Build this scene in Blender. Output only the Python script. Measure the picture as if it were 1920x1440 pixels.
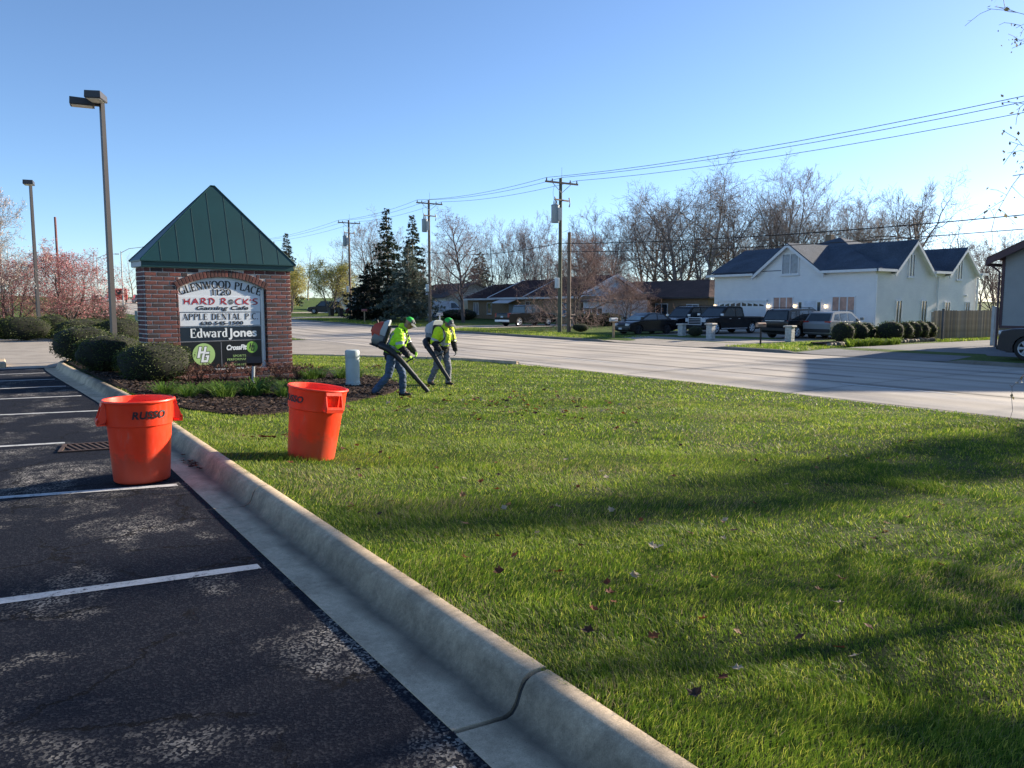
import bpy, bmesh, math, random
import numpy as np
from mathutils import Vector, Matrix, Quaternion

for o in list(bpy.data.objects): bpy.data.objects.remove(o)
SC = bpy.context.scene
COL = SC.collection
R = math.radians
PI = math.pi

# ------------------------------------------------------------------ camera
YAW, PITCH, EYE = R(33.6), R(5.83), 1.7
cam_d = bpy.data.cameras.new('camera'); cam = bpy.data.objects.new('camera', cam_d); COL.objects.link(cam)
cam.location = (0, 0, EYE); cam.rotation_euler = (PI/2 - PITCH, 0, -YAW)
cam_d.sensor_width = 36; cam_d.lens = 36*1450/1920
cam_d.clip_start = 0.05; cam_d.clip_end = 4000
SC.camera = cam

# ------------------------------------------------------------------ sky, sun, exposure
SUN_H, SUN_E = R(92), R(18.5)        # heading measured from +Y towards +X, elevation
w = bpy.data.worlds.new('World'); SC.world = w; w.use_nodes = True
nt = w.node_tree; nt.nodes.clear()
sky = nt.nodes.new('ShaderNodeTexSky'); sky.sky_type = 'NISHITA'; sky.sun_disc = False
sky.sun_elevation = SUN_E; sky.sun_rotation = SUN_H
sky.altitude = 200; sky.air_density = 0.74; sky.dust_density = 0.3; sky.ozone_density = 3.5
bg = nt.nodes.new('ShaderNodeBackground'); bg.inputs[1].default_value = 0.093
wo = nt.nodes.new('ShaderNodeOutputWorld')
nt.links.new(sky.outputs[0], bg.inputs[0]); nt.links.new(bg.outputs[0], wo.inputs[0])
sd = Vector((math.sin(SUN_H)*math.cos(SUN_E), math.cos(SUN_H)*math.cos(SUN_E), math.sin(SUN_E)))
sl = bpy.data.lights.new('sun', 'SUN'); sl.energy = 5.0; sl.angle = R(0.9); sl.color = (1.0, 0.87, 0.69)
so = bpy.data.objects.new('sun', sl); COL.objects.link(so)
so.rotation_euler = (-sd).to_track_quat('-Z', 'Y').to_euler(); so.location = (60, 0, 40)
SC.view_settings.view_transform = 'Standard'; SC.view_settings.look = 'None'
SC.view_settings.exposure = 1.3; SC.view_settings.gamma = 1.0; SC.view_settings.use_curve_mapping = False
SC.cycles.max_bounces = 6; SC.cycles.transparent_max_bounces = 8
SC.cycles.use_denoising = True

rng = np.random.default_rng(11)
rnd = random.Random(5)

# ------------------------------------------------------------------ helpers: objects
def tag(o, label=None, cat=None, group=None, kind=None):
    if label: o['label'] = label
    if cat: o['category'] = cat
    if group: o['group'] = group
    if kind: o['kind'] = kind
    return o
def empty(name, loc=(0,0,0), rz=0.0, label=None, cat=None, group=None):
    o = bpy.data.objects.new(name, None); COL.objects.link(o)
    o.location = loc; o.rotation_euler = (0, 0, rz); o.empty_display_size = 0.2
    return tag(o, label, cat, group)
def link_mesh(name, me, parent=None, loc=None, rot=None):
    o = bpy.data.objects.new(name, me); COL.objects.link(o)
    if parent is not None: o.parent = parent
    if loc is not None: o.location = loc
    if rot is not None: o.rotation_euler = rot
    return o
def children(o): return [c for c in bpy.data.objects if c.parent == o]
def copy_tree(o, parent=None):
    kids = list(o.children)
    c = o.copy(); COL.objects.link(c); c.parent = parent
    for k in kids: copy_tree(k, c)
    return c

class MB:
    """collects shapes into one mesh"""
    def __init__(s): s.v = []; s.f = []; s.m = []; s.n = 0
    def add(s, vs, fs, mi=0):
        b = s.n
        s.v.extend([tuple(map(float, p)) for p in vs]); s.n += len(vs)
        s.f.extend([tuple(b+i for i in f) for f in fs]); s.m.extend([mi]*len(fs)); return s
    def box(s, c, d, rz=0, mi=0, M=None):
        x, y, z = d[0]/2, d[1]/2, d[2]/2
        vs = [(-x,-y,-z),(x,-y,-z),(x,y,-z),(-x,y,-z),(-x,-y,z),(x,-y,z),(x,y,z),(-x,y,z)]
        if M is None: M = Matrix.Rotation(rz, 4, 'Z')
        vs = [tuple(M @ Vector(p) + Vector(c)) for p in vs]
        return s.add(vs, [(0,3,2,1),(4,5,6,7),(0,1,5,4),(1,2,6,5),(2,3,7,6),(3,0,4,7)], mi)
    def bb(s, x0,x1,y0,y1,z0,z1, mi=0):
        return s.box(((x0+x1)/2,(y0+y1)/2,(z0+z1)/2),(x1-x0,y1-y0,z1-z0),0,mi)
    def bbox(s, x0,x1,y0,y1,z0,z1, b=.01, mi=0):
        """box with chamfered edges"""
        vs=[];
        for zz,ins in ((z0,b),(z0+b,0),(z1-b,0),(z1,b)):
            for (cx,cy,sx,sy) in ((x0,y0,1,1),(x1,y0,-1,1),(x1,y1,-1,-1),(x0,y1,1,-1)):
                a=(cx+sx*(b+ins),cy+sy*ins,zz); c=(cx+sx*ins,cy+sy*(b+ins),zz)
                vs += [c,a] if (sx*sy>0) else [a,c]
        fs=[]
        for k in range(3):
            for i in range(8):
                j=(i+1)%8; fs.append((k*8+i,k*8+j,k*8+8+j,k*8+8+i))
        fs.append(tuple(range(7,-1,-1))); fs.append(tuple(range(24,32)))
        return s.add(vs,fs,mi)
    def tube(s, pts, rad, n=8, cap=True, mi=0):
        pts = [Vector(p) for p in pts]; k = len(pts)
        if not hasattr(rad, '__len__'): rad = [rad]*k
        vs = []; ref = None
        for i in range(k):
            t = (pts[min(i+1,k-1)]-pts[max(i-1,0)]).normalized()
            if ref is None: ref = Vector((0,0,1)) if abs(t.z) < .9 else Vector((1,0,0))
            a = t.cross(ref).normalized(); b = t.cross(a).normalized(); ref = -b if False else ref
            for j in range(n):
                an = 2*PI*j/n
                vs.append(pts[i] + a*math.cos(an)*rad[i] + b*math.sin(an)*rad[i])
        fs = []
        for i in range(k-1):
            for j in range(n):
                j2 = (j+1)%n
                fs.append((i*n+j, i*n+j2, (i+1)*n+j2, (i+1)*n+j))
        if cap:
            fs.append(tuple(range(n-1,-1,-1))); fs.append(tuple((k-1)*n+j for j in range(n)))
        return s.add(vs, fs, mi)
    def cyl(s, p0, p1, r0, r1=None, n=16, mi=0): return s.tube([p0,p1],[r0, r0 if r1 is None else r1], n, True, mi)
    def lathe(s, prof, n=24, c=(0,0,0), mi=0, M=None):
        vs=[]; k=len(prof)
        for (r,z) in prof:
            for j in range(n):
                a=2*PI*j/n; p=Vector((r*math.cos(a), r*math.sin(a), z))
                if M is not None: p = M @ p
                vs.append(p+Vector(c))
        fs=[]
        for i in range(k-1):
            for j in range(n):
                j2=(j+1)%n; fs.append((i*n+j,i*n+j2,(i+1)*n+j2,(i+1)*n+j))
        return s.add(vs,fs,mi)
    def prism(s, poly, h0, h1, axis='z', mi=0):
        """poly 2D ccw; axis z: (x,y)->xy, y: (x,z) extruded along y, x: (y,z) extruded along x"""
        n=len(poly)
        def P(p,h): return {'z':(p[0],p[1],h),'y':(p[0],h,p[1]),'x':(h,p[0],p[1])}[axis]
        vs=[P(p,h0) for p in poly]+[P(p,h1) for p in poly]
        fs=[tuple(range(n-1,-1,-1)), tuple(range(n,2*n))]+[(i,(i+1)%n,n+(i+1)%n,n+i) for i in range(n)]
        return s.add(vs,fs,mi)
    def loft(s, rings, close=True, cap=True, mi=0):
        n=len(rings[0]); vs=[p for r in rings for p in r]; fs=[]
        for i in range(len(rings)-1):
            for j in range(n if close else n-1):
                j2=(j+1)%n; fs.append((i*n+j,i*n+j2,(i+1)*n+j2,(i+1)*n+j))
        if cap and close: fs.append(tuple(range(n-1,-1,-1))); fs.append(tuple((len(rings)-1)*n+j for j in range(n)))
        return s.add(vs,fs,mi)
    def mesh(s, name, mats, smooth=None, fix=True):
        me = bpy.data.meshes.new(name); me.from_pydata(s.v, [], s.f)
        if not isinstance(mats,(list,tuple)): mats=[mats]
        for m in mats: me.materials.append(m)
        if len(mats)>1: me.polygons.foreach_set('material_index', s.m)
        if fix:
            b=bmesh.new(); b.from_mesh(me); bmesh.ops.recalc_face_normals(b, faces=b.faces); b.to_mesh(me); b.free()
        if smooth is not None:
            me.polygons.foreach_set('use_smooth',[True]*len(me.polygons))
            if smooth < 3: me.set_sharp_from_angle(angle=smooth)
        me.update(); return me
    def build(s, name, mats, parent=None, smooth=None, loc=None, rot=None, fix=True):
        return link_mesh(name, s.mesh(name, mats, smooth, fix), parent, loc, rot)

def np_mesh(name, V, F, mat, smooth=False, cols=None):
    """V (n,3), F (m,k) same-size faces (or list of two arrays), cols per vertex rgb"""
    Fs = F if isinstance(F, list) else [F]
    me = bpy.data.meshes.new(name)
    me.vertices.add(len(V)); me.vertices.foreach_set('co', np.asarray(V, np.float32).ravel())
    li = np.concatenate([f.ravel() for f in Fs]).astype(np.int32)
    tot = np.concatenate([np.full(len(f), f.shape[1]) for f in Fs]).astype(np.int32)
    st = np.concatenate([[0], np.cumsum(tot)[:-1]]).astype(np.int32)
    me.loops.add(len(li)); me.loops.foreach_set('vertex_index', li)
    me.polygons.add(len(tot)); me.polygons.foreach_set('loop_start', st)
    try: me.polygons.foreach_set('loop_total', tot)
    except Exception: pass
    if smooth: me.polygons.foreach_set('use_smooth', np.ones(len(tot), bool))
    if cols is not None:
        at = me.color_attributes.new('col', 'FLOAT_COLOR', 'POINT')
        c4 = np.ones((len(V),4), np.float32); c4[:,:3] = cols
        at.data.foreach_set('color', c4.ravel())
    me.materials.append(mat); me.update(calc_edges=True); me.validate(); return me

# ------------------------------------------------------------------ helpers: materials
def new_mat(name):
    m = bpy.data.materials.new(name); m.use_nodes = True
    n = m.node_tree; b = n.nodes['Principled BSDF']; return m, n, b
def nd(n, t, **kw):
    x = n.nodes.new(t)
    for k,v in kw.items():
        if k in x.inputs.keys(): x.inputs[k].default_value = v
        else: setattr(x,k,v)
    return x
def ramp(n, src, stops):
    r = n.nodes.new('ShaderNodeValToRGB'); e = r.color_ramp.elements
    while len(e) < len(stops): e.new(.5)
    for i,(p,c) in enumerate(stops):
        e[i].position = p; e[i].color = (*c,1) if len(c)==3 else c
    n.links.new(src, r.inputs[0]); return r.outputs[0]
def mixc(n, fac, a, b, mode='MIX'):
    m = n.nodes.new('ShaderNodeMix'); m.data_type='RGBA'; m.blend_type=mode
    for i,v in ((0,fac),(6,a),(7,b)):
        if hasattr(v,'is_output'): n.links.new(v, m.inputs[i])
        else: m.inputs[i].default_value = v if not isinstance(v,tuple) or len(v)==4 else (*v,1)
    return m.outputs[2]
def coords(n, kind='Object', scale=None):
    t = n.nodes.new('ShaderNodeTexCoord')
    if scale is None: return t.outputs[kind]
    mp = n.nodes.new('ShaderNodeMapping'); mp.inputs['Scale'].default_value = scale
    n.links.new(t.outputs[kind], mp.inputs[0]); return mp.outputs[0]
def noise(n, vec, scale, detail=4, rough=.55, dist=0):
    x = nd(n,'ShaderNodeTexNoise', Scale=scale, Detail=detail, Roughness=rough, Distortion=dist)
    n.links.new(vec, x.inputs['Vector']); return x.outputs['Fac']
def bump(n, b, h, strength=.3, dist=.01):
    u = nd(n,'ShaderNodeBump', Strength=strength, Distance=dist)
    n.links.new(h, u.inputs['Height']); n.links.new(u.outputs[0], b.inputs['Normal'])
def M(name, c, rough=.6, metal=0, var=.15, scale=3, bmp=0, bscale=40, spec=.5, coat=0, rand=0, fine=0):
    """plain surface with mottled colour, optional relief and per-object variation"""
    m,n,b = new_mat(name)
    v = coords(n)
    f = noise(n, v, scale, 5)
    lo = tuple(x*(1-var) for x in c); hi = tuple(min(1,x*(1+var)) for x in c)
    col = ramp(n, f, [(.3,lo),(.7,hi)])
    if fine:
        f2 = noise(n, v, bscale, 3); col = mixc(n, 1.0, col, ramp(n,f2,[(.3,(1-fine,)*3),(.7,(1+fine,)*3)]), 'MULTIPLY')
    if rand:
        oi = n.nodes.new('ShaderNodeObjectInfo')
        col = mixc(n, 1.0, col, ramp(n, oi.outputs['Random'], [(0,(1-rand,)*3),(1,(1+rand,)*3)]), 'MULTIPLY')
    n.links.new(col, b.inputs['Base Color'])
    b.inputs['Roughness'].default_value = rough; b.inputs['Metallic'].default_value = metal
    b.inputs['Specular IOR Level'].default_value = spec
    b.inputs['Coat Weight'].default_value = coat; b.inputs['Coat Roughness'].default_value = .08
    if bmp: bump(n, b, noise(n, v, bscale, 6), bmp, .01)
    return m
def leafmat(name, stops, rough=.6, trans=.35, attr=False):
    """foliage: colour per leaf island, some light through"""
    m,n,b = new_mat(name)
    if attr:
        a = n.nodes.new('ShaderNodeAttribute'); a.attribute_name='col'; col = a.outputs['Color']
    else:
        g = n.nodes.new('ShaderNodeNewGeometry'); col = ramp(n, g.outputs['Random Per Island'], stops)
    n.links.new(col, b.inputs['Base Color']); b.inputs['Roughness'].default_value = rough
    b.inputs['Specular IOR Level'].default_value = .3
    t = n.nodes.new('ShaderNodeBsdfTranslucent'); n.links.new(col, t.inputs['Color'])
    mx = n.nodes.new('ShaderNodeMixShader'); mx.inputs[0].default_value = trans
    o = n.nodes['Material Output']
    n.links.new(b.outputs[0], mx.inputs[1]); n.links.new(t.outputs[0], mx.inputs[2]); n.links.new(mx.outputs[0], o.inputs[0])
    return m
# ================================================================== THE SETTING
def rise(Y):
    Y = np.asarray(Y, float); y = np.clip(Y-30, 0, 170)
    return 1e-4*y*y + .034*np.clip(Y-200, 0, 40)
LX = [-50, 0, 1.5, 1.9, 2.8, 4, 7, 9, 15.65, 20]; LZ = [.06, .1, .13, .13, .03, -.06, -.21, -.27, -.41, -.41]
def lawn_z(X, Y):
    X = np.asarray(X, float); Y = np.asarray(Y, float)
    z = (np.interp(X-.25, LX, LZ)+np.interp(X, LX, LZ)+np.interp(X+.25, LX, LZ))/3
    z = np.where(X < 2.2, np.interp(X, LX, LZ), z)
    return z + rise(Y)
YARD = -.30
def yard_z(X, Y): return YARD + rise(Y) + 0*np.asarray(X, float)
_vt = {}
def vnoise(x, y, s, seed=0):
    if seed not in _vt: _vt[seed] = np.random.default_rng(seed+100).random((256,256))
    T = _vt[seed]; x = np.asarray(x)/s+1000; y = np.asarray(y)/s+1000
    xi = np.floor(x).astype(int); yi = np.floor(y).astype(int); fx = x-xi; fy = y-yi
    fx = fx*fx*(3-2*fx); fy = fy*fy*(3-2*fy)
    g = lambda a,b: T[a%256, b%256]
    return (g(xi,yi)*(1-fx)+g(xi+1,yi)*fx)*(1-fy)+(g(xi,yi+1)*(1-fx)+g(xi+1,yi+1)*fx)*fy
def grid_sheet(name, xs, ys, zf, mat, kind='structure', xl=None, xr=None, label=None, smooth=True):
    """sheet over rows ys; columns xs are 0..1 between xl(y), xr(y) when given"""
    xs = np.asarray(xs, float); ys = np.asarray(ys, float)
    if xl is None: X = np.repeat(xs[None,:], len(ys), 0)
    else: X = np.array([xl(y)+(xr(y)-xl(y))*xs for y in ys])
    Y = np.repeat(ys[:,None], len(xs), 1); Z = zf(X, Y)
    V = np.stack([X,Y,Z],-1).reshape(-1,3); n = len(xs); k = len(ys)
    i = np.arange(n-1)[None,:]+np.arange(k-1)[:,None]*n; i = i.ravel()
    o = link_mesh(name, np_mesh(name, V, np.stack([i,i+1,i+n+1,i+n],1), mat, smooth))
    return tag(o, label, None, None, kind)
def inpoly(x, y, P):
    x = np.asarray(x); y = np.asarray(y); c = np.zeros(x.shape, bool); n = len(P)
    for i in range(n):
        (x1,y1),(x2,y2) = P[i],P[(i+1)%n]
        c ^= ((y1>y)!=(y2>y)) & (x < (x2-x1)*(y-y1)/(y2-y1+1e-12)+x1)
    return c
def smooth_path(pts, step=.25):
    P = np.array(pts, float); out = []
    for i in range(len(P)-1):
        p0 = P[max(i-1,0)]; p1 = P[i]; p2 = P[i+1]; p3 = P[min(i+2,len(P)-1)]
        k = max(2, int(np.linalg.norm(p2-p1)/step))
        for t in np.arange(k)/k:
            out.append(.5*((2*p1)+(-p0+p2)*t+(2*p0-5*p1+4*p2-p3)*t*t+(-p0+3*p1-3*p2+p3)*t**3))
    out.append(P[-1]); return np.array(out)

# ---- ground materials
def mat_asphalt():
    m,n,b = new_mat('asphalt'); v = coords(n)
    big = noise(n, v, .9, 5, .6, .6); mid = noise(n, v, 5, 5, .65)
    ag = nd(n,'ShaderNodeTexVoronoi', Scale=88.0); n.links.new(v, ag.inputs['Vector'])
    wear_glint = ramp(n, big, [(.51,(0,0,0)),(.66,(1,1,1))])  # worn pale patches, with sunlit glints put into the colour
    wm = mixc(n, 1, wear_glint, ramp(n, mid, [(.35,(0,0,0)),(.62,(1,1,1))]), 'MULTIPLY')
    stone = ramp(n, ag.outputs['Color'], [(.30,(.008,.009,.014)),(.54,(.05,.05,.054)),(.64,(.36,.34,.31)),(.85,(.52,.48,.42))])
    grit = ramp(n, ag.outputs['Color'], [(.68,(0,0,0)),(.72,(1,1,1))])
    tar = ramp(n, noise(n, v, 190, 4, .75), [(.40,(.002,.003,.007)),(.58,(.011,.014,.025)),(.74,(.045,.052,.070))])
    base = mixc(n, wm, mixc(n, mixc(n, .75, grit, (0,0,0)), tar, (.075,.078,.088)), stone)
    # cracks
    dv = nd(n,'ShaderNodeTexNoise', Scale=3.2, Detail=8.0, Roughness=.7); n.links.new(v, dv.inputs['Vector'])
    dm = mixc(n, .3, v, dv.outputs['Color'])
    cr = nd(n,'ShaderNodeTexVoronoi', Scale=1.15, feature='DISTANCE_TO_EDGE'); n.links.new(dm, cr.inputs['Vector'])
    cm = ramp(n, cr.outputs['Distance'], [(.004,(1,1,1)),(.011,(0,0,0))])
    cm = mixc(n, 1, cm, ramp(n, noise(n, v, .8, 4), [(.42,(0,0,0)),(.5,(1,1,1))]), 'MULTIPLY')
    base = mixc(n, cm, base, (.004,.004,.005))
    n.links.new(base, b.inputs['Base Color'])
    n.links.new(ramp(n, wm, [(0,(.9,)*3),(1,(.75,)*3)]), b.inputs['Roughness'])
    h = mixc(n, .6, ag.outputs['Distance'], noise(n, v, 320, 4)); h = mixc(n, cm, h, (0,0,0))
    bump(n, b, h, 1.0, .006); b.inputs['Specular IOR Level'].default_value = .12
    return m
def mat_concrete(name, c, stain=.35, scale=1.2, rough=.85):
    m,n,b = new_mat(name); v = coords(n)
    f = noise(n, v, scale, 6, .65, .4); g = noise(n, v, 28, 5, .7); s = noise(n, v, 180, 2)
    col = ramp(n, f, [(.28,tuple(x*(1-stain) for x in c)),(.55,c),(.8,tuple(min(1,x*1.15) for x in c))])
    col = mixc(n, 1, col, ramp(n, g, [(.3,(.78,.77,.75)),(.65,(1.05,1.05,1.05))]), 'MULTIPLY')
    col = mixc(n, 1, col, ramp(n, s, [(.3,(.8,)*3),(.7,(1.15,)*3)]), 'MULTIPLY')
    if name=='kerb_concrete':
        sp = n.nodes.new('ShaderNodeSeparateXYZ'); n.links.new(v, sp.inputs[0])
        ad = nd(n,'ShaderNodeMath',operation='MULTIPLY_ADD'); n.links.new(noise(n, v, 3.5, 5, .7), ad.inputs[0]); ad.inputs[1].default_value=.16; n.links.new(sp.outputs[0], ad.inputs[2])
        band = ramp(n, ad.outputs[0], [(0,(0,0,0)),(1,(1,1,1))])
        mr = nd(n,'ShaderNodeMapRange'); n.links.new(ad.outputs[0], mr.inputs[0]); mr.inputs[1].default_value=1.64; mr.inputs[2].default_value=1.90
        dirt = ramp(n, mr.outputs[0], [(.0,(0,0,0)),(.45,(.75,.75,.75)),(.6,(.65,.65,.65)),(1,(0,0,0))])
        col = mixc(n, dirt, col, (.075,.068,.058))
        bl = nd(n,'ShaderNodeTexVoronoi', Scale=26.0); n.links.new(v, bl.inputs['Vector'])
        col = mixc(n, ramp(n, bl.outputs['Distance'], [(.05,(.5,.5,.5)),(.12,(0,0,0))]), col, (.13,.11,.09))
    n.links.new(col, b.inputs['Base Color']); b.inputs['Roughness'].default_value = rough
    bump(n, b, mixc(n, .5, g, s), .35, .006); b.inputs['Specular IOR Level'].default_value = .3
    return m
def mat_road():
    m,n,b = new_mat('road_concrete'); v = coords(n, 'Object', (1,.12,1))
    f = noise(n, v, .9, 6, .6); v2 = coords(n); g = noise(n, v2, 30, 5, .7); p = noise(n, v2, .35, 4)
    col = ramp(n, f, [(.3,(.33,.295,.255)),(.5,(.48,.435,.375)),(.75,(.55,.50,.44))])
    col = mixc(n, 1, col, ramp(n, g, [(.3,(.85,)*3),(.7,(1.08,)*3)]), 'MULTIPLY')
    col = mixc(n, 1, col, ramp(n, p, [(.35,(.82,.82,.84)),(.6,(1.05,1.03,1.0))]), 'MULTIPLY')
    sp = n.nodes.new('ShaderNodeSeparateXYZ'); n.links.new(v2, sp.inputs[0])       # tyre-polished wheel tracks and oil in the lane middles
    wv = nd(n,'ShaderNodeMath',operation='MULTIPLY_ADD'); n.links.new(sp.outputs[0], wv.inputs[0]); wv.inputs[1].default_value=2*PI/1.72; wv.inputs[2].default_value=.6
    sn = nd(n,'ShaderNodeMath',operation='SINE'); n.links.new(wv.outputs[0], sn.inputs[0])
    ma = nd(n,'ShaderNodeMath',operation='MULTIPLY'); n.links.new(sn.outputs[0], ma.inputs[0]); n.links.new(noise(n, coords(n,'Object',(1,.05,1)), .7, 4), ma.inputs[1])
    col = mixc(n, 1, col, ramp(n, ma.outputs[0], [(.05,(1.0,1.0,1.0)),(.55,(.70,.69,.68))]), 'MULTIPLY')
    n.links.new(col, b.inputs['Base Color']); b.inputs['Roughness'].default_value = .8
    b.inputs['Specular IOR Level'].default_value = .35
    bump(n, b, g, .2, .005); return m
def mat_turf(name, lo, hi, dry, fine=60):
    m,n,b = new_mat(name); v = coords(n)
    a = noise(n, v, .5, 5, .6); c = noise(n, v, fine, 4, .7); d = noise(n, v, 2.2, 5, .7)
    col = ramp(n, a, [(.3,lo),(.7,hi)])
    col = mixc(n, ramp(n, d, [(.55,(0,0,0)),(.75,(.7,.7,.7))]), col, dry)
    col = mixc(n, 1, col, ramp(n, c, [(.3,(.45,)*3),(.7,(1.4,)*3)]), 'MULTIPLY')
    n.links.new(col, b.inputs['Base Color']); b.inputs['Roughness'].default_value = .9
    b.inputs['Specular IOR Level'].default_value = .15
    bump(n, b, c, .9, .04); return m
ASPH = mat_asphalt(); CURB = mat_concrete('kerb_concrete', (.60,.475,.33), .45, 2.6)
ROADM = mat_road(); DRIVE = mat_concrete('drive_concrete', (.38,.34,.29), .3, .8)
DRIVE2 = mat_concrete('old_asphalt_drive', (.19,.19,.195), .3, .6)
KERB2 = mat_concrete('road_kerb_concrete', (.20,.185,.16), .35, 1.0)
TURF = mat_turf('lawn_soil', (.035,.055,.012), (.06,.085,.02), (.12,.10,.05))
TURF2 = mat_turf('yard_turf', (.06,.105,.02), (.10,.15,.03), (.17,.16,.06), 25)
PAINT = M('road_paint', (.62,.62,.60), .7, var=.12, scale=8)
def mat_wornpaint():
    m,n,b = new_mat('worn_paint'); v = coords(n)
    f = noise(n, v, 9, 6, .7); g = noise(n, v, 70, 3)
    k = mixc(n, .35, f, g)
    n.links.new(ramp(n, k, [(.38,(.06,.06,.065)),(.44,(.45,.45,.44)),(.7,(.66,.66,.65))]), b.inputs['Base Color'])
    b.inputs['Roughness'].default_value = .75; bump(n, b, g, .5, .006); return m
WORN = mat_wornpaint()
TAR = M('joint_tar', (.035,.033,.032), .8, var=.3, scale=2)

# ---- ground sheet reaching the horizon
gx = np.concatenate([np.linspace(-900,-60,12), np.linspace(-50,14,12), np.linspace(15.6,29.4,3), np.linspace(32,130,10), np.linspace(160,1200,10)])
gy = np.concatenate([np.linspace(-300,-20,6), np.linspace(0,250,40), np.linspace(300,1800,10)])
grid_sheet('ground', gx, gy, lambda X,Y: np.where(X<15.5, -.62, -.62)+rise(Y), TURF2)
# ---- road
ry = np.concatenate([np.linspace(-80,30,8), np.linspace(34,250,48), np.linspace(280,600,4)])
grid_sheet('road', [15.4,18,20.3,24.7,27,29.5], ry, lambda X,Y: -.44+rise(Y)+.05*(1-((X-22.5)/7)**2), ROADM)
ROAD = bpy.data.objects['road']
def road_z(X, Y): return -.44+float(rise(Y))+.05*(1-((X-22.5)/7)**2)
def road_strip(name, x, w, y0, y1, mat, lift=.004):
    k = max(2, int((y1-y0)/4)+1); ys = np.linspace(y0,y1,k); b = MB(); vs=[]
    for y in ys:
        wob = .03*math.sin(y*.7+x)
        vs += [(x-w/2+(wob if mat is TAR else 0),y,road_z(x-w/2,y)+lift),(x+w/2+(wob if mat is TAR else 0),y,road_z(x+w/2,y)+lift)]
    b.add(vs,[(2*i,2*i+1,2*i+3,2*i+2) for i in range(k-1)])
    o = b.build(name, mat, ROAD); return o
for x in (15.95, 19.2, 25.8): road_strip('road_joint', x, .05, -40, 160, TAR)
road_strip('road_joint', 16.7, .04, 22, 75, TAR)
for x in (18.8, 26.3):
    for k in range(-2, 14):
        road_strip('lane_dash', x, .11, 9.3+k*12.2, 9.3+k*12.2+3.0, PAINT, .006)
for (x,y,l) in ((20.8,13.2,3.8),(23.8,16.0,3.2),(22.9,24,4),(18,31,5)):
    road_strip('sealed_crack', x, .06, y, y+l, TAR, .006)
for y in np.arange(-12.5, 130, 6.1):      # transverse slab joints
    b = MB(); xs = np.linspace(15.7,29.3,7); vs=[]
    for x in xs: vs += [(x,y-.012,road_z(x,y)+.004),(x,y+.012,road_z(x,y)+.004)]
    b.add(vs,[(2*i,2*i+2,2*i+3,2*i+1) for i in range(6)]); b.build('slab_joint', TAR, ROAD)

# ---- lawn between the car park and the road
def xl(y): return float(np.interp(y, [-9,14,16.5,19,22,24,25.0,26.0,27.2,28.6,30.2,31.3], [1.89,1.89,1.80,1.67,1.52,1.46,1.55,1.85,2.7,4.5,7.0,9.0]))
def xr(y): return float(np.interp(y, [-9,20,23,25.6,27.8,30,31.3], [15.65,15.65,15.3,14.2,12.6,10.6,9.2]))
def lawn_s(X,Y): return lawn_z(X,Y)+.03*(vnoise(X,Y,1.7,3)-.5)*np.clip((X-2.2)*2,0,1)
grid_sheet('lawn', np.linspace(0,1,70), np.concatenate([np.linspace(-9,12,80), np.linspace(12.4,31.3,50)]), lawn_s, TURF, 'structure', xl, xr)
# lawn edge drop to the road / drive
b = MB(); ys = np.linspace(-9,31.3,80); vs=[]
for y in ys:
    x = xr(y); vs += [(x,y,float(lawn_s(x,y))),(x+.02,y,-.6+float(rise(y)))]
b.add(vs,[(2*i,2*i+1,2*i+3,2*i+2) for i in range(79)])
tag(b.build('lawn_edge', TURF), None,None,None,'structure')
# ---- car park
grid_sheet('parking_lot', [0,.5,1], np.concatenate([[-14,-6,0,7],np.linspace(13,24.6,13)]), lambda X,Y: 0*X, ASPH, 'structure', lambda y:-45., lambda y: float(np.interp(y,[-14,14,16.5,19,22,24,24.6],[1.435,1.435,1.345,1.215,1.065,1.005,1.03])))
LOT = bpy.data.objects['parking_lot']
for (ya, yb) in ((2.31,2.50),(4.99,5.22),(7.75,8.10),(10.78,11.10),(14.0,14.32),(16.5,16.75),(18.65,18.85),(20.56,20.75),(22.6,22.75)):
    x1 = {4.99:1.36,7.75:1.36}.get(ya, 1.32); x1 = min(x1, xl(ya)-.55); x0 = -5.0
    if ya==10.78: x1 = .62
    sl_ = (yb-ya)/1.45; b = MB(); wv = .052
    k = 9; xs = np.linspace(x0,x1,k); vs=[]
    for x in xs:
        yy = ya+sl_*(1.38-x)*(1 if x>-.5 else 1) ; j=.006*math.sin(x*3+ya)
        vs += [(x,yy-wv+j,.004),(x,yy+wv+j,.004)]
    b.add(vs,[(2*i,2*i+2,2*i+3,2*i+1) for i in range(k-1)]); b.build('bay_line', WORN, LOT)
# ---- concrete entrance drive
def drive_z(X,Y): return np.where(X<1.9, .0, np.maximum(lawn_z(np.maximum(X,1.9),Y)-.12, -.43+rise(Y)))+np.where(X<1.9, rise(Y), 0)
grid_sheet('entrance_drive', np.concatenate([np.linspace(-45,1,6), np.linspace(1.9,15.9,12)]), np.linspace(24.59,46,14), drive_z, DRIVE)
grid_sheet('grass_verge', np.concatenate([np.linspace(-45,1,5), np.linspace(2,15.66,8)]), np.linspace(46,78,12), lambda X,Y: lawn_z(X,Y)-.02, TURF2)
grid_sheet('path', np.linspace(-45,15.66,8), np.linspace(77.9,82.5,3), lambda X,Y: lawn_z(X,Y)-.03, DRIVE2)
grid_sheet('far_verge', np.concatenate([np.linspace(-200,1,5), np.linspace(2,15.66,8)]), np.concatenate([np.linspace(82.4,250,20),[320,600]]), lambda X,Y: lawn_z(X,Y)-.02, TURF2)

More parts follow.
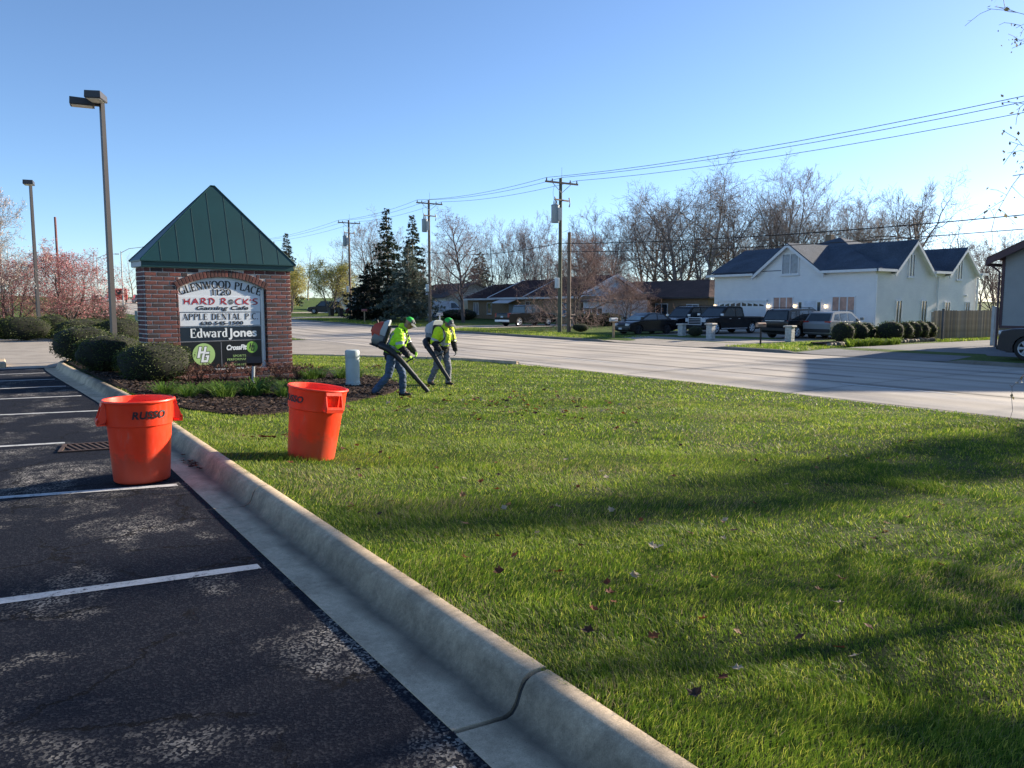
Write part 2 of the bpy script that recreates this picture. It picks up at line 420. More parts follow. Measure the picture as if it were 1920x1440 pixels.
# ---- kerb and gutter round the lawn, cast in lengths
cpath = smooth_path([(1.43,-6),(1.43,0),(1.43,7),(1.43,14),(1.34,16.5),(1.21,19),(1.06,22),(1.0,24),(1.12,25.3),(1.75,26.9),(3.6,28.9),(6.2,30.8),(8.6,31.9),(10.9,30.8),(13.0,28.2),(14.7,25.8),(15.7,22.8)], .2)
PROF = [(0,-.06),(0,.002),(.10,-.004),(.24,-.012),(.275,.0),(.30,.03),(.32,.085),(.34,.122),(.365,.14),(.40,.148),(.452,.148),(.468,.138),(.472,.02),(.472,-.1)]
KROOT = empty('kerb', (0,0,0)); tag(KROOT,kind='structure')
d = np.gradient(cpath, axis=0); d /= np.linalg.norm(d,axis=1)[:,None]; nrm = np.stack([d[:,1],-d[:,0]],1)
arc = np.concatenate([[0],np.cumsum(np.linalg.norm(np.diff(cpath,axis=0),axis=1))])
cuts = [0]+list(np.arange(8.57, arc[-1]-1, 4.08))+[arc[-1]]
cuts = [c for c in cuts]; cuts.insert(1, 4.49)
def at_arc(s): return np.array([np.interp(s,arc,cpath[:,0]),np.interp(s,arc,cpath[:,1])]), np.array([np.interp(s,arc,nrm[:,0]),np.interp(s,arc,nrm[:,1])])
for i in range(len(cuts)-1):
    a, e = cuts[i]+.013, cuts[i+1]-.013; k = max(4, int((e-a)/.3)); rings=[]
    for q,s_ in enumerate(np.linspace(a,e,k)):
        p,nn = at_arc(s_); base = 0 if p[0]<1.6 and p[1]<25 else float(drive_z(np.array(p[0]),np.array(p[1])))
        sink = float(.006*(rnd.random()-.5))
        rings.append([(p[0]+nn[0]*u, p[1]+nn[1]*u, base+z*(1 if (0<q<k-1) else 1)+ (0 if i%2 else .003)) for u,z in PROF])
    b = MB(); b.loft(rings, close=False, cap=False); n_=len(PROF)
    b.f.append(tuple(range(n_))); b.m.append(0); b.f.append(tuple((k-1)*n_+j for j in range(n_-1,-1,-1))); b.m.append(0)
    b.build('kerb_length', CURB, KROOT, smooth=.7)
# dark packed dirt in the joints
jb = MB(); rings=[]
for s_ in np.linspace(0,arc[-1],140):
    p,nn = at_arc(s_); base = 0 if p[0]<1.6 and p[1]<25 else float(drive_z(np.array(p[0]),np.array(p[1])))
    rings.append([(p[0]+nn[0]*u, p[1]+nn[1]*u, base+z-.02) for u,z in PROF[2:-2]])
jb.loft(rings, close=False, cap=False); jb.build('joint_fill', TAR, KROOT)

# ---- far side kerb, yards and drives
kb = MB(); APR = [(26.6,34.2),(56,62),(15.2,21.4),(94,99),(118,124)]
def aprf(y):
    m = 1.0
    for a,c in APR: m = min(m, max(0, min(1, max(a-y, y-c)/.8)))
    return m
rings=[]
for y in np.concatenate([np.linspace(-40,10,10), np.linspace(10.3,70,200), np.linspace(71,260,120)]):
    h = .03+.11*aprf(y); z0=-.45+float(rise(y))
    rings.append([(29.28,y,z0-.2),(29.28,y,z0),(29.32,y,z0+h*.9),(29.36,y,z0+h),(29.50,y,z0+h+.005),(29.52,y,z0-.2)])
kb.loft(rings,close=False,cap=False); tag(kb.build('road_kerb', KERB2, smooth=.6),None,None,None,'structure')
yy = np.concatenate([np.linspace(-40,10,6), np.linspace(11,70,120), np.linspace(72,260,60), [400,700]])
def yz(X,Y):
    a = np.vectorize(aprf)(Y); e = np.clip((X-29.5)/3,0,1)
    return yard_z(X,Y)*e+(1-e)*(-.45+rise(Y)+.03+.115*a)-.0
grid_sheet('yards', [29.5,30,30.6,31.5,32.6,35,40,48,60,90,200,500], yy, yz, TURF2)
def drive(name, poly, mat, lift=.006, kind='structure', n=14):
    """flat pavement laid on the yard: fan of quads in u,v between two side lines"""
    (a0,a1),(c0,c1) = poly; V=[];k=n
    for i in range(k):
        t=i/(k-1); p=np.array(a0)*(1-t)+np.array(a1)*t; q=np.array(c0)*(1-t)+np.array(c1)*t
        for s_ in np.linspace(0,1,8):
            w_=p*(1-s_)+q*s_; V.append((w_[0],w_[1],float(yz(np.array(w_[0]),np.array(w_[1])))+lift))
    V=np.array(V); idx=(np.arange(7)[None,:]+np.arange(k-1)[:,None]*8).ravel()
    o=link_mesh(name,np_mesh(name,V,np.stack([idx,idx+1,idx+9,idx+8],1),mat)); return tag(o,None,None,None,kind)
drive('driveway', (((29.45,34.6),(47.3,44.5)),((29.45,26.2),(47.3,28.2))), DRIVE)
drive('driveway', (((29.45,62),(49.5,62.5)),((29.45,56),(49.5,56.5))), DRIVE)
drive('side_drive', (((29.45,21.6),(60,22.0)),((29.45,15.0),(60,19.0))), DRIVE2)
drive('forecourt', (((32.5,15.0),(39.4,18.8)),((32.5,-10),(39.4,-10))), DRIVE2, .010)
drive('driveway', (((29.45,124),(50,124)),((29.45,118),(50,118))), DRIVE)
drive('driveway', (((29.45,99),(50,99)),((29.45,94),(50,94))), DRIVE)
# green islands in the paved yard
def island(name, cx, cy, rx, ry, rz, h=.05, mat=TURF2):
    b=MB(); k=28; V=[(cx,cy,0)]; rings=[]
    for f,z in ((.0,h),(.5,h),(.85,h*.8),(1,.0),(1.0,-.1)):
        ring=[]
        for j in range(k):
            a=2*PI*j/k; x=rx*f*math.cos(a); y=ry*f*math.sin(a)
            X=cx+x*math.cos(rz)-y*math.sin(rz); Y=cy+x*math.sin(rz)+y*math.cos(rz)
            ring.append((X,Y,float(yz(np.array(X),np.array(Y)))+.008+z))
        rings.append(ring)
    b.loft(rings,True,False); return tag(b.build(name,mat,smooth=.8),None,None,None,'structure')
island('grass_island', 36.9,34.0,5.2,1.5,R(108))
island('grass_island', 30.9,35.3,.75,1.6,0,.04)
# ================================================================== PLANT BED, GRASS, LEAVES
BED = smooth_path([(2.0,13.6),(2.45,12.75),(3.1,12.1),(3.95,12.5),(5.3,13.7),(6.35,14.6),(7.5,16.0),(8.25,17.6),(8.35,19.6),(8.2,21.6),(7.6,23.8),(5.2,25.6),(3.0,26.4),(2.0,25.9),(1.62,25.0),(1.58,23.5),(1.70,20.5),(1.85,17),(1.95,15)], .4)
def bed_z(X,Y):
    return lawn_s(X,Y)+.05
MULCH,n_,b_ = new_mat('mulch'); v_ = coords(n_)
vo = nd(n_,'ShaderNodeTexVoronoi', Scale=38.0); n_.links.new(v_, vo.inputs['Vector'])
n_.links.new(ramp(n_, vo.outputs['Color'], [(.1,(.010,.007,.006)),(.6,(.035,.022,.017)),(.95,(.085,.055,.042))]), b_.inputs['Base Color'])
b_.inputs['Roughness'].default_value=.95; b_.inputs['Specular IOR Level'].default_value=.15; bump(n_, b_, vo.outputs['Distance'], 1.0, .03)
bc = BED.mean(0); rings=[]; b = MB()
for f in (.02,.2,.4,.6,.75,.88,.96,1.0,1.005):
    ring=[]
    for p in BED:
        q = bc+(p-bc)*f; z=float(bed_z(q[0],q[1]))- (.03 if f==1.0 else .10 if f>1 else 0)+.02*(rnd.random()-.5)
        ring.append((q[0],q[1],z))
    rings.append(ring)
b.loft(rings,True,False); tag(b.build('mulch_bed', MULCH, smooth=.9),None,None,None,'structure')
# bark chips
N=9000; cx=rng.uniform(1.6,8.4,N*2); cy=rng.uniform(12,20,N*2); k=inpoly(cx,cy,BED); cx=cx[k][:N]; cy=cy[k][:N]; N=len(cx)
cz=bed_z(cx,cy)+.012; a=rng.uniform(0,2*PI,N); L=rng.uniform(.015,.05,N); Wd=rng.uniform(.006,.015,N); t=rng.uniform(-.5,.5,N)
dx=np.stack([np.cos(a),np.sin(a),t],1)*L[:,None]; dy=np.stack([-np.sin(a),np.cos(a),rng.uniform(-.6,.6,N)],1)*Wd[:,None]
C=np.stack([cx,cy,cz],1); V=np.stack([C-dx-dy,C+dx-dy,C+dx+dy,C-dx+dy],1).reshape(-1,3)
CHIP=leafmat('bark_chip',[(0,(.012,.008,.007)),(.6,(.05,.03,.023)),(1,(.13,.09,.065))],.9,0)
tag(link_mesh('bark_chips',np_mesh('bark_chips',V,np.arange(4*N).reshape(-1,4),CHIP)),'dark shredded bark spread over the plant bed','mulch',None,'stuff')

# ---- grass blades
GRASS = leafmat('grass_blade', None, .5, .5, attr=True)
def grass(name, X, Y, Z, H, Wd, seg, lean=.55, tint=None):
    N=len(X); a=rng.uniform(0,2*PI,N); la=a+rng.uniform(-1.2,1.2,N)
    s=np.stack([np.cos(a),np.sin(a),np.zeros(N)],1)*Wd[:,None]/2
    ln=(rng.random(N)**1.3*lean*2)[:,None]*np.stack([np.cos(la),np.sin(la),np.zeros(N)],1)
    st=np.tanh(3*np.sin(2*PI*(X*.42+Y*.91+.5*vnoise(X,Y,4,31))/2.1))     # passes of the mower
    ln=ln+(.38*st)[:,None]*np.array([[.9,-.43,0]])
    P=np.stack([X,Y,Z],1); up=np.array([0,0,1.])
    clump=vnoise(X,Y,.55,7); big=vnoise(X,Y,3.1,8); g=rng.random(N)
    lo=np.array([.042,.108,.012]); hi=np.array([.230,.340,.030]); yel=np.array([.46,.50,.08]); dry=np.array([.36,.31,.17])
    fine=vnoise(X,Y,.13,41); m=np.clip(-.32+.36*clump+.36*big+.42*fine+.42*g,0,1)[:,None]; c=lo*(1-m)+hi*m
    c=np.where((g>.90-.12*big)[:,None],yel,c)
    dd=(rng.random(N) < .045+.30*np.clip(vnoise(X,Y,.8,9)-.62,0,1)*3)[:,None]; c=np.where(dd,dry*rng.uniform(.6,1,N)[:,None],c)
    if tint is not None: c=c*np.array(tint)
    if seg==2:
        mid=P+(up+ln*.35)*(H*.55)[:,None]; tip=P+(up*.92+ln)*H[:,None]
        V=np.stack([P-s,P+s,mid+s*.8,mid-s*.8,tip],1).reshape(-1,3); i=np.arange(N)[:,None]*5
        F=[i+np.array([[0,1,2,3]]), i+np.array([[3,2,4]])]; c=np.repeat(c,5,0)
    else:
        tip=P+(up*.92+ln)*H[:,None]; V=np.stack([P-s,P+s,tip],1).reshape(-1,3)
        F=np.arange(3*N).reshape(-1,3); c=np.repeat(c,3,0)
    return tag(link_mesh(name,np_mesh(name,V,F,GRASS,False,c)),None,None,None,'stuff')
def scatter(dens, r0, r1, seg, H, Wd):
    A=(15.8-1.8)*(r1+1.5); N=int(dens*A)
    X=rng.uniform(1.86,15.7,N); Y=rng.uniform(-1.5,r1,N); d=np.hypot(X,Y)
    hd=np.degrees(np.arctan2(X,Y)); edge=np.array([0]); 
    keep=(d>=r0)&(d<r1)&(hd<78)&(hd>-5)&(Y<31.2)
    X,Y=X[keep],Y[keep]
    xlv=np.interp(Y,[-9,14,16.5,19,22,24,25.0,26.0,27.2,28.6,30.2,31.3],[1.89,1.89,1.80,1.67,1.52,1.46,1.55,1.85,2.7,4.5,7.0,9.0])
    xrv=np.interp(Y,[-9,20,23,25.6,27.8,30,31.3],[15.65,15.65,15.3,14.2,12.6,10.6,9.2])
    wob=.05*(vnoise(Y,Y*0,.25,12)-.5)
    keep=(X>xlv-.015+wob)&(X<xrv+.03)&~inpoly(X,Y,BED); X,Y=X[keep],Y[keep]
    N=len(X); hh=H*rng.uniform(.6,1.25,N)*(.55+.9*vnoise(X,Y,.35,5))*(1+.5*(vnoise(X,Y,.9,15)>.83))
    return X,Y,lawn_s(X,Y)-.004,hh,Wd*rng.uniform(.7,1.3,N)
parts=[]
for (dens,r0,r1,seg,H,Wd) in ((14000,1.5,3.6,2,.038,.0031),(7500,3.6,6.2,2,.037,.0040),(3300,6.2,10.5,1,.038,.0068),(1200,10.5,17,1,.040,.012),(420,17,33,1,.042,.021)):
    parts.append((seg,)+scatter(dens,r0,r1,seg,H,Wd))
LB=None
for sgi,nm in ((2,'near_grass'),(1,'grass')):
    ps=[p[1:] for p in parts if p[0]==sgi]
    o=grass('grass',*[np.concatenate([p[i] for p in ps]) for i in range(5)],sgi)
    tag(o,'short green lawn blades close to the kerb' if sgi==2 else 'mown green lawn blades reaching to the road','grass',None,'stuff')
# coarse tufts across the road
def rough_grass(N,x0,x1,y0,y1,H,Wd,poly=None,tint=None,zf=yz,lift=0,lean=.5,label='grass'):
    X=rng.uniform(x0,x1,N);Y=rng.uniform(y0,y1,N)
    if poly is not None: k=inpoly(X,Y,poly);X,Y=X[k],Y[k]
    o=grass('grass',X,Y,zf(X,Y)+lift,H*rng.uniform(.5,1.3,len(X)),np.full(len(X),Wd),1,lean,tint); return tag(o,label,'grass')
rough_grass(9000,29.6,34,35.6,57.5,.09,.03,label='rough verge grass in front of the brick ranch house')
rough_grass(6000,29.6,36.5,21.8,25.8,.10,.03,label='sunlit verge grass beside the wide paved yard')
rough_grass(5000,29.6,34,65,92,.10,.045,label='rough verge grass under the conifers')
rough_grass(9000,1.5,15.6,46,77,.08,.05,zf=lambda X,Y:lawn_z(X,Y)-.02,label='mown verge grass beyond the entrance drive')
rough_grass(2500,43,52,21.9,22.9,.16,.03,label='weedy grass strip along the wooden fence')

# ---- fallen leaves
LEAFC=[(.16,.045,.018),(.24,.075,.025),(.10,.035,.018),(.06,.03,.02),(.30,.16,.07),(.42,.34,.24)]
LMATS=[leafmat('dry_leaf_%s'%nm,[(0,tuple(x*.8 for x in c)),(1,c)],.7,.2) for nm,c in zip(('rust','orange','brown','dark','tan','pale'),LEAFC)]
def leaf_mesh(name, mat, curl):
    b=MB(); pts=[(0,-.5),(.22,-.3),(.42,-.25),(.30,-.02),(.38,.22),(.18,.2),(.0,.5),(-.2,.22),(-.4,.18),(-.27,-.05),(-.44,-.22),(-.2,-.32)]
    vs=[(0,0,0)]+[(x,y,curl*(x*x*1.6+abs(y)*.35)+.05*math.sin(7*x+5*y)) for x,y in pts]
    b.add(vs,[(0,i+1,(i+1)%12+1) for i in range(12)])
    b.tube([(0,-.48,.05),(.02,-.62,.09),(.05,-.8,.07)],[.018,.014,.012],4)
    return b.mesh(name,mat)
lms=[leaf_mesh('fallen_leaf',m,cu) for m in LMATS for cu in (.25,.8)]
LG=('fallen leaves lying on the lawn','dry curled fallen leaf lying in the lawn grass')
def leaf_at(x,y,s,mi=None):
    k=rnd.choice(range(len(lms))) if mi is None else mi
    o=link_mesh('fallen_leaf',lms[k]); o.location=(x,y,float(lawn_s(x,y))+.040)
    o.rotation_euler=(rnd.uniform(-.5,.5),rnd.uniform(-.5,.5),rnd.uniform(0,6.28)); o.scale=(s,s,s)
    return tag(o,LG[1],'leaf',LG[0])
cnt=0
while cnt<128:                                   # a drift the blowers are pushing
    x=rnd.gauss(8.1,1.5); y=rnd.gauss(12.6,1.6)
    if x>14 or x<3.2 or (BED[:,0].max()>x and inpoly(np.array([x]),np.array([y]),BED)[0]): continue
    leaf_at(x,y,rnd.uniform(.07,.13)); cnt+=1
cnt=0
while cnt<105:
    hd=R(rnd.uniform(14,64)); d_=rnd.uniform(2.6,12.5)*rnd.random()**.35; x=d_*math.sin(hd); y=d_*math.cos(hd)
    if x<2.2 or x>15 or inpoly(np.array([x]),np.array([y]),BED)[0]: continue
    leaf_at(x,y,rnd.uniform(.05,.085)); cnt+=1
for i in range(26):                              # small heap by the upright bin
    leaf_at(rnd.gauss(2.75,.18),rnd.gauss(9.55,.06),rnd.uniform(.05,.08),rnd.choice([0,1,4,5]))
for i in range(34): leaf_at(rnd.uniform(7.0,10.2),rnd.gauss(22.6,.35),rnd.uniform(.08,.14))

for i in range(16):                              # leaves washed together in the gutter
    o=link_mesh('gutter_leaf',lms[rnd.choice([4,5,6,7,2,3])]); o.location=(rnd.uniform(1.60,1.70),rnd.gauss(8.75,.28),.012); s=rnd.uniform(.05,.09); o.scale=(s,s,s*.6); o.rotation_euler=(rnd.uniform(-.2,.2),rnd.uniform(-.2,.2),rnd.uniform(0,6.28))
    tag(o,'dark wet leaf in the gutter beside the upright trash can','leaf','leaves washed into the gutter')
# ================================================================== DRAIN GRATE
IRON=M('rusty_iron',(.075,.045,.032),.75,.3,var=.4,scale=12,bmp=.3)
HOLESHADE=M('drain_shade',(.004,.004,.004),.9)
g=empty('drain_grate',(.90,10.42,0),R(-10)); tag(g,'rusty slotted drain grate set in the asphalt beside the kerb','drain grate')
b=MB(); b.bb(-.36,.36,-.27,-.23,.001,.018); b.bb(-.36,.36,.23,.27,.001,.018); b.bb(-.36,-.32,-.23,.23,.001,.018); b.bb(.32,.36,-.23,.23,.001,.018); b.build('frame',IRON,g)
b=MB(); b.bb(-.32,.32,-.23,.23,.001,.005); b.build('pit',HOLESHADE,g)  # flat black sheet stands in for the shade down the drain
for i in range(9):
    x=-.28+i*.07; b=MB(); b.box((x,0,.011),(.026,.47,.012),R(20)); b.build('bar',IRON,g)

# ================================================================== BRICK SIGN
BR=[M('brick_%s'%k,c,.85,var=.3,scale=14,bmp=.35,bscale=60,rand=.28) for k,c in (('red',(.135,.042,.035)),('brown',(.098,.036,.032)),('dark',(.042,.026,.028)))]
MORT=M('mortar',(.55,.49,.44),.9,var=.2,scale=10,bmp=.4)
ROOFM=M('green_standing_seam',(.003,.043,.046),.38,.2,var=.12,scale=1.3,spec=.5)
SEAM=M('seam_dark_green',(.002,.028,.030),.7,var=.1,spec=.2)
SIGNW=M('sign_white_acrylic',(.66,.70,.74),.35,var=.03,scale=2)
SIGNN=M('sign_navy_acrylic',(.008,.018,.034),.3,var=.1); SIGNB=M('sign_black_acrylic',(.006,.008,.012),.3,var=.1)
ALU=M('sign_alu_trim',(.55,.56,.56),.45,.4,var=.1)
INK=M('ink_black',(.008,.008,.014),.45,var=.1); INKR=M('ink_red',(.36,.012,.03),.45,var=.1); INKW=M('ink_white',(.78,.83,.84),.4,var=.03)
INKG=M('ink_lime',(.20,.42,.06),.4,var=.12,scale=3); INKG2=M('ink_pale_lime',(.36,.55,.20),.4,var=.1)
SL=Vector((2.77,18.865,-.12)); SLEN=3.46; SH=R(82)           # left front corner, length, heading
sign=empty('monument_sign',SL,R(90)-SH,'brick monument sign with green pyramid roof listing tenants','sign')
# local axes: x along the face, -y towards the viewer, z up (z=0 is -.12 world)
DEP=.62; NB=13; PW=SLEN/NB; CH=.0985; Z0=-.2; NC=29; TOPZ=Z0+NC*CH
PX0,PX1=.72,2.78; PZ0=.29; SPR=2.20; ARCH=2.47     # opening, spring line, crown
OCX=(PX0+PX1)/2; HALF=(PX1-PX0)/2; RISEH=ARCH-SPR; RAD=(HALF**2+RISEH**2)/(2*RISEH); OCZ=ARCH-RAD
def arch_h(x): return OCZ+math.sqrt(max(0,RAD*RAD-(x-OCX)**2))
core=MB(); core.bb(.012,PX0-.05,.012,DEP-.012,Z0,TOPZ); core.bb(PX1+.05,SLEN-.012,.012,DEP-.012,Z0,TOPZ)
core.bb(PX0-.051,PX1+.051,.205,DEP-.012,Z0,TOPZ-.001); core.bb(PX0-.051,PX1+.051,.012,.061,Z0,PZ0-.04)
k=18; poly=[(PX0-.051,TOPZ-.002),(PX0-.051,SPR)]+[(PX0+(PX1-PX0)*i/k,arch_h(PX0+(PX1-PX0)*i/k)+.0) for i in range(k+1)]+[(PX1+.051,SPR),(PX1+.051,TOPZ-.002)]
core.prism(poly,.0125,.0605,'y'); core.build('mortar_core',MORT,sign)
def brick_mesh(l,d_,h,m): 
    b=MB(); b.bbox(-l/2,l/2,-d_/2,d_/2,-h/2,h/2,.005); return b.mesh('brick',m)
BM={}
def brick(x0,x1,z,y=.0,d_=.09,side=False):
    l=x1-x0-.020
    if l<.03: return
    mi=rnd.choices([0,1,2],[.55,.33,.12])[0]; key=(round(l,3),mi,side)
    if key not in BM: BM[key]=brick_mesh(l,d_,CH-.022,BR[mi])
    o=link_mesh('brick',BM[key],sign)
    if side: o.location=(y+.002*rnd.random(),(x0+x1)/2,z+CH/2); o.rotation_euler=(0,0,PI/2)
    else: o.location=((x0+x1)/2,d_/2+.003*(rnd.random()-.5)-.002,z+CH/2)
for c in range(NC):
    z=Z0+c*CH; off=0 if c%2 else PW/2
    xs=[0.0]+[off+i*PW for i in range(NB+1) if .03<off+i*PW<SLEN-.03]+[SLEN]
    for x0,x1 in zip(xs[:-1],xs[1:]):
        zt=z+CH
        ring=.17
        def blocked(x): 
            if x<PX0-.0 or x>PX1+.0: 
                if PX0-.14<x<PX1+.14 and SPR-.0<zt and z<SPR+.1: return False
                return False
            return zt>PZ0+.02 and z<arch_h(x)+ring-.02
        segs=[]
        if not(blocked(x0+.01) or blocked(x1-.01) or blocked((x0+x1)/2)): segs=[(x0,x1)]
        else:
            ss=np.linspace(x0,x1,28); ok=[not blocked(s) for s in ss]; st=None
            for s,f in zip(ss,ok):
                if f and st is None: st=s
                if not f and st is not None: segs.append((st,s)); st=None
            if st is not None: segs.append((st,x1))
        for (p,q) in segs:
            if c<2 and PX0<p<PX1: continue
            brick(p,q,z)
    # left end face
    hy=.0 if c%2 else .0
    ys=[.095,.34,DEP] if c%2 else [.0+.095,.22,.48,DEP]
    if c>8:
        for y0,y1 in zip(ys[:-1],ys[1:]): brick(y0,y1,z,y=.045,side=True)
# arch of soldier bricks
na=27; half_a=math.asin(HALF/RAD)*1.03; am={}
for i in range(na):
    a=-half_a+2*half_a*(i+.5)/na; l=2*half_a*RAD/na*1.05-.015
    mi=rnd.choices([0,1,2],[.25,.65,.1])[0]
    if mi not in am: 
        b=MB(); b.bbox(-l/2,l/2,-.05,.05,.0,.155,.005); am[mi]=b.mesh('brick',BR[mi])
    o=link_mesh('brick',am[mi],sign); o.location=(OCX+RAD*math.sin(a),.036,OCZ+RAD*math.cos(a)+.008); o.rotation_euler=(0,a,0)
# brick on right end and back, far from sight, as one part
b=MB()
for c in range(NC):
    z=Z0+c*CH+CH/2
    for y0,y1 in (((.095,.34),(.34,DEP)) if c%2 else ((.095,.22),(.22,.48),(.48,DEP))): b.box((SLEN-.035,(y0+y1)/2,z),(.08,y1-y0-.014,CH-.016))
    for i in range(NB): b.box(((i+.5)*PW+(0 if c%2 else PW/2)*(0 if i==NB-1 else 1)*.98,DEP-.035,z),(PW-.016,.08,CH-.016))
tag(b.build('rear_brickwork',BR[0],sign),kind='stuff')
# cabinet and panels
b=MB(); k=20; poly=[(PX0+.005,PZ0),(PX1-.005,PZ0)]+[(PX1-.005-(PX1-PX0-.01)*i/k,arch_h(PX1-.005-(PX1-PX0-.01)*i/k)-.004) for i in range(k+1)]
b.prism(poly,.075,.20,'y'); b.build('cabinet',SIGNW,sign)
b=MB(); b.bb(PX0+.0,PX1,.02,.074,PZ0-.045,PZ0+.015); b.bb(PX1-.10,PX1-.04,.055,.074,PZ0+.016,SPR-.02); b.build('cabinet_trim',ALU,sign)
def panel(name,x0,x1,z0,z1,mat,y=.066): b=MB(); b.bb(x0,x1,y,y+.009,z0,z1); return b.build(name,mat,sign)
PA=PX0+.02; PB=PX1-.11
panel('tenant_panel',PA,PB,1.665,2.02,SIGNW,.0655)
p_ap=panel('tenant_panel',PA,PB,1.325,1.655,SIGNW)
panel('tenant_panel',PA,PB,.985,1.307,SIGNN); panel('tenant_panel',PA,PB,.32,.965,SIGNB)
b=MB()
for x0,x1,z0,z1 in ((PA,PB,1.645,1.655),(PA,PB,1.325,1.335),(PA,PA+.01,1.335,1.645),(PB-.01,PB,1.335,1.645)): b.bb(x0,x1,.063,.0655,z0,z1)
b.build('panel_border',INK,p_ap)
b=MB(); b.bb(OCX-.08,OCX-.065,.064,.0658,.36,.94); b.bb(PA,PB,.063,.0654,.967,.982); b.build('divider',M('divider_grey',(.16,.17,.2),.5),sign)

# ---- lettering
def text_mesh(s, size, mat, ext=.003, shear=0, bold=0, sx=1.0, spacing=1.0, align='CENTER'):
    cu=bpy.data.curves.new('lettering','FONT'); cu.body=s; cu.size=size; cu.extrude=ext; cu.shear=shear; cu.offset=bold
    cu.space_character=spacing; cu.align_x=align; cu.align_y='BOTTOM_BASELINE'; cu.resolution_u=4
    o=bpy.data.objects.new('tmp',cu); COL.objects.link(o)
    dg=bpy.context.evaluated_depsgraph_get(); me=bpy.data.meshes.new_from_object(o.evaluated_get(dg))
    bpy.data.objects.remove(o); bpy.data.curves.remove(cu)
    me.materials.clear(); me.materials.append(mat); me.name='lettering'
    for v in me.vertices: v.co.x*=sx
    return me
def put_text(s,x,z,size,mat,y=.060,width=None,**kw):
    me=text_mesh(s,size,mat,**kw)
    if width:
        xs_=[v.co.x for v in me.vertices]; f_=width/(max(xs_)-min(xs_)); c_=(max(xs_)+min(xs_))/2
        for v in me.vertices: v.co.x=(v.co.x-c_)*f_
    o=link_mesh('lettering',me,sign); o.location=(x,y,z); o.rotation_euler=(PI/2,0,0); return o
# serif letters drawn as strokes: (x,z) in a unit cap height, pen: 1 thick, 0 thin, s = serif at both ends
def arcp(cx,cz,rx,rz,a0,a1,k=14): return [(cx+rx*math.cos(R(a0+(a1-a0)*i/k)),cz+rz*math.sin(R(a0+(a1-a0)*i/k))) for i in range(k+1)]
SER={
'A':(.78,[('t',[(.05,0),(.38,1)]),('T',[(.38,1),(.70,0)]),('t',[(.18,.34),(.56,.34)]),('S',(.05,0)),('S',(.70,0))]),
'C':(.76,[('r',arcp(.42,.5,.33,.49,48,312,18))]),
'D':(.80,[('T',[(.16,0),(.16,1)]),('S',(.10,0)),('S',(.10,1)),('r',[(.14,.98)]+arcp(.34,.5,.36,.48,90,-90,12)+[(.14,.02)])]),
'E':(.70,[('T',[(.16,0),(.16,1)]),('t',[(.1,.975),(.60,.975),(.60,.80)]),('t',[(.1,.025),(.63,.025),(.63,.22)]),('t',[(.16,.52),(.45,.52),(.45,.40)]),('t',[(.45,.52),(.45,.64)])]),
'G':(.82,[('r',arcp(.42,.5,.33,.49,48,325,18)),('T',[(.70,.05),(.70,.42)]),('S',(.70,.42))]),
'L':(.66,[('T',[(.16,0),(.16,1)]),('S',(.16,1)),('t',[(.08,.025),(.58,.025),(.58,.25)])]),
'N':(.86,[('t',[(.14,0),(.14,1)]),('T',[(.14,.98),(.70,.0)]),('t',[(.70,0),(.70,1)]),('S',(.14,0)),('S',(.70,1)),('S',(.10,1))]),
'O':(.84,[('r',arcp(.42,.5,.34,.49,90,450,24))]),
'P':(.72,[('T',[(.16,0),(.16,1)]),('S',(.16,0)),('r',[(.12,.98)]+arcp(.36,.74,.26,.24,90,-90,10)+[(.16,.50)])]),
'T':(.72,[('T',[(.36,0),(.36,1)]),('S',(.36,0)),('t',[(.06,.80),(.06,.975),(.66,.975),(.66,.80)])]),
'W':(1.08,[('T',[(.06,1),(.30,0)]),('t',[(.30,0),(.52,.95)]),('T',[(.52,.95),(.76,0)]),('t',[(.76,0),(1.0,1)]),('S',(.06,1)),('S',(1.0,1)),('S',(.52,.97))]),
'1':(.46,[('T',[(.24,0),(.24,1)]),('S',(.24,0)),('t',[(.24,.97),(.08,.82)])]),
'2':(.66,[('r',[(.08,.68)]+arcp(.33,.72,.24,.26,170,-20,12)+[(.08,.05)]),('T',[(.06,.05),(.58,.05)]),('t',[(.58,.02),(.58,.2)])]),
'0':(.68,[('r',arcp(.34,.5,.26,.49,90,450,24))]),
'.':(.30,[('T',[(.12,0),(.12,.12)])]),' ':(.42,[]),
'd':(.64,[('T',[(.47,0),(.47,1.02)]),('S',(.43,1.02)),('t',[(.47,.03),(.60,.03)]),('r',arcp(.29,.32,.20,.31,60,300,14))]),
'w':(.86,[('T',[(.06,.64),(.24,0)]),('t',[(.24,0),(.42,.62)]),('T',[(.42,.62),(.60,0)]),('t',[(.60,0),(.78,.64)]),('S',(.06,.64)),('S',(.78,.64))]),
'a':(.60,[('T',[(.42,0),(.42,.45)]),('r',[(.42,.45)]+arcp(.26,.45,.17,.19,0,160,8)),('r',arcp(.26,.18,.18,.17,60,310,12)),('t',[(.42,.03),(.54,.03)])]),
'r':(.50,[('T',[(.16,0),(.16,.64)]),('S',(.16,0)),('S',(.12,.64)),('r',arcp(.34,.42,.17,.22,150,50,7))]),
}
def ribbon(b,pts,wf,y=0,ext=.003):
    P=[Vector((p[0],p[1])) for p in pts]; k=len(P)
    if k<2: return
    vs=[]
    for i in range(k):
        t=(P[min(i+1,k-1)]-P[max(i-1,0)]); t=t.normalized() if t.length>0 else Vector((1,0)); nn=Vector((-t.y,t.x)); w=wf(t)/2
        for s_ in (1,-1): vs.append((P[i].x+nn.x*w*s_, -ext, P[i].y+nn.y*w*s_))
    b.add(vs,[(2*i,2*i+1,2*i+3,2*i+2) for i in range(k-1)])
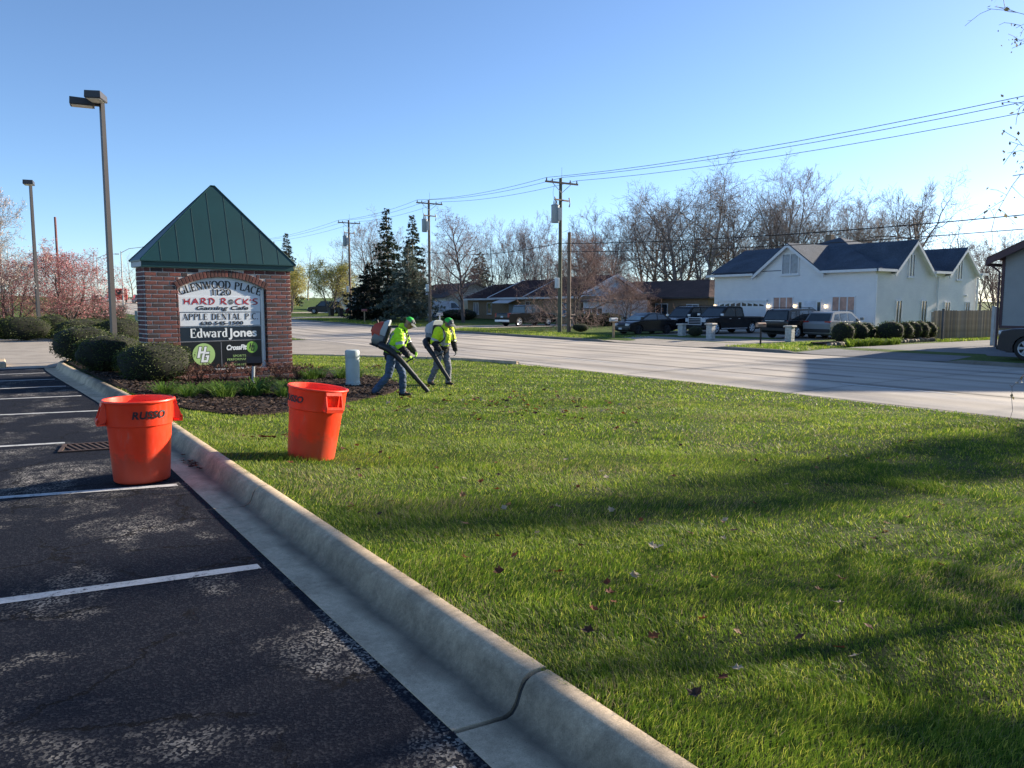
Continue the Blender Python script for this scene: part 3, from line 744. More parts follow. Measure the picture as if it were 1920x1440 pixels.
def serif_text(s, h, thick, thin, xs=1.0, xform=None, gap=.06, shear=0):
    """returns MB in local x/z plane centred on x"""
    tot=sum(SER[c][0]*xs+gap for c in s)-gap; x=-tot/2; b=MB()
    for c in s:
        wd,st=SER[c]
        def T(p): 
            X=x+p[0]*xs+shear*p[1]; q=(X*h,p[1]*h); return xform(q) if xform else q
        for e in st:
            if e[0]=='S':
                p=e[1]; ribbon(b,[T((p[0]-.11/xs**.5,p[1]*.95+.025)),T((p[0]+.11/xs**.5,p[1]*.95+.025))],lambda t:thin*h*1.1)
            else:
                pts=e[1]
                if e[0] in 'Tt' and xform: pts=[(pts[i][0]+(pts[i+1][0]-pts[i][0])*j/4,pts[i][1]+(pts[i+1][1]-pts[i][1])*j/4) for i in range(len(pts)-1) for j in range(4)]+[pts[-1]]
                if e[0]=='t': wf=lambda t:thin*h
                elif e[0]=='T': wf=lambda t:thick*h
                else: wf=lambda t:(thin+(thick-thin)*abs(t.y)**1.5)*h
                ribbon(b,[T(p) for p in pts],wf)
        x+=wd*xs+gap
    return b
def put_serif(s,x,z,h,mat,y=.060,width=None,**kw):
    b=serif_text(s,h,**kw)
    if width: xs_=[q[0] for q in b.v]; f_=width/(max(xs_)-min(xs_)); c_=(max(xs_)+min(xs_))/2; b.v=[((q[0]-c_)*f_,q[1],q[2]) for q in b.v]
    o=b.build('lettering',mat,sign,fix=False); o.location=(x,y,z); return o
RA=2.55
def bend(p): 
    a=p[0]/RA; r_=RA+p[1]; return (r_*math.sin(a), r_*math.cos(a)-RA)
put_serif('GLENWOOD PLACE',OCX-.02,2.215,.17,INK,y=.070,width=1.98,thick=.21,thin=.10,xs=.98,xform=bend,gap=.04)
put_serif('1120',OCX-.02,2.055,.135,INK,y=.070,width=.47,thick=.19,thin=.10,xs=1.0,gap=.05)
# red calligraphic name: tapering brush strokes
BRU={'H':(1.0,[[(.10,.95),(.2,.55),(.12,.02)],[(.1,.45),(.45,.52),(.75,.5)],[(.86,1.0),(.72,.55),(.8,-.02)]]),
'A':(1.0,[[(.05,-.02),(.28,.5),(.48,1.0)],[(.48,1.0),(.66,.5),(.86,0)],[(.24,.34),(.5,.40),(.72,.36)]]),
'R':(.95,[[(.2,.95),(.22,.5),(.12,0)],[(.08,.92),(.45,1.02),(.7,.8),(.5,.55),(.25,.5)],[(.35,.5),(.6,.25),(.92,0)]]),
'D':(.95,[[(.2,1.0),(.3,.6),(.2,.05)],[(.05,.9),(.5,1.0),(.85,.6),(.6,.15),(.15,.02)]]),
'C':(.95,[[(.9,.95),(.45,.95),(.1,.5),(.4,.06),(.92,.12)]]),
'K':(.95,[[(.15,1.0),(.22,.5),(.12,0)],[(.85,1.0),(.5,.6),(.25,.48)],[(.25,.5),(.55,.25),(.92,.02)]]),
'S':(.9,[[(.85,.95),(.4,.95),(.2,.72),(.5,.52),(.75,.3),(.5,.05),(.05,.08)]]),
"'":(.3,[[(.12,.92),(.2,.75),(.14,.62)]]),' ':(.6,[]),'O':(.95,[])}
b=MB(); hh=.145; sxx=1.30; tot=sum(BRU[c][0] for c in "HARD ROCK'S")*sxx*hh; x=-tot/2; ocen=None
for c in "HARD ROCK'S":
    wd,st=BRU[c]
    if c=='O': ocen=(x+wd*hh*sxx*.48,.45*hh)
    for pts in st:
        sp=smooth_path([(x+p[0]*hh*sxx,p[1]*hh) for p in pts],.012); nsp=len(sp)
        idx=[0]
        def wf(t,_i=idx,_n=nsp):
            f=_i[0]/max(1,_n-1); _i[0]+=1; return .034*(math.sin(PI*min(1,max(.06,.12+.8*f)))**.8)
        ribbon(b,sp,wf)
    x+=wd*hh*sxx
o=b.build('lettering',INKR,sign,fix=False); o.location=(OCX-.02,.0635,1.83)
b=MB(); ribbon(b,[(ocen[0]+.052*math.cos(a),ocen[1]+.052*math.sin(a)) for a in np.linspace(0,2*PI,25)],lambda t:.018); ribbon(b,[(ocen[0]+.024*math.cos(a),ocen[1]+.024*math.sin(a)) for a in np.linspace(0,2*PI,17)],lambda t:.012)
for k in range(6):
    a=k*PI/3; ribbon(b,[(ocen[0]+.034*math.cos(a),ocen[1]+.034*math.sin(a)),(ocen[0]+.046*math.cos(a),ocen[1]+.046*math.sin(a))],lambda t:.02)
o=b.build('chip_emblem',INK,sign,fix=False); o.location=(OCX-.02,.0635,1.83)
put_text('Gaming Cafe',OCX,1.71,.125,INK,y=.0625,width=1.25,shear=.25,bold=.003)
put_serif('APPLE DENTAL P.C.',OCX-.045,1.475,.145,INK,y=.0640,width=1.80,thick=.17,thin=.065,xs=.90,gap=.075)
put_text('630-545-1500',OCX-.03,1.355,.115,INK,y=.0625,width=1.03,bold=.003)
put_serif('Edward',OCX-.345,1.065,.205,INKW,y=.0645,width=.86,thick=.17,thin=.075,xs=.92,gap=.03)
put_text('Jones',OCX+.46,1.065,.28,INKW,y=.0625,width=.70,bold=.008)
def disc(name,cx,cz,r_,mat,y): b=MB(); b.cyl((cx,y,cz),(cx,y+.003,cz),r_,None,36); return b.build(name,mat,sign)
disc('round_emblem',OCX-.49,.665,.262,INKG2,.0615)
def hg(cx,cz,s,mat,y,grow=0):
    b=MB(); sh=.22
    def bar(x0,x1,z0,z1):
        x0-=grow;x1+=grow;z0-=grow;z1+=grow
        pts=[(x0,z0),(x1,z0),(x1,z1),(x0,z1)]; b.add([(cx+(px+sh*pz)*s,y,cz+pz*s) for px,pz in pts],[(0,1,2,3)])
    bar(-.62,-.34,-.35,.85);bar(-.05,.20,.05,.85);bar(-.34,-.05,.12,.36)
    bar(-.12,.14,-.85,.04);bar(.14,.62,-.85,-.62);bar(.14,.60,.05,.28);bar(.42,.66,-.62,-.10);bar(.26,.42,-.30,-.10)
    return b.build('monogram',mat,sign,fix=False)
hg(OCX-.50,.665,.215,INK,.0605,.06); hg(OCX-.50,.665,.215,INKW,.0595)
disc('round_emblem',OCX+.68,.80,.14,INKG,.0615); hg(OCX+.68,.80,.108,INK,.0605)
put_text('CrossFit',OCX+.30,.75,.165,INKW,y=.0625,width=.50,shear=.22,bold=.007)
put_text('SPORTS',OCX+.36,.575,.075,INKG2,y=.0625,width=.32); put_text('PERFORMANCE',OCX+.36,.49,.078,INKG2,y=.0625,width=.60); put_text('CUSTOM FITNESS',OCX+.36,.36,.075,INKG2,y=.0625,width=.70)
# roof: fascia, pyramid, seams, soffit
OV=.06; FZ=TOPZ+.005; FH=.15; AP=FZ+FH+1.80; ax=SLEN/2-.02; ay=DEP/2
b=MB(); b.bb(-OV,SLEN+OV,-OV,DEP+OV,FZ,FZ+FH); b.build('fascia',ROOFM,sign)
b=MB(); b.bb(-OV-.012,-OV-.001,-OV+.01,DEP+OV,FZ+.01,FZ+FH-.02); b.build('end_trim',M('pale_trim',(.5,.5,.48),.6),sign)
E0=-OV-.04; E1=SLEN+OV+.04; Y0=-OV-.05; Y1=DEP+OV+.05; ZB=FZ+FH
b=MB(); b.add([(E0,Y0,ZB),(E1,Y0,ZB),(E1,Y1,ZB),(E0,Y1,ZB),(ax-.05,ay,AP),(ax+.05,ay,AP),(E0,Y0,ZB-.025),(E1,Y0,ZB-.025),(E1,Y1,ZB-.025),(E0,Y1,ZB-.025)],
 [(0,1,5,4),(1,2,5),(2,3,4,5),(3,0,4),(0,6,7,1),(1,7,8,2),(2,8,9,3),(3,9,6,0),(9,8,7,6)]); roof=b.build('roof',ROOFM,sign)
for i in range(1,9):
    x=E0+(E1-E0)*(i+.12)/9.25; f=1-abs(x-ax)/((E1-E0)/2); f=max(.02,min(.985,f))
    p0=Vector((x,Y0,ZB)); p1=Vector((x,Y0+(ay-Y0)*f,ZB+(AP-ZB)*f)); b=MB(); b.tube([p0,p1],.006,4); b.build('standing_seam',SEAM,roof)
b=MB()
for (x,y) in ((E0,Y0),(E1,Y0),(E1,Y1),(E0,Y1)): b.tube([(x,y,ZB),(ax+(.05 if x>ax else -.05),ay,AP)],.016,6)
b.tube([(ax-.05,ay,AP),(ax+.05,ay,AP)],.02,6); b.build('hip_cap',ROOFM,roof)
# ================================================================== BINS
def mat_bin():
    m,n,b=new_mat('orange_plastic'); v=coords(n)
    c=ramp(n,noise(n,v,4,5),[(.3,(.86,.040,.009)),(.7,(.95,.055,.012))])
    sc=noise(n,coords(n,'Object',(1,1,.25)),22,6,.75)                                    # scuffs and grime
    c=mixc(n,ramp(n,sc,[(.60,(0,0,0)),(.72,(.55,.55,.55))]),c,(.62,.17,.11))
    sp=n.nodes.new('ShaderNodeSeparateXYZ'); n.links.new(v,sp.inputs[0])
    ad=nd(n,'ShaderNodeMath',operation='MULTIPLY_ADD'); n.links.new(noise(n,v,9,6,.7),ad.inputs[0]); ad.inputs[1].default_value=-.42; n.links.new(sp.outputs[2],ad.inputs[2])
    c=mixc(n,ramp(n,ad.outputs[0],[(-.0,(.5,.5,.5)),(.10,(0,0,0))]),c,(.30,.07,.035))
    n.links.new(c,b.inputs['Base Color']); n.links.new(ramp(n,sc,[(.4,(.36,)*3),(.7,(.6,)*3)]),b.inputs['Roughness']); bump(n,b,noise(n,v,120,4),.06,.005); return m
ORANGE=mat_bin()
def bin_(name,loc,rot,label,text_ang,handle_ang):
    t=empty(name,loc); t.rotation_euler=rot; tag(t,label,'trash can','orange waste bins used by the crew')
    b=MB(); prof=[(.0,.004),(.238,.004),(.250,.016),(.254,.05),(.285,.54),(.288,.552),(.300,.56),(.302,.575),(.309,.765),(.312,.772),(.324,.776),(.328,.786),(.325,.796),(.315,.80),(.303,.796),(.300,.78),(.279,.55),(.247,.05),(.0,.04)]
    b.lathe(prof,48); b.build('barrel',ORANGE,t,smooth=.6)
    for k in (0,PI):
        a=handle_ang+k; b=MB(); h=.095
        for s in (-1,1):
            y0,y1=(s*h-.006,s*h+.006); b.prism([(.296,.60),(.372,.575),(.376,.60),(.318,.772),(.30,.772)],y0,y1,'y')
        b.prism([(.300,.566),(.375,.566),(.377,.605),(.366,.605),(.362,.580),(.300,.580)],-h-.006,h+.006,'y')
        b.prism([(.326,.745),(.334,.745),(.322,.776),(.314,.776)],-h,h,'y')
        b.prism([(.352,.60),(.378,.60),(.3735,.625),(.347,.625)],-h-.006,h+.006,'y')
        b.build('handle',ORANGE,t,rot=(0,0,a))
    me=text_mesh('RUSSO',.098,INK,ext=.0015,shear=.2,bold=.0028,sx=.98,spacing=1.08)
    for v in me.vertices:
        r_=.3085+(v.co.z)+ (v.co.y)*.035; an=text_ang+v.co.x/.305
        v.co=Vector((r_*math.cos(an),r_*math.sin(an),.635+v.co.y))
    link_mesh('lettering',me,t); return t
# the way from each bin to the viewer
bin_('trash_can',(1.10,8.18,.004),(0,0,0),'orange trash can standing on the asphalt parking line',R(278.5),R(-2))
bin_('trash_can',(2.80,8.22,float(lawn_s(2.80,8.22))-.005),(R(1.5),R(7.0),R(-14)),'orange trash can tilting on the lawn beside the kerb',R(207),R(296))

# ================================================================== PEDESTAL, SPOTLIGHT
PLA=M('pale_green_plastic',(.42,.50,.49),.5,var=.08,scale=4)
t=empty('utility_pedestal',(6.82,16.95,float(bed_z(6.82,16.95))-.02)); tag(t,'pale round utility pedestal standing in the mulch','pedestal')
b=MB(); b.lathe([(.0,0),(.172,0),(.172,.09),(.165,.095),(.160,.10),(.160,.70),(.0,.70)],28); b.build('housing',PLA,t,smooth=.6)
b=MB(); b.lathe([(.166,.66),(.168,.665),(.168,.80),(.160,.825),(.13,.838),(.0,.842)],28); b.build('cap',PLA,t,smooth=.7)
b=MB(); b.box((-.03,-.163,.09),(.03,.02,.03)); b.build('latch',ALU,t)
t=empty('ground_spotlight',(4.62,17.25,float(bed_z(4.62,17.25))-.02),R(-8)); tag(t,'small black floodlight on a grey post in front of the sign','spotlight')
b=MB(); b.tube([(0,0,0),(.02,0,.42)],.035,10); b.build('post',M('galv_post',(.33,.36,.38),.5,.4),t,smooth=.6)
b=MB(); b.box((.03,.02,.53),(.30,.16,.15),0,0,Matrix.Rotation(R(-25),4,'X')); b.tube([(.02,0,.40),(.03,0,.5)],.02,8); b.build('lamp_head',M('black_cast',(.012,.012,.014),.5),t)
b=MB(); b.box((.03,.105,.565),(.26,.006,.11),0,0,Matrix.Rotation(R(-25),4,'X')); b.build('lens',M('lens_glass',(.2,.22,.24),.1),t)

# ================================================================== CAR PARK LIGHTS
BRONZE=M('bronze_paint',(.050,.046,.048),.45,.1,var=.1,scale=2)
LENSM=M('light_lens',(.75,.74,.70),.25,var=.05)
def lamp_post(loc,heads,label,H=8.05):
    t=empty('lamp_post',loc); tag(t,label,'lamp post','tall lights of the car park')
    b=MB(); rings=[]
    for z,w_ in ((0,.075),(H,.056)): rings.append([(-w_,-w_,z),(w_,-w_,z),(w_,w_,z),(-w_,w_,z)])
    b.loft(rings); b.build('pole',BRONZE,t,rot=(0,0,R(20)))
    b=MB(); b.bbox(-.15,.15,-.15,.15,0,.05,.01); b.bbox(-.11,.11,-.11,.11,.05,.12,.01); b.build('base',BRONZE,t)
    b=MB(); b.box((0,0,H+.02),(.125,.125,.05)); b.build('cap',BRONZE,t,rot=(0,0,R(20)))
    for hd,dz in heads:
        hroot=empty('lamp_head',(0,0,H-.10+dz),-hd+PI/2); hroot.parent=t      # x axis points along heading
        b=MB(); rings=[[(.20,-.205,-.04),(.82,-.205,-.04),(.82,.205,-.04),(.20,.205,-.04)],[(.20,-.22,-.02),(.84,-.22,-.02),(.84,.22,-.02),(.20,.22,-.02)],[(.20,-.21,.15),(.83,-.21,.17),(.83,.21,.17),(.20,.21,.15)]]
        b.loft(rings); b.build('shoebox',BRONZE,hroot)
        b=MB(); b.bb(.03,.21,-.05,.05,.0,.08); b.build('arm',BRONZE,hroot)
        b=MB(); b.bb(.25,.79,-.175,.175,-.052,-.041); b.build('lens',LENSM,hroot)
lamp_post((2.98,26.6,.0),((R(203),.06),(R(278),-.03)),'tall bronze lamp post with twin box heads beside the sign',7.72)
lamp_post((1.8,46.4,.05),((R(190),.0),),'bronze lamp post with one box head among the blossom trees',7.72)

# ================================================================== SHRUBS
def blob(c,rx,ry,rz,seed,k=20,m=12,sq=.8,amp=.08):
    """rings of a squarish noisy ellipsoid, bottom cut"""
    rings=[]
    for i in range(m+1):
        th=PI*(i/m); 
        ring=[]
        for j in range(k):
            ph=2*PI*j/k; f=lambda a: math.copysign(abs(a)**sq,a)
            x=f(math.sin(th))*f(math.cos(ph)); y=f(math.sin(th))*f(math.sin(ph)); z=-f(math.cos(th))
            n_=1+amp*(2*float(vnoise(ph*1.1+seed*3.1,th*1.6,.5,21))-1)
            ring.append((c[0]+rx*x*n_,c[1]+ry*y*n_,c[2]+rz*z*n_))
        rings.append(ring)
    return rings
def shrub_meshes(seed,leaves,size,lmat,cmat,sq=.8):
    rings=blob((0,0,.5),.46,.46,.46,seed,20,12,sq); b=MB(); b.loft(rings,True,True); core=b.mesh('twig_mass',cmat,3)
    rg=np.random.default_rng(seed); N=leaves
    th=np.arccos(np.clip(rg.uniform(-.96,1,N),-1,1)); ph=rg.uniform(0,2*PI,N)
    f=lambda a: np.sign(a)*np.abs(a)**sq
    D=np.stack([f(np.sin(th))*f(np.cos(ph)),f(np.sin(th))*f(np.sin(ph)),f(np.cos(th))],1)
    n_=1+.08*(2*vnoise(ph*1.1+seed*3.1,(PI-th)*1.6,.5,21)-1)+.10*(2*vnoise(ph*5,th*6,.5,22)-1)
    P=D*(.47*n_*(rg.uniform(.86,1.10,N)))[:,None]+np.array([0,0,.5])
    u=rg.normal(size=(N,3))+D*.6; u/=np.linalg.norm(u,axis=1)[:,None]; v=np.cross(u,rg.normal(size=(N,3))); v/=np.linalg.norm(v,axis=1)[:,None]
    s=(size*rg.uniform(.6,1.4,N))[:,None]
    V=np.stack([P-v*s*.45,P+u*s,P+v*s*.45,P-u*s*.4],1).reshape(-1,3)
    return core,np_mesh('foliage',V,np.arange(4*N).reshape(-1,4),lmat)
YEW=leafmat('yew_leaf',[(0,(.022,.045,.010)),(.6,(.060,.090,.018)),(1,(.14,.16,.04))],.55,.25)
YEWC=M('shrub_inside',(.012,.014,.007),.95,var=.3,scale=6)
SHR=[shrub_meshes(s,7000,.020,YEW,YEWC) for s in (1,2,3)]
SHRF=[shrub_meshes(s,1500,.036,YEW,YEWC,.9) for s in (4,5)]
STEM=M('shrub_stem',(.10,.075,.05),.9)
def shrub(loc,d,h,label,rz=0,ms=SHR,grp='clipped evergreen shrubs by the sign',k=0,dy=None):
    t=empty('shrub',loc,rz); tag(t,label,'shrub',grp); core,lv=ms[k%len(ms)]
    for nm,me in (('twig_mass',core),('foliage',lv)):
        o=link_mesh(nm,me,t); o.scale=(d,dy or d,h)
    b=MB()
    for a in range(5): b.tube([(.05*math.cos(a*1.3),.05*math.sin(a*1.3),-.05),(.16*d*math.cos(a*1.3),.16*d*math.sin(a*1.3),h*.4)],.012,5)
    b.build('stem',STEM,t); return t
bz=lambda x,y: float(bed_z(x,y))
shrub((2.78,18.15,bz(2.9,18.2)-.03),1.5,.86,'clipped evergreen shrub nearest the sign, overlapping its left corner',.3,k=0,dy=1.25)
shrub((2.22,20.6,bz(2.2,20.6)-.03),1.75,.90,'wide clipped evergreen shrub second from the sign along the kerb',.9,k=1,dy=1.3)
shrub((1.98,24.7,bz(2.0,24.7)-.03),1.55,.98,'clipped evergreen shrub at the corner where the kerb ends',.2,k=2)
shrub((3.6,24.4,bz(3.6,24.4)-.03),1.9,.75,'low clipped evergreen shrub at the foot of the lamp post',.2,k=0,dy=1.2)
dz_=lambda x,y: float(drive_z(np.array(x),np.array(y)))
shrub((1.0,43.6,dz_(1.,43.6)),2.5,1.15,'long clipped shrub across the drive at the picture edge',0.1,k=1,dy=1.3)
shrub((-.7,43.4,dz_(-.7,43.4)),2.0,1.05,'dark clipped shrub half out of the picture across the drive',0.1,k=2,dy=1.3)
shrub((2.35,45.4,dz_(2.,45.4)),1.4,1.2,'small rounded shrub beside the single-headed lamp post',0,k=0)
shrub((3.35,42.5,dz_(3.3,42.5)),2.3,1.15,'rounded shrub between the two lamp posts, lighter of the overlapping pair',.4,k=2,dy=1.5)
shrub((4.05,44.2,dz_(4.,44.2)),1.7,1.2,'rounded dark shrub behind the lighter one across the drive',.4,k=1)
shrub((5.0,42.0,dz_(5.,42.0)),2.0,1.3,'round clipped shrub across the drive behind the twin lamp post',.4,k=0,dy=1.5)
# kerbed island at the end of the bays
b=MB(); tag(island('kerbed_island',-2.2,26.0,3.1,.9,0,.13,CURB),kind='structure') if False else None
t=empty('kerbed_island',(0,0,0)); tag(t,kind='structure')
b=MB(); b.bbox(-6,.15,25.0,27.0,-.02,.15,.03); b.build('kerb_edge',CURB,t)
b=MB(); b.bb(-5.85,.0,25.15,26.85,.10,.165); b.build('soil',MULCH,t)

# ---- day lilies and dry twiggy shrubs in the bed
LILY=leafmat('lily_leaf',[(0,(.05,.11,.015)),(.6,(.11,.20,.03)),(1,(.20,.29,.055))],.45,.4)
def tuft_mesh(seed,N,r,h,w_,mat):
    rg=np.random.default_rng(seed); a=rg.uniform(0,2*PI,N); q=r*.45*rg.random(N)**.5
    P=np.stack([q*np.cos(a),q*np.sin(a),np.zeros(N)],1); la=a+rg.uniform(-.5,.5,N); L=h*rg.uniform(.6,1.2,N); out=r*rg.uniform(.3,1.1,N)
    o=np.stack([np.cos(la),np.sin(la),np.zeros(N)],1); s=np.stack([-np.sin(la),np.cos(la),np.zeros(N)],1)*w_/2
    p1=P+o*(out*.25)[:,None]+np.array([0,0,1])*(L*.6)[:,None]; p2=P+o*(out*.65)[:,None]+np.array([0,0,1])*(L)[:,None]; p3=P+o*out[:,None]+np.array([0,0,1])*(L*.78)[:,None]
    V=np.stack([P-s*.7,P+s*.7,p1+s,p1-s,p2+s*.8,p2-s*.8,p3],1).reshape(-1,3); i=np.arange(N)[:,None]*7
    return np_mesh('leaves',V,[i+np.array([[0,1,2,3]]),i+np.array([[3,2,4,5]]),i+np.array([[5,4,6]])],mat)
ORD='first second third fourth fifth sixth seventh eighth ninth tenth eleventh twelfth thirteenth fourteenth fifteenth sixteenth'.split()
TM=[tuft_mesh(s,130,.36,.20,.015,LILY) for s in (1,2,3)]
for i,(x,y,s) in enumerate(sorted([(2.45,14.9,1),(2.75,14.5,.9),(3.05,15.2,1),(3.35,14.5,1.1),(3.55,15.3,1.15),(3.95,14.9,1.2),(4.25,15.4,1.2),(4.5,14.6,.9),(4.75,15.0,1.1),(5.1,14.6,.8),(4.9,15.7,1),(6.35,18.6,1.1),(6.75,19.1,1.1),(7.25,18.8,1),(7.7,18.9,.9),(5.3,14.9,.7)])):
    o=link_mesh('day_lily',TM[i%3]); o.location=(x,y,bz(x,y)-.01); o.scale=(s,s,s*rnd.uniform(.85,1.15)); o.rotation_euler=(0,0,rnd.uniform(0,6))
    tag(o,'%s green grassy lily tuft in the mulch, counted from the kerb towards the workers'%ORD[i],'plant','lilies in the mulch bed')
TWIG=M('dry_twig',(.11,.062,.05),.9,var=.3,scale=5)
DRYL=leafmat('dry_shrub_leaf',[(0,(.07,.03,.025)),(1,(.16,.085,.06))],.8,.2)
def twig_shrub(seed,h,r):
    rg=random.Random(seed); b=MB(); tips=[]
    for i in range(26):
        a=rg.uniform(0,6.28); o=r*rg.uniform(.3,1); z=h*rg.uniform(.6,1); p=(o*math.cos(a),o*math.sin(a),z)
        m_=(p[0]*.4,p[1]*.4,z*.55); b.tube([(0,0,0),m_,p],[.006,.005,.003],3,False)
        for k in range(5):
            q=(p[0]*rg.uniform(.5,1.05)+rg.uniform(-.09,.09),p[1]*rg.uniform(.5,1.05)+rg.uniform(-.09,.09),z*rg.uniform(.55,1.05)); b.tube([tuple(.5*(x+y) for x,y in zip(m_,p)),q],[.004,.003],3,False); tips.append(q)
    N=260; rgn=np.random.default_rng(seed); T=np.array(tips)[rgn.integers(0,len(tips),N)]+rgn.normal(0,.035,(N,3)); u=rgn.normal(size=(N,3))*.016; v=rgn.normal(size=(N,3))*.012
    V=np.stack([T-u,T+v,T+u,T-v],1).reshape(-1,3)
    return b.mesh('twigs',TWIG,fix=False),np_mesh('dry_leaves',V,np.arange(4*N).reshape(-1,4),DRYL)
TS=[twig_shrub(s,.44,.42) for s in (3,4,5)]
DLAB=['brown twiggy shrub under the round green emblem of the sign','brown twiggy shrub under the middle of the sign','brown twiggy shrub behind the small floodlight','brown twiggy shrub under the right brick pier','brown twiggy shrub at the right end of the sign','brown twiggy shrub between clipped shrub and sign cabinet']
for i,(x,y) in enumerate([(3.75,18.35),(4.3,18.35),(4.95,18.55),(5.55,18.6),(6.15,18.75),(3.4,17.9)]):
    t=empty('dormant_shrub',(x,y,bz(x,y)-.02),rnd.uniform(0,6)); tag(t,DLAB[i],'shrub','dormant shrubs under the sign')
    for me,nm in zip(TS[i%3],('twigs','dry_leaves')): o=link_mesh(nm,me,t); o.scale=(1,1,rnd.uniform(.8,1.1))

# ================================================================== PEOPLE AND LEAF BLOWERS
def cap_tube(b,p0,r0,p1,r1,n=12):
    """tapered capsule"""
    p0=Vector(p0);p1=Vector(p1); d_=(p1-p0); L=d_.length; d_=d_.normalized() if L>1e-6 else Vector((0,0,1))
    pts=[];rad=[]
    for i in range(1,5): a=PI/2*i/4-PI/2; pts.append(p0+d_*r0*math.sin(a)); rad.append(max(.0005,r0*math.cos(a)))
    for i in range(0,4): a=PI/2*i/4; pts.append(p1+d_*r1*math.sin(a)); rad.append(max(.0005,r1*math.cos(a)))
    b.tube(pts,rad,n)
def flesh(name,caps,voxel,mats,parent,matfn=None,smooth=6,extra=None,fold=0):
    """one continuous skin grown round a set of tapered limbs"""
    b=MB()
    for c in caps: cap_tube(b,*c)
    if extra: extra(b)
    me=b.mesh('tmp',mats[0]); o=bpy.data.objects.new('tmp',me); COL.objects.link(o)
    m=o.modifiers.new('r','REMESH'); m.mode='VOXEL'; m.voxel_size=voxel
    s=o.modifiers.new('s','SMOOTH'); s.factor=.5; s.iterations=smooth
    dg=bpy.context.evaluated_depsgraph_get(); me2=bpy.data.meshes.new_from_object(o.evaluated_get(dg))
    bpy.data.objects.remove(o); bpy.data.meshes.remove(me)
    if fold:                                                      # creases in the cloth
        from mathutils import noise as mn
        nrs=[v.normal.copy() for v in me2.vertices]
        for v,nr in zip(me2.vertices,nrs):
            q=Vector((v.co.x*9,v.co.y*9,v.co.z*17)); v.co+=nr*fold*(1-2.2*abs(mn.noise(q))+.6*mn.noise(q*2.3))
        me2.update()
    me2.materials.clear()
    for m_ in mats: me2.materials.append(m_)
    if matfn:
        idx=[matfn(p.center) for p in me2.polygons]; me2.polygons.foreach_set('material_index',idx)
    me2.polygons.foreach_set('use_smooth',[True]*len(me2.polygons)); me2.name=name
    return link_mesh(name,me2,parent)
SKIN=M('skin',(.30,.16,.10),.55,var=.12,scale=12); LIME=M('hivis_lime',(.46,.86,.012),.75,var=.08,scale=9,bmp=.4,bscale=14)
LIME2=M('hivis_yellow',(.66,.86,.010),.75,var=.08,scale=9,bmp=.4,bscale=14)
BLK=M('black_cloth',(.012,.012,.016),.85,var=.2,scale=8); SILV=M('reflective_tape',(.42,.43,.44),.35,.2,var=.1,scale=20)
JEAN=M('blue_denim',(.052,.088,.155),.85,var=.4,scale=5,bmp=.3,bscale=25); GREYP=M('grey_trousers',(.16,.17,.20),.85,var=.3,scale=5,bmp=.3,bscale=25)
BOOT=M('boot_leather',(.03,.025,.022),.7); CAPG=M('cap_green',(.03,.52,.06),.7,var=.1); CAPD=M('cap_charcoal',(.10,.11,.11),.8); GLOV=M('work_glove',(.12,.13,.13),.8); GLOVL=M('lime_glove',(.42,.72,.06),.8)
def lerp(a,c,t): return tuple(x+(y-x)*t for x,y in zip(a,c))
def hand_caps(w_,dirv,side,curl):
    """palm and five fingers; w_ wrist, dirv along the forearm, side = thumb side"""
    d_=Vector(dirv).normalized(); s=Vector(side); s=(s-d_*s.dot(d_)).normalized(); pn=d_.cross(s).normalized(); w_=Vector(w_); out=[]
    out.append((w_,.026,w_+d_*.05,.030))
    for i,(o,l) in enumerate(((-.027,.062),(-.009,.074),(.009,.078),(.027,.07))):
        r0=w_+d_*.055+s*o; k1=r0+d_*l*.5+pn*curl*l*.25; k2=k1+d_*l*.25+pn*curl*l*.45; k3=k2-d_*l*.1*curl+pn*curl*l*.35
        out.append((w_+d_*.02+s*o*.7,.014,r0,.011)); out+= [(r0,.0105,k1,.0095),(k1,.0095,k2,.009),(k2,.009,k3,.0075)]
    th=w_+d_*.02+s*.03; t1=th+s*.028+d_*.03; t2=t1+d_*.03+pn*curl*.02; out+=[(w_+d_*.01,.018,th,.014),(th,.0135,t1,.011),(t1,.011,t2,.009)]
    return out
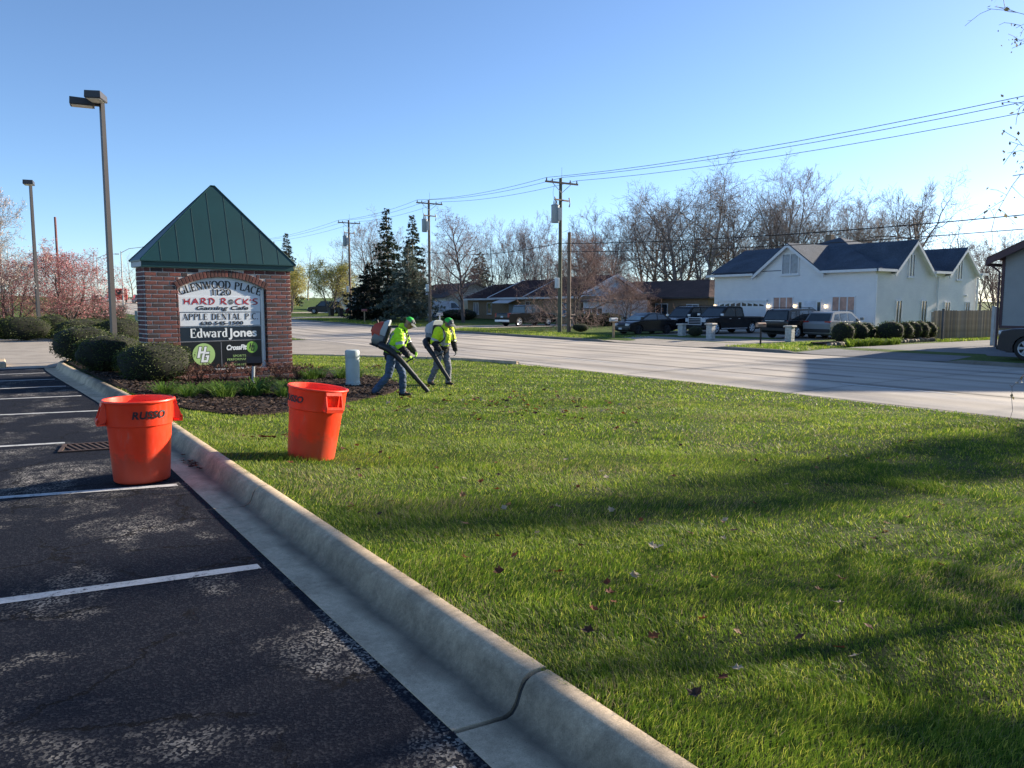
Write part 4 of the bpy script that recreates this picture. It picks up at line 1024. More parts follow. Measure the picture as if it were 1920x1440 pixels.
def person(loc,heading,J,label,jm,tm,gm,lime_hem):
    t=empty('person',loc,PI/2-heading); tag(t,label,'person','landscape workers blowing leaves')
    V_=lambda k: Vector(J[k]); hip=V_('hip'); chest=V_('chest'); neck=V_('neck'); head=V_('head'); fw=V_('face').normalized()
    lat=Vector((0,1,0)); up=(Vector((0,0,1))-fw*fw.z).normalized()
    hl,hr=hip+lat*.095,hip-lat*.095
    body=[(hip,.125,lerp(hip,chest,.5),.125),(lerp(hip,chest,.5),.125,chest,.145),(hl,.10,hr,.10),(V_('ls'),.07,V_('rs'),.07),(chest,.12,neck,.065),(neck,.058,head-up*.05,.056)]
    body+=[(head+up*.035-fw*.012,.088,head+up*.02+fw*.012,.085),(head-up*.05+fw*.035,.062,head-up*.085+fw*.052,.036)]          # skull, jaw
    body+=[(head-up*.005+fw*.088,.011,head-up*.035+fw*.106,.016),(head+up*.012+fw*.075+lat*.03,.016,head+up*.012+fw*.075-lat*.03,.016)]  # nose, brow
    body+=[(head+lat*.083-up*.03,.012,head+lat*.088+up*.012,.016),(head-lat*.083-up*.03,.012,head-lat*.088+up*.012,.016),(head-up*.068+fw*.088+lat*.016,.009,head-up*.068+fw*.088-lat*.016,.009)]
    for s in 'lr':
        S,E,W=V_(s+'s'),V_(s+'e'),V_(s+'w'); K,A=V_(s+'k'),V_(s+'a'); Hh=hl if s=='l' else hr
        body+=[(S,.058,E,.042),(E,.042,W,.028),(Hh,.085,K,.058),(K,.056,A,.038),(A,.036,A+Vector((.10,0,-.045)),.03)]
        body+=hand_caps(W,(W-E),J[s+'th'],1.0)
    def bm(c):
        for s in 'lr':
            W=V_(s+'w'); E=V_(s+'e'); d_=(W-E).normalized()
            if (c-W).dot(d_)>-.015 and (c-W).length<.2: return 1
        return 0
    flesh('body',body,.0105,[SKIN,gm],t,bm,3)
    # jacket
    jk=[(hip+Vector((-.01,0,.04)),.172,lerp(hip,chest,.5),.185),(lerp(hip,chest,.5),.185,chest,.19),(hl+Vector((0,0,.05)),.115,hr+Vector((0,0,.05)),.115),(V_('ls')-Vector((0,0,.02)),.092,V_('rs')-Vector((0,0,.02)),.092),(chest,.15,neck-Vector((0,0,.02)),.085),(neck-Vector((.03,0,.03)),.085,neck-Vector((.035,0,-.035)),.075)]
    for s in 'lr':
        S,E,W=V_(s+'s'),V_(s+'e'),V_(s+'w'); jk+=[(S,.098,lerp(S,E,.6),.090),(lerp(S,E,.6),.090,E,.082),(E,.076,lerp(E,W,.93),.050)]
    axis=(chest-hip).normalized()
    def jf(c):
        h=(c-hip).dot(axis); best=None
        for s in 'lr':
            S,E,W=V_(s+'s'),V_(s+'e'),V_(s+'w'); d1=(E-S); f=(c-S).dot(d1)/d1.length_squared; dist=(c-(S+d1*max(0,min(1,f)))).length
            d2=(W-E); g=(c-E).dot(d2)/d2.length_squared; dist2=(c-(E+d2*max(0,min(1,g)))).length
            tors=abs((c-hip-axis*h).dot(lat))
            if dist2<.095 and dist2<dist: return 1 if g>.06 else 0
            if dist<.118 and tors>.17 and f>.15: return 2 if .74<f<.93 else 0
        if h<lime_hem and (c-hip).x>-.02: return 1
        if h<lime_hem*.25: return 1 if lime_hem>.1 else 0
        if lime_hem+.03<h<lime_hem+.085: return 2
        yy_=abs(c.y-hip.y)
        if .095<yy_<.135 and h>lime_hem and c.x<chest.x+.3: return 2
        return 0
    flesh('jacket',jk,.012,[jm,BLK,SILV],t,jf,5,None,.014)
    # trousers
    tr=[(hl,.112,hr,.112),(hip+Vector((0,0,.03)),.135,hip+Vector((0,0,.10)),.135)]
    for s in 'lr':
        K,A=V_(s+'k'),V_(s+'a'); Hh=hl if s=='l' else hr; tr+=[(Hh,.105,lerp(Hh,K,.9),.078),(K,.076,lerp(K,A,.5),.072),(lerp(K,A,.5),.072,A+Vector((0,0,.01)),.066)]
    flesh('trousers',tr,.012,[tm],t,None,4,None,.011)
    for s in 'lr':
        A=V_(s+'a'); pit=J.get(s+'p',0.0); c_,q=math.cos(pit),math.sin(pit)
        f_=lambda x,z: A+Vector((x*c_+z*q*0,0,-x*q+z)) 
        flesh('boot',[(A+Vector((0,0,.03)),.055,A+Vector((0,0,-.03)),.05),(f_(-.05,-.045),.042,f_(.06,-.05),.043),(f_(.06,-.052),.043,f_(.155,-.06),.034)],.012,[BOOT],t,None,3)
    # cap
    Rm=Matrix((fw,lat,up)).transposed().to_4x4(); c0=head+up*.035
    b=MB(); ring=[]
    for i in range(7):
        th=PI/2*i/6; ring.append([tuple(c0+Rm.to_3x3()@Vector((.108*math.cos(th)*math.cos(a)-.006,.098*math.cos(th)*math.sin(a),.092*math.sin(th)+.004))) for a in np.linspace(0,2*PI,25)[:-1]])
    b.loft(ring,True,True)
    cap=MB(); cap.v=b.v; cap.f=b.f; cap.n=b.n
    cap.m=[0 if (sum((Vector(b.v[i]) for i in f),Vector())/len(f)-c0).dot(fw)<.03 else 1 for f in b.f]
    co=cap.build('cap',[CAPG,CAPD],t,smooth=1.0)
    b=MB(); k=11; vs=[]
    for j in range(k):
        a=-1.15+2.3*j/(k-1)
        for rr,dz in ((.100,.008),(.100+.085*math.cos(a*.8),-.012-.02*abs(math.sin(a)))):
            vs.append(tuple(c0+Rm.to_3x3()@Vector((rr*math.cos(a)*1.05,.95*rr*math.sin(a),dz))))
    b.add(vs,[(2*j,2*j+2,2*j+3,2*j+1) for j in range(k-1)]); vs2=[(x,y,z-.006) for x,y,z in vs]; b.add(vs2,[(2*j,2*j+1,2*j+3,2*j+2) for j in range(k-1)])
    b.build('brim',CAPD,co,smooth=1.0)
    b=MB(); b.box(tuple(c0+Rm.to_3x3()@Vector((.098,0,.045))),(.012,.05,.035)); b.build('badge',SILV,co)
    return t
# left worker: stooped, rear leg stretched back
PL=(6.86,14.85); pz=float(lawn_s(*PL))
JL=dict(hip=(0,0,.86),chest=(.14,0,1.22),neck=(.235,0,1.42),head=(.36,0,1.535),face=(.80,-.06,-.60),
 ls=(.18,.185,1.36),le=(.30,.26,1.09),lw=(.46,.12,.91),rs=(.17,-.185,1.36),re=(.20,-.265,1.07),rw=(.36,-.225,.86),lth=(.3,-.5,.6),rth=(.3,.5,.6),
 lk=(.20,.10,.46),la=(.19,.11,.085),rk=(-.07,-.11,.46),ra=(-.36,-.10,.115),rp=.35)
personL=person((PL[0],PL[1],pz-.005),R(122),JL,'stooping worker in lime jacket and blue jeans with orange-backed blower',LIME,JEAN,GLOVL,.12)
PR=(9.05,16.75); pz2=float(lawn_s(*PR))
JR=dict(hip=(0,0,.86),chest=(.09,0,1.22),neck=(.145,.01,1.41),head=(.215,.035,1.535),face=(.80,.22,-.55),
 ls=(.12,.19,1.35),le=(.10,.30,1.07),lw=(.17,.315,.85),rs=(.10,-.19,1.35),re=(.05,-.30,1.08),rw=(.22,-.25,.87),lth=(.6,-.5,0),rth=(.3,.5,.6),
 lk=(.10,.13,.46),la=(.03,.19,.09),rk=(-.05,-.13,.46),ra=(-.24,-.16,.10),rp=.2)
personR=person((PR[0],PR[1],pz2-.005),R(165),JR,'worker in bright yellow jacket and grey trousers facing the lawn',LIME2,GREYP,GLOV,.16)
REDP=M('blower_orange',(.42,.045,.018),.4,var=.1); GREYPL=M('blower_grey',(.40,.43,.45),.45,var=.1); BLKP=M('blower_black',(.010,.011,.013),.5,var=.15); DGREY=M('blower_housing',(.17,.18,.18),.5)
def blower(loc,heading,J,tube,label,pitch,xo,zo,cover,hand):
    t=empty('leaf_blower',loc,PI/2-heading); tag(t,label,'leaf blower','backpack leaf blowers carried by the workers')
    Rt=Matrix.Rotation(pitch,4,'Y'); T=Matrix.Translation((xo,0,zo))@Rt
    def part(nm,mat,fn,sm=.7): b=MB(); fn(b); b.v=[tuple(T@Vector(p)) for p in b.v]; return b.build(nm,mat,t,smooth=sm)
    part('back_frame',BLKP,lambda b:(b.bbox(-.045,0,-.16,.16,-.27,.22,.015),b.bbox(-.30,-.03,-.15,.15,-.29,-.26,.01)))
    part('fan_housing',DGREY,lambda b:b.tube([(-.30,0,-.12),(-.27,0,-.12),(-.10,0,-.12),(-.055,0,-.12)],[.10,.15,.16,.14],24))
    part('fuel_tank',GREYPL,lambda b:b.loft([[(-.16,-.15,-.02),(-.05,-.15,-.02),(-.05,.15,-.02),(-.16,.15,-.02)],[(-.17,-.165,.06),(-.05,-.165,.06),(-.05,.165,.06),(-.17,.165,.06)],[(-.15,-.155,.26),(-.05,-.155,.30),(-.05,.155,.30),(-.15,.155,.26)],[(-.11,-.08,.31),(-.06,-.08,.33),(-.06,.08,.33),(-.11,.08,.31)]]))
    part('engine_cover',cover,lambda b:b.loft([[(-.31,-.11,-.10),(-.16,-.13,-.10),(-.16,.13,-.10),(-.31,.11,-.10)],[(-.36,-.12,.0),(-.165,-.145,.0),(-.165,.145,.0),(-.36,.12,.0)],[(-.335,-.11,.14),(-.165,-.14,.16),(-.165,.14,.16),(-.335,.11,.14)],[(-.25,-.08,.22),(-.165,-.11,.25),(-.165,.11,.25),(-.25,.08,.22)]]))
    part('starter_vent',BLKP,lambda b:[b.bb(-.368,-.34,-.07+.028*i,-.055+.028*i,-.02,.09) for i in range(6)])
    part('fuel_cap',BLKP,lambda b:b.tube([(-.29,.05,.17),(-.33,.05,.23)],.02,10))
    P=[Vector(p) for p in tube]; sp=smooth_path([tuple(p) for p in P],.05); k=len(sp); rad=[.072-.020*(i/(k-1)) for i in range(k)]
    e=int(k*.30); q=int(k*.72)
    b=MB(); b.tube([tuple(p) for p in sp[:e+1]],[rad[i]*(1.0+.06*(i%2)) for i in range(e+1)],14); b.build('flexible_elbow',BLKP,t,smooth=.8)
    b=MB(); b.tube([tuple(p) for p in sp[e:q+1]],[r_*.92 for r_ in rad[e:q+1]],14); b.tube([tuple(sp[e]),tuple(sp[e]+(sp[e+1]-sp[e])*.6)],rad[e]*1.12,14); b.build('tube',BLKP,t,smooth=.8)
    b=MB(); b.tube([tuple(p) for p in sp[q:]],[r_*.86 for r_ in rad[q:]],14); b.tube([tuple(sp[q]),tuple(sp[q]+(sp[q+1]-sp[q])*.6)],rad[q]*1.0,14); b.build('nozzle',BLKP,t,smooth=.8)
    h=Vector(hand); i0=min(range(k),key=lambda i:(Vector(sp[i])-h).length); b=MB(); b.tube([tuple(sp[i0]),tuple(h+Vector((.05,0,.02))),tuple(h+Vector((.06,0,-.08)))],.017,8); b.build('control_handle',BLKP,t)
    for s in ('ls','rs'):
        S=Vector(J[s]); b=MB(); y=S.y*.62; ch=Vector(J['chest'])
        pts=[(xo+.01,y,zo+.20),(S.x-.02,y,S.z+.095),(S.x+.10,y,S.z+.03),(ch.x+.19,y*1.1,ch.z+.0),(ch.x+.10,y*1.7,ch.z-.14),(xo+.02,y*1.3,zo-.2)]
        sp2=smooth_path(pts,.03); b.tube([tuple(p) for p in sp2],.016,6); b.build('strap',BLKP,t)
    return t
blower((PL[0],PL[1],pz-.005),R(122),JL,[(-.20,-.05,1.10),(-.20,-.24,1.08),(-.05,-.34,1.02),(.18,-.35,.82),(.45,-.33,.50),(.76,-.30,.13)],'orange and grey backpack leaf blower on the stooping worker',R(20),-.08,1.27,REDP,(.40,-.235,.80))
blower((PR[0],PR[1],pz2-.005),R(165),JR,[(-.26,-.05,1.12),(-.28,-.26,1.10),(-.10,-.38,.98),(.16,-.37,.72),(.34,-.32,.46),(.54,-.26,.18)],'grey and black backpack leaf blower on the yellow-jacketed worker',R(14),-.12,1.27,GREYPL,(.27,-.27,.80))
# ================================================================== TREES
def grow(seed,H,clear=.22,stems=1,nch=(10,6,5,5),ang=(30,62),l1=.52,ratio=(.55,.52,.5),up=.10,wig=.14,r0=.016,lean=(0,0),splay=.0,rmin=.006,droop=0.0,trunk=.86):
    rg=random.Random(seed); out=[[] for _ in range(len(nch)+1)]; KS=(8,6,5,4,3)
    rv=lambda: Vector((rg.gauss(0,1),rg.gauss(0,1),rg.gauss(0,1)))
    def br(p,d,L,r,lv):
        k=KS[lv]; pts=[p.copy()]; rr=[r]; d=d.copy()
        for i in range(k):
            d=d+rv()*wig*(.45 if lv==0 else 1)+Vector((0,0,(up if lv else .08)-(droop*(i/k)*2 if lv>1 else 0))); d.normalize()
            p=p+d*(L/k); pts.append(p.copy()); rr.append(max(rmin*.8,r*(1-.80*(i+1)/k)))
        out[lv].append((pts,rr))
        if lv<len(nch):
            n=nch[lv]; st=clear if lv==0 else .18; az=rg.uniform(0,6.28)
            for j in range(n):
                t=st+(1-st)*(j+rg.random()*.9)/n; x=t*k; i=min(k-1,int(x)); q=pts[i].lerp(pts[i+1],x-i); dd=(pts[i+1]-pts[i]).normalized()
                a=R(rg.uniform(*ang))*(1.12-.45*t if lv==0 else 1); az+=2.4+rg.uniform(-.5,.5)
                pr=dd.orthogonal().normalized(); pr.rotate(Quaternion(dd,az)); c=dd*math.cos(a)+pr*math.sin(a)
                LL=(H*l1*(1.05-.60*t)*rg.uniform(.75,1.2)) if lv==0 else L*ratio[lv-1]*rg.uniform(.65,1.25)*(1.1-.35*t)
                rc=max(rmin,(rr[i]*(.60 if lv==0 else .58))); br(q,c,LL,rc,lv+1)
    for s in range(stems):
        a=2*PI*s/stems+rg.uniform(0,1); d=Vector((lean[0]+splay*math.cos(a),lean[1]+splay*math.sin(a),1)).normalized()
        br(Vector((.12*H*.1*math.cos(a)*(stems>1),.12*H*.1*math.sin(a)*(stems>1),-.15)),d,H*trunk*rg.uniform(.9,1.05)/(1 if stems==1 else 1.0),H*r0/(stems**.4),0)
    return out
def tubes(levels,sides):
    Vs=[];Fs=[];off=0
    for lv,n in zip(levels,sides):
        if not lv: continue
        P=np.array([[tuple(p) for p in b[0]] for b in lv]); Rr=np.array([b[1] for b in lv]); B,k,_=P.shape
        T=np.gradient(P,axis=1); T/=np.linalg.norm(T,axis=2)[...,None]+1e-9
        ref=np.where(np.abs(T[:,:1,2:3])<.9,np.array([0,0,1.]),np.array([1.,0,0])); ref=np.repeat(ref,k,1)
        A=np.cross(T,ref); A/=np.linalg.norm(A,axis=2)[...,None]+1e-9; Bn=np.cross(T,A)
        an=np.arange(n)*2*PI/n
        V=P[:,:,None,:]+(A[:,:,None,:]*np.cos(an)[None,None,:,None]+Bn[:,:,None,:]*np.sin(an)[None,None,:,None])*Rr[:,:,None,None]
        idx=np.arange(B*k*n).reshape(B,k,n)+off; nx=np.roll(idx,-1,axis=2)
        F=np.stack([idx[:,:-1],nx[:,:-1],nx[:,1:],idx[:,1:]],-1).reshape(-1,4)
        Vs.append(V.reshape(-1,3)); Fs.append(F); off+=B*k*n
    return np.concatenate(Vs),np.concatenate(Fs)
def tips_of(levels):
    pts=[]
    for lv in levels:
        for p,_ in lv: pts+= [tuple(x) for x in p[1:]]
    return np.array(pts)
def leaf_quads(P,size,rg,drop=0,asp=.6):
    N=len(P); u=rg.normal(size=(N,3)); u[:,2]-=drop; u/=np.linalg.norm(u,axis=1)[:,None]; v=np.cross(u,rg.normal(size=(N,3))); v/=np.linalg.norm(v,axis=1)[:,None]+1e-9
    s=(size*rg.uniform(.6,1.4,N))[:,None]
    return np.stack([P-u*s*.5,P+v*s*asp*.5,P+u*s*.6,P-v*s*asp*.5],1).reshape(-1,3)
def bark(name,c): return M(name,c,.9,var=.35,scale=2.5,bmp=.5,bscale=18)
BARK1=bark('bark_grey_brown',(.23,.19,.17)); BARK2=bark('bark_dark',(.11,.088,.082)); BARK3=bark('bark_reddish',(.22,.15,.135)); BARK4=bark('bark_pale',(.19,.16,.14))  # bark tones lightened, putting haze into the tree colour
def tree_meshes(seed,H,tm,cm,leaf=None,**kw):
    lv=grow(seed,H,**kw); zm=max(p.z for l in lv for b_ in l for p in b_[0]); q=H/zm
    lv=[[([p*q for p in b_[0]],b_[1]) for b_ in l] for l in lv]
    V,F=tubes(lv[:2],(8,5)); tr=np_mesh('trunk',V,F,tm,True)
    V,F=tubes(lv[2:],(4,3,3)[:len(lv)-2]); cr=np_mesh('crown',V,F,cm)
    out=[('trunk',tr),('crown',cr)]
    if leaf:
        nm,mat,N,size,jit,drop,lo=leaf; rg=np.random.default_rng(seed); T=tips_of(lv[lo:]); P=T[rg.integers(0,len(T),N)]+rg.normal(0,jit,(N,3))
        out.append((nm,np_mesh(nm,leaf_quads(P,size,rg,drop),np.arange(4*N).reshape(-1,4),mat)))
    return out
def plant(name,ms,loc,label,rz=0,sc=1,grp=None,sz=None,cat='tree'):
    t=empty(name,loc,rz); tag(t,label,cat,grp); t.scale=(sc,sc,sz or sc)
    for nm,me in ms: link_mesh(nm,me,t)
    return t
BUDR=leafmat('red_bud',[(0,(.12,.05,.045)),(1,(.22,.10,.085))],.7,.3); BUDY=leafmat('spring_leaf',[(0,(.30,.27,.05)),(.6,(.46,.42,.10)),(1,(.60,.56,.18))],.6,.45)
BUDT=leafmat('tan_bud',[(0,(.13,.10,.07)),(1,(.24,.19,.12))],.7,.3)
TOV=tree_meshes(31,12,BARK2,BARK3,('buds',BUDR,1800,.07,.1,0,3),nch=(20,7,6,6),ang=(45,68),l1=.42,clear=.20,up=.05,wig=.10,r0=.017,rmin=.008,trunk=.97)
TSP=tree_meshes(32,17,BARK1,BARK1,('buds',BUDT,2200,.08,.15,0,3),nch=(10,8,6,5),ang=(30,60),l1=.62,clear=.14,up=.05,stems=2,splay=.38,r0=.020,rmin=.0105)
TVA=tree_meshes(33,16,BARK2,BARK1,None,nch=(9,7,6,5),ang=(28,56),l1=.52,clear=.15,up=.07,stems=3,splay=.30,r0=.018,rmin=.0105)
TWI=tree_meshes(34,15,BARK2,BARK1,('buds',BUDT,2200,.08,.15,0,3),nch=(9,7,7,6),ang=(35,75),l1=.62,clear=.20,up=.04,wig=.22,stems=1,lean=(.35,.0),r0=.022,rmin=.0105)
TTH=tree_meshes(35,15,BARK4,BARK4,None,nch=(10,6,5,4),ang=(22,42),l1=.40,clear=.25,up=.14,r0=.013,rmin=.0105,stems=2,splay=.12)
TMU=tree_meshes(36,12,BARK2,BARK3,('buds',BUDR,2200,.08,.12,0,3),nch=(9,6,6,5),ang=(25,52),l1=.50,clear=.12,up=.08,stems=4,splay=.34,r0=.015,rmin=.008)
TCR=tree_meshes(37,6.2,BARK2,BARK3,('buds',BUDR,2600,.05,.08,0,3),nch=(12,7,6,6),ang=(40,85),l1=.78,clear=.16,up=.02,wig=.2,stems=2,splay=.30,r0=.022,rmin=.008,droop=.05,trunk=.75)
G_='leafless trees behind the houses'
gz=lambda x,y:float(yard_z(x,y))
T_=lambda ms,x,y,H0,H,label,rz,name='bare_tree',w=1.0,grp=G_: plant(name,ms,(x,y,gz(x,y)),label,rz,H/H0*w,grp,H/H0)
T_(TOV,41.3,71.5,12,12.2,'oval reddish leafless tree standing behind the yellow-jacketed worker',.4,w=1.0)
T_(TMU,53.7,84.6,12,12.6,'many-stemmed leafless tree just left of the tallest utility pole',.3,w=.85)
T_(TMU,58.5,84.2,12,14.0,'many-stemmed leafless tree above the dark red roof',2.1,w=.8)
T_(TVA,68.4,81.3,16,16.8,'leafless tree in the haze of twigs right of the short pole',1.1,w=.95)
T_(TSP,71.5,68.5,17,19.8,'broad leafless tree forking low above the brown hipped roof',.9,w=1.3)
T_(TVA,77.3,81.4,16,19.5,'leafless tree behind the left limbs of the broad forked tree',2.6)
T_(TSP,82.1,70.0,17,20.0,'leafless tree between brown roof and white house gable',3.3,w=.85)
T_(TVA,84.9,64.3,16,22.5,'tallest leafless tree, over the front gable of the white house',.2,w=.95)
T_(TSP,90,66,17,17.0,'leafless tree partly behind the tallest one',4.6,w=.75)
T_(TVA,84.5,54.9,16,17.0,'leafless tree over the pyramid roof of the white house',4.0,w=.85)
T_(TTH,97.3,56.1,15,18.8,'slender pale leafless tree standing alone in the sky gap',.7,w=.9)
T_(TWI,86.6,45.1,15,17.0,'crooked leaning tree over the small right gable',PI*.62,w=1.05)
T_(TMU,74.7,33.8,12,8.5,'low leafless tree between white house and grey siding house',1.2)
T_(TMU,82,36.5,12,9.5,'low leafless tree filling the gap behind the wooden fence',3.2)
T_(TVA,46.8,107.7,16,16.0,'pale leafless tree rising behind the two tall spruces',3.9,w=1.0)
T_(TMU,52.5,97.5,12,11.0,'leafless tree beside the grey far house',5.0,w=.8)
T_(TMU,64.5,88.5,12,13.0,'leafless tree above the middle of the red roof',.9,w=.9)
T_(TTH,44.0,163.9,15,10.5,'thin far leafless tree above the yellow-green trees',.3)
T_(TMU,73.8,86.7,12,10.5,'low leafless tree behind the left end of the brown roof',4.1)
T_(TVA,92,78,16,15.0,'leafless tree deep behind the broad forked tree',5.2,w=.9)
T_(TSP,76,75,17,17.5,'leafless tree beside the broad forked tree over the ridge',5.6,w=1.1)
T_(TVA,79.5,60.5,16,16.5,'leafless tree standing close behind the white house garage roof',3.1,w=1.05)
T_(TVA,92,58,16,17,'leafless tree behind the charcoal pyramid roof',1.9,w=1.0)
T_(TMU,66,76.5,12,11.5,'leafless tree rising behind the brown roof ridge',2.7)
plant('crabapple_tree',TCR,(39.7,50.4,gz(39.7,50.4)),'low dense twiggy crabapple just right of the short pole',.5,1.25,None,1.28)
plant('crabapple_tree',TCR,(48.2,53.5,gz(48.2,53.5)),'small dense twiggy crabapple in front of the brown-roofed house',2.4,.85,None,.80)

# ---- conifers
def conifer(seed,H,W_,mat,tm,tiers=34,per=9,dens=13,base=.06,droop=.25,irr=.25,size=.34):
    rg=np.random.default_rng(seed); b=MB(); b.tube([(0,0,-.1),(.03,0,H*.5),(0,0,H*.98)],[H*.016,H*.010,.02],7); P=[];D=[];S=[]
    brs=[]
    for i in range(tiers):
        f=base+(1-base)*(i+rg.random()*.6)/tiers; rr=W_/2*((1-f)**.85)*(.75+.5*rg.random())+.08
        for j in range(per if f<.8 else 7):
            z=H*min(.985,f+rg.uniform(-.02,.02)); a=rg.uniform(0,2*PI); L=rr*rg.uniform(1-irr*1.4,1+irr*.6); e=np.array([math.cos(a),math.sin(a),0]); 
            ps=[np.array([0,0,z])+e*L*t+np.array([0,0,-droop*L*t*t+.12*L*(t**3)]) for t in (0,.5,1)]
            brs.append(([tuple(p) for p in ps],[.02,.012,.005]))
            n=max(3,int(dens*L/(W_/2)+3))
            for t in (rg.random(n)**.7): 
                p=np.array([0,0,z])+e*L*t+np.array([0,0,-droop*L*t*t+.12*L*t**3]); side=np.array([-e[1],e[0],0])
                p=p+side*rg.normal(0,.13*L*(1.1-t)+.03); P.append(p); D.append(e*rg.uniform(.4,1)+side*rg.normal(0,.6)+np.array([0,0,rg.uniform(-.55,.15)])); S.append(size*rg.uniform(.6,1.3)*(.6+.4*(1-f)))
    V,F=tubes([brs],(3,)); k=b.n
    P=np.array(P);D=np.array(D);D/=np.linalg.norm(D,axis=1)[:,None];S=np.array(S)[:,None]
    U=np.cross(D,rg.normal(size=D.shape)); U/=np.linalg.norm(U,axis=1)[:,None]
    # each spray: three narrow pointed faces
    VV=[];
    for q in range(3):
        ang=(q-1)*.55; d2=D*math.cos(ang)+U*math.sin(ang); u2=np.cross(d2,np.cross(D,U)); u2/=np.linalg.norm(u2,axis=1)[:,None]+1e-9
        VV.append(np.stack([P,P+d2*S*.45+u2*S*.13,P+d2*S,P+d2*S*.45-u2*S*.13],1))
    Q=np.concatenate(VV).reshape(-1,3)
    tr=b.mesh('trunk',tm,1.0); me2=np_mesh('branches',V,F,tm)
    return [('trunk',tr),('branches',me2),('crown',np_mesh('crown',Q,np.arange(len(Q)).reshape(-1,4),mat))]
SPR=leafmat('spruce_needles',[(0,(.012,.022,.012)),(.6,(.028,.044,.022)),(1,(.06,.075,.035))],.6,.2)
BLU=leafmat('blue_spruce_needles',[(0,(.045,.07,.06)),(.6,(.10,.13,.105)),(1,(.21,.225,.155))],.6,.25)
YEWN=leafmat('dark_yew_needles',[(0,(.006,.010,.007)),(.7,(.014,.022,.012)),(1,(.03,.04,.02))],.6,.15)
C1=conifer(51,13.2,5.6,SPR,BARK2,40,10,15,.06,.28,.3,.46); C3=conifer(53,8.4,7.6,BLU,BARK4,30,12,20,.10,.3,.2,.42); C4=conifer(54,6.7,6.6,YEWN,BARK2,24,13,20,.04,.05,.3,.45)
g2='evergreens beyond the road'
plant('spruce_tree',C1,(38.9,85.2,gz(38.9,85.2)),'tall dark spruce, the taller of the pair left of the pole',0,1,g2)
plant('spruce_tree',C1,(43.6,88.0,gz(43.6,88)),'tall dark spruce partly hidden behind the utility pole',2,.98,g2)
plant('spruce_tree',C3,(37.5,76.8,gz(37.5,76.8)),'broad blue-green spruce in front of the dark spruces',0,1,g2)
plant('yew_tree',C4,(35.9,83.5,gz(35.9,83.5)),'rounded nearly black evergreen beside the mailbox post',0,1,g2)
plant('spruce_tree',C1,(47.3,149.6,gz(47.3,149.6)),'lone far spruce rising over the right end of the sign roof',1,1.1,g2)
plant('spruce_tree',C1,(36.4,4.0,gz(36.4,4.0)),'tall spruce right of the siding house, added unseen to shade the lawn',1,1.0,'street trees right of the view')  # unseen spruce added so its shadow bands the lawn
plant('pine_tree',C3,(58.2,96.1,gz(58.2,96.1)),'loose pine behind the oval reddish tree',1,1.1,g2)

# ---- spring-leaf and blossom trees
TYE=tree_meshes(61,7.8,BARK2,BARK1,('young_leaves',BUDY,14000,.13,.18,0,2),nch=(9,6,6,5),ang=(28,60),l1=.62,clear=.16,up=.05,stems=3,splay=.35,r0=.022,rmin=.008)
plant('yellow_green_tree',TYE,(39.9,107.0,gz(39.9,107)),'yellow-green tree in young leaf right of the sign',.2,1.05,'trees in young leaf')
plant('yellow_green_tree',TYE,(38.6,120.6,gz(38.6,120.6)),'yellow-green tree in young leaf touching the sign edge',2.2,1.0,'trees in young leaf')
PINK=leafmat('pink_blossom',[(0,(.30,.07,.08)),(.5,(.48,.17,.18)),(1,(.70,.45,.46))],.7,.4); CREAM=leafmat('cream_blossom',[(0,(.46,.34,.28)),(.5,(.68,.57,.50)),(1,(.82,.75,.70))],.7,.4)
TPK=tree_meshes(71,5.4,BARK2,BARK3,('blossom',PINK,11000,.075,.09,0,2),nch=(9,6,6,5),ang=(40,80),l1=.75,clear=.12,up=.04,wig=.18,stems=3,splay=.45,r0=.024,rmin=.006,trunk=.8)
TCM=tree_meshes(72,8.2,BARK4,BARK4,('blossom',CREAM,6500,.08,.08,0,2),nch=(9,6,6,5),ang=(30,65),l1=.55,clear=.14,up=.08,wig=.16,stems=3,splay=.28,r0=.016,rmin=.007)
lz=lambda x,y:float(lawn_z(x,y))-.03
plant('blossom_tree',TPK,(3.3,50.0,lz(3.3,50)),'pink blossom tree right of the single-headed lamp post',.8,1.0,'blossom trees by the car park')
plant('blossom_tree',TCM,(-.6,47.5,lz(-.6,47.5)),'tall cream blossom tree at the left picture edge',1.5,.72,'blossom trees by the car park',.98)
plant('blossom_tree',TPK,(.9,53.0,lz(.9,53)),'pink blossom tree behind the cream blossom tree',3.0,.9,'blossom trees by the car park')
TBU=tree_meshes(74,1.9,BARK2,BARK2,('buds',BUDR,2200,.05,.07,0,1),nch=(14,8,5),ang=(30,70),l1=.7,clear=.1,up=.05,stems=5,splay=.5,r0=.02,rmin=.006)
for (x,y,l) in ((5.6,66,'dark vase-shaped leafless bush beside the thin black post'),(7.6,66.5,'dark leafless bush on the sunlit far verge'),(4.2,64.5,'dark leafless bush under the pink blossom tree')):
    plant('leafless_bush',TBU,(x,y,lz(x,y)),l,x,1.15,'leafless bushes on the far verge',cat='bush')
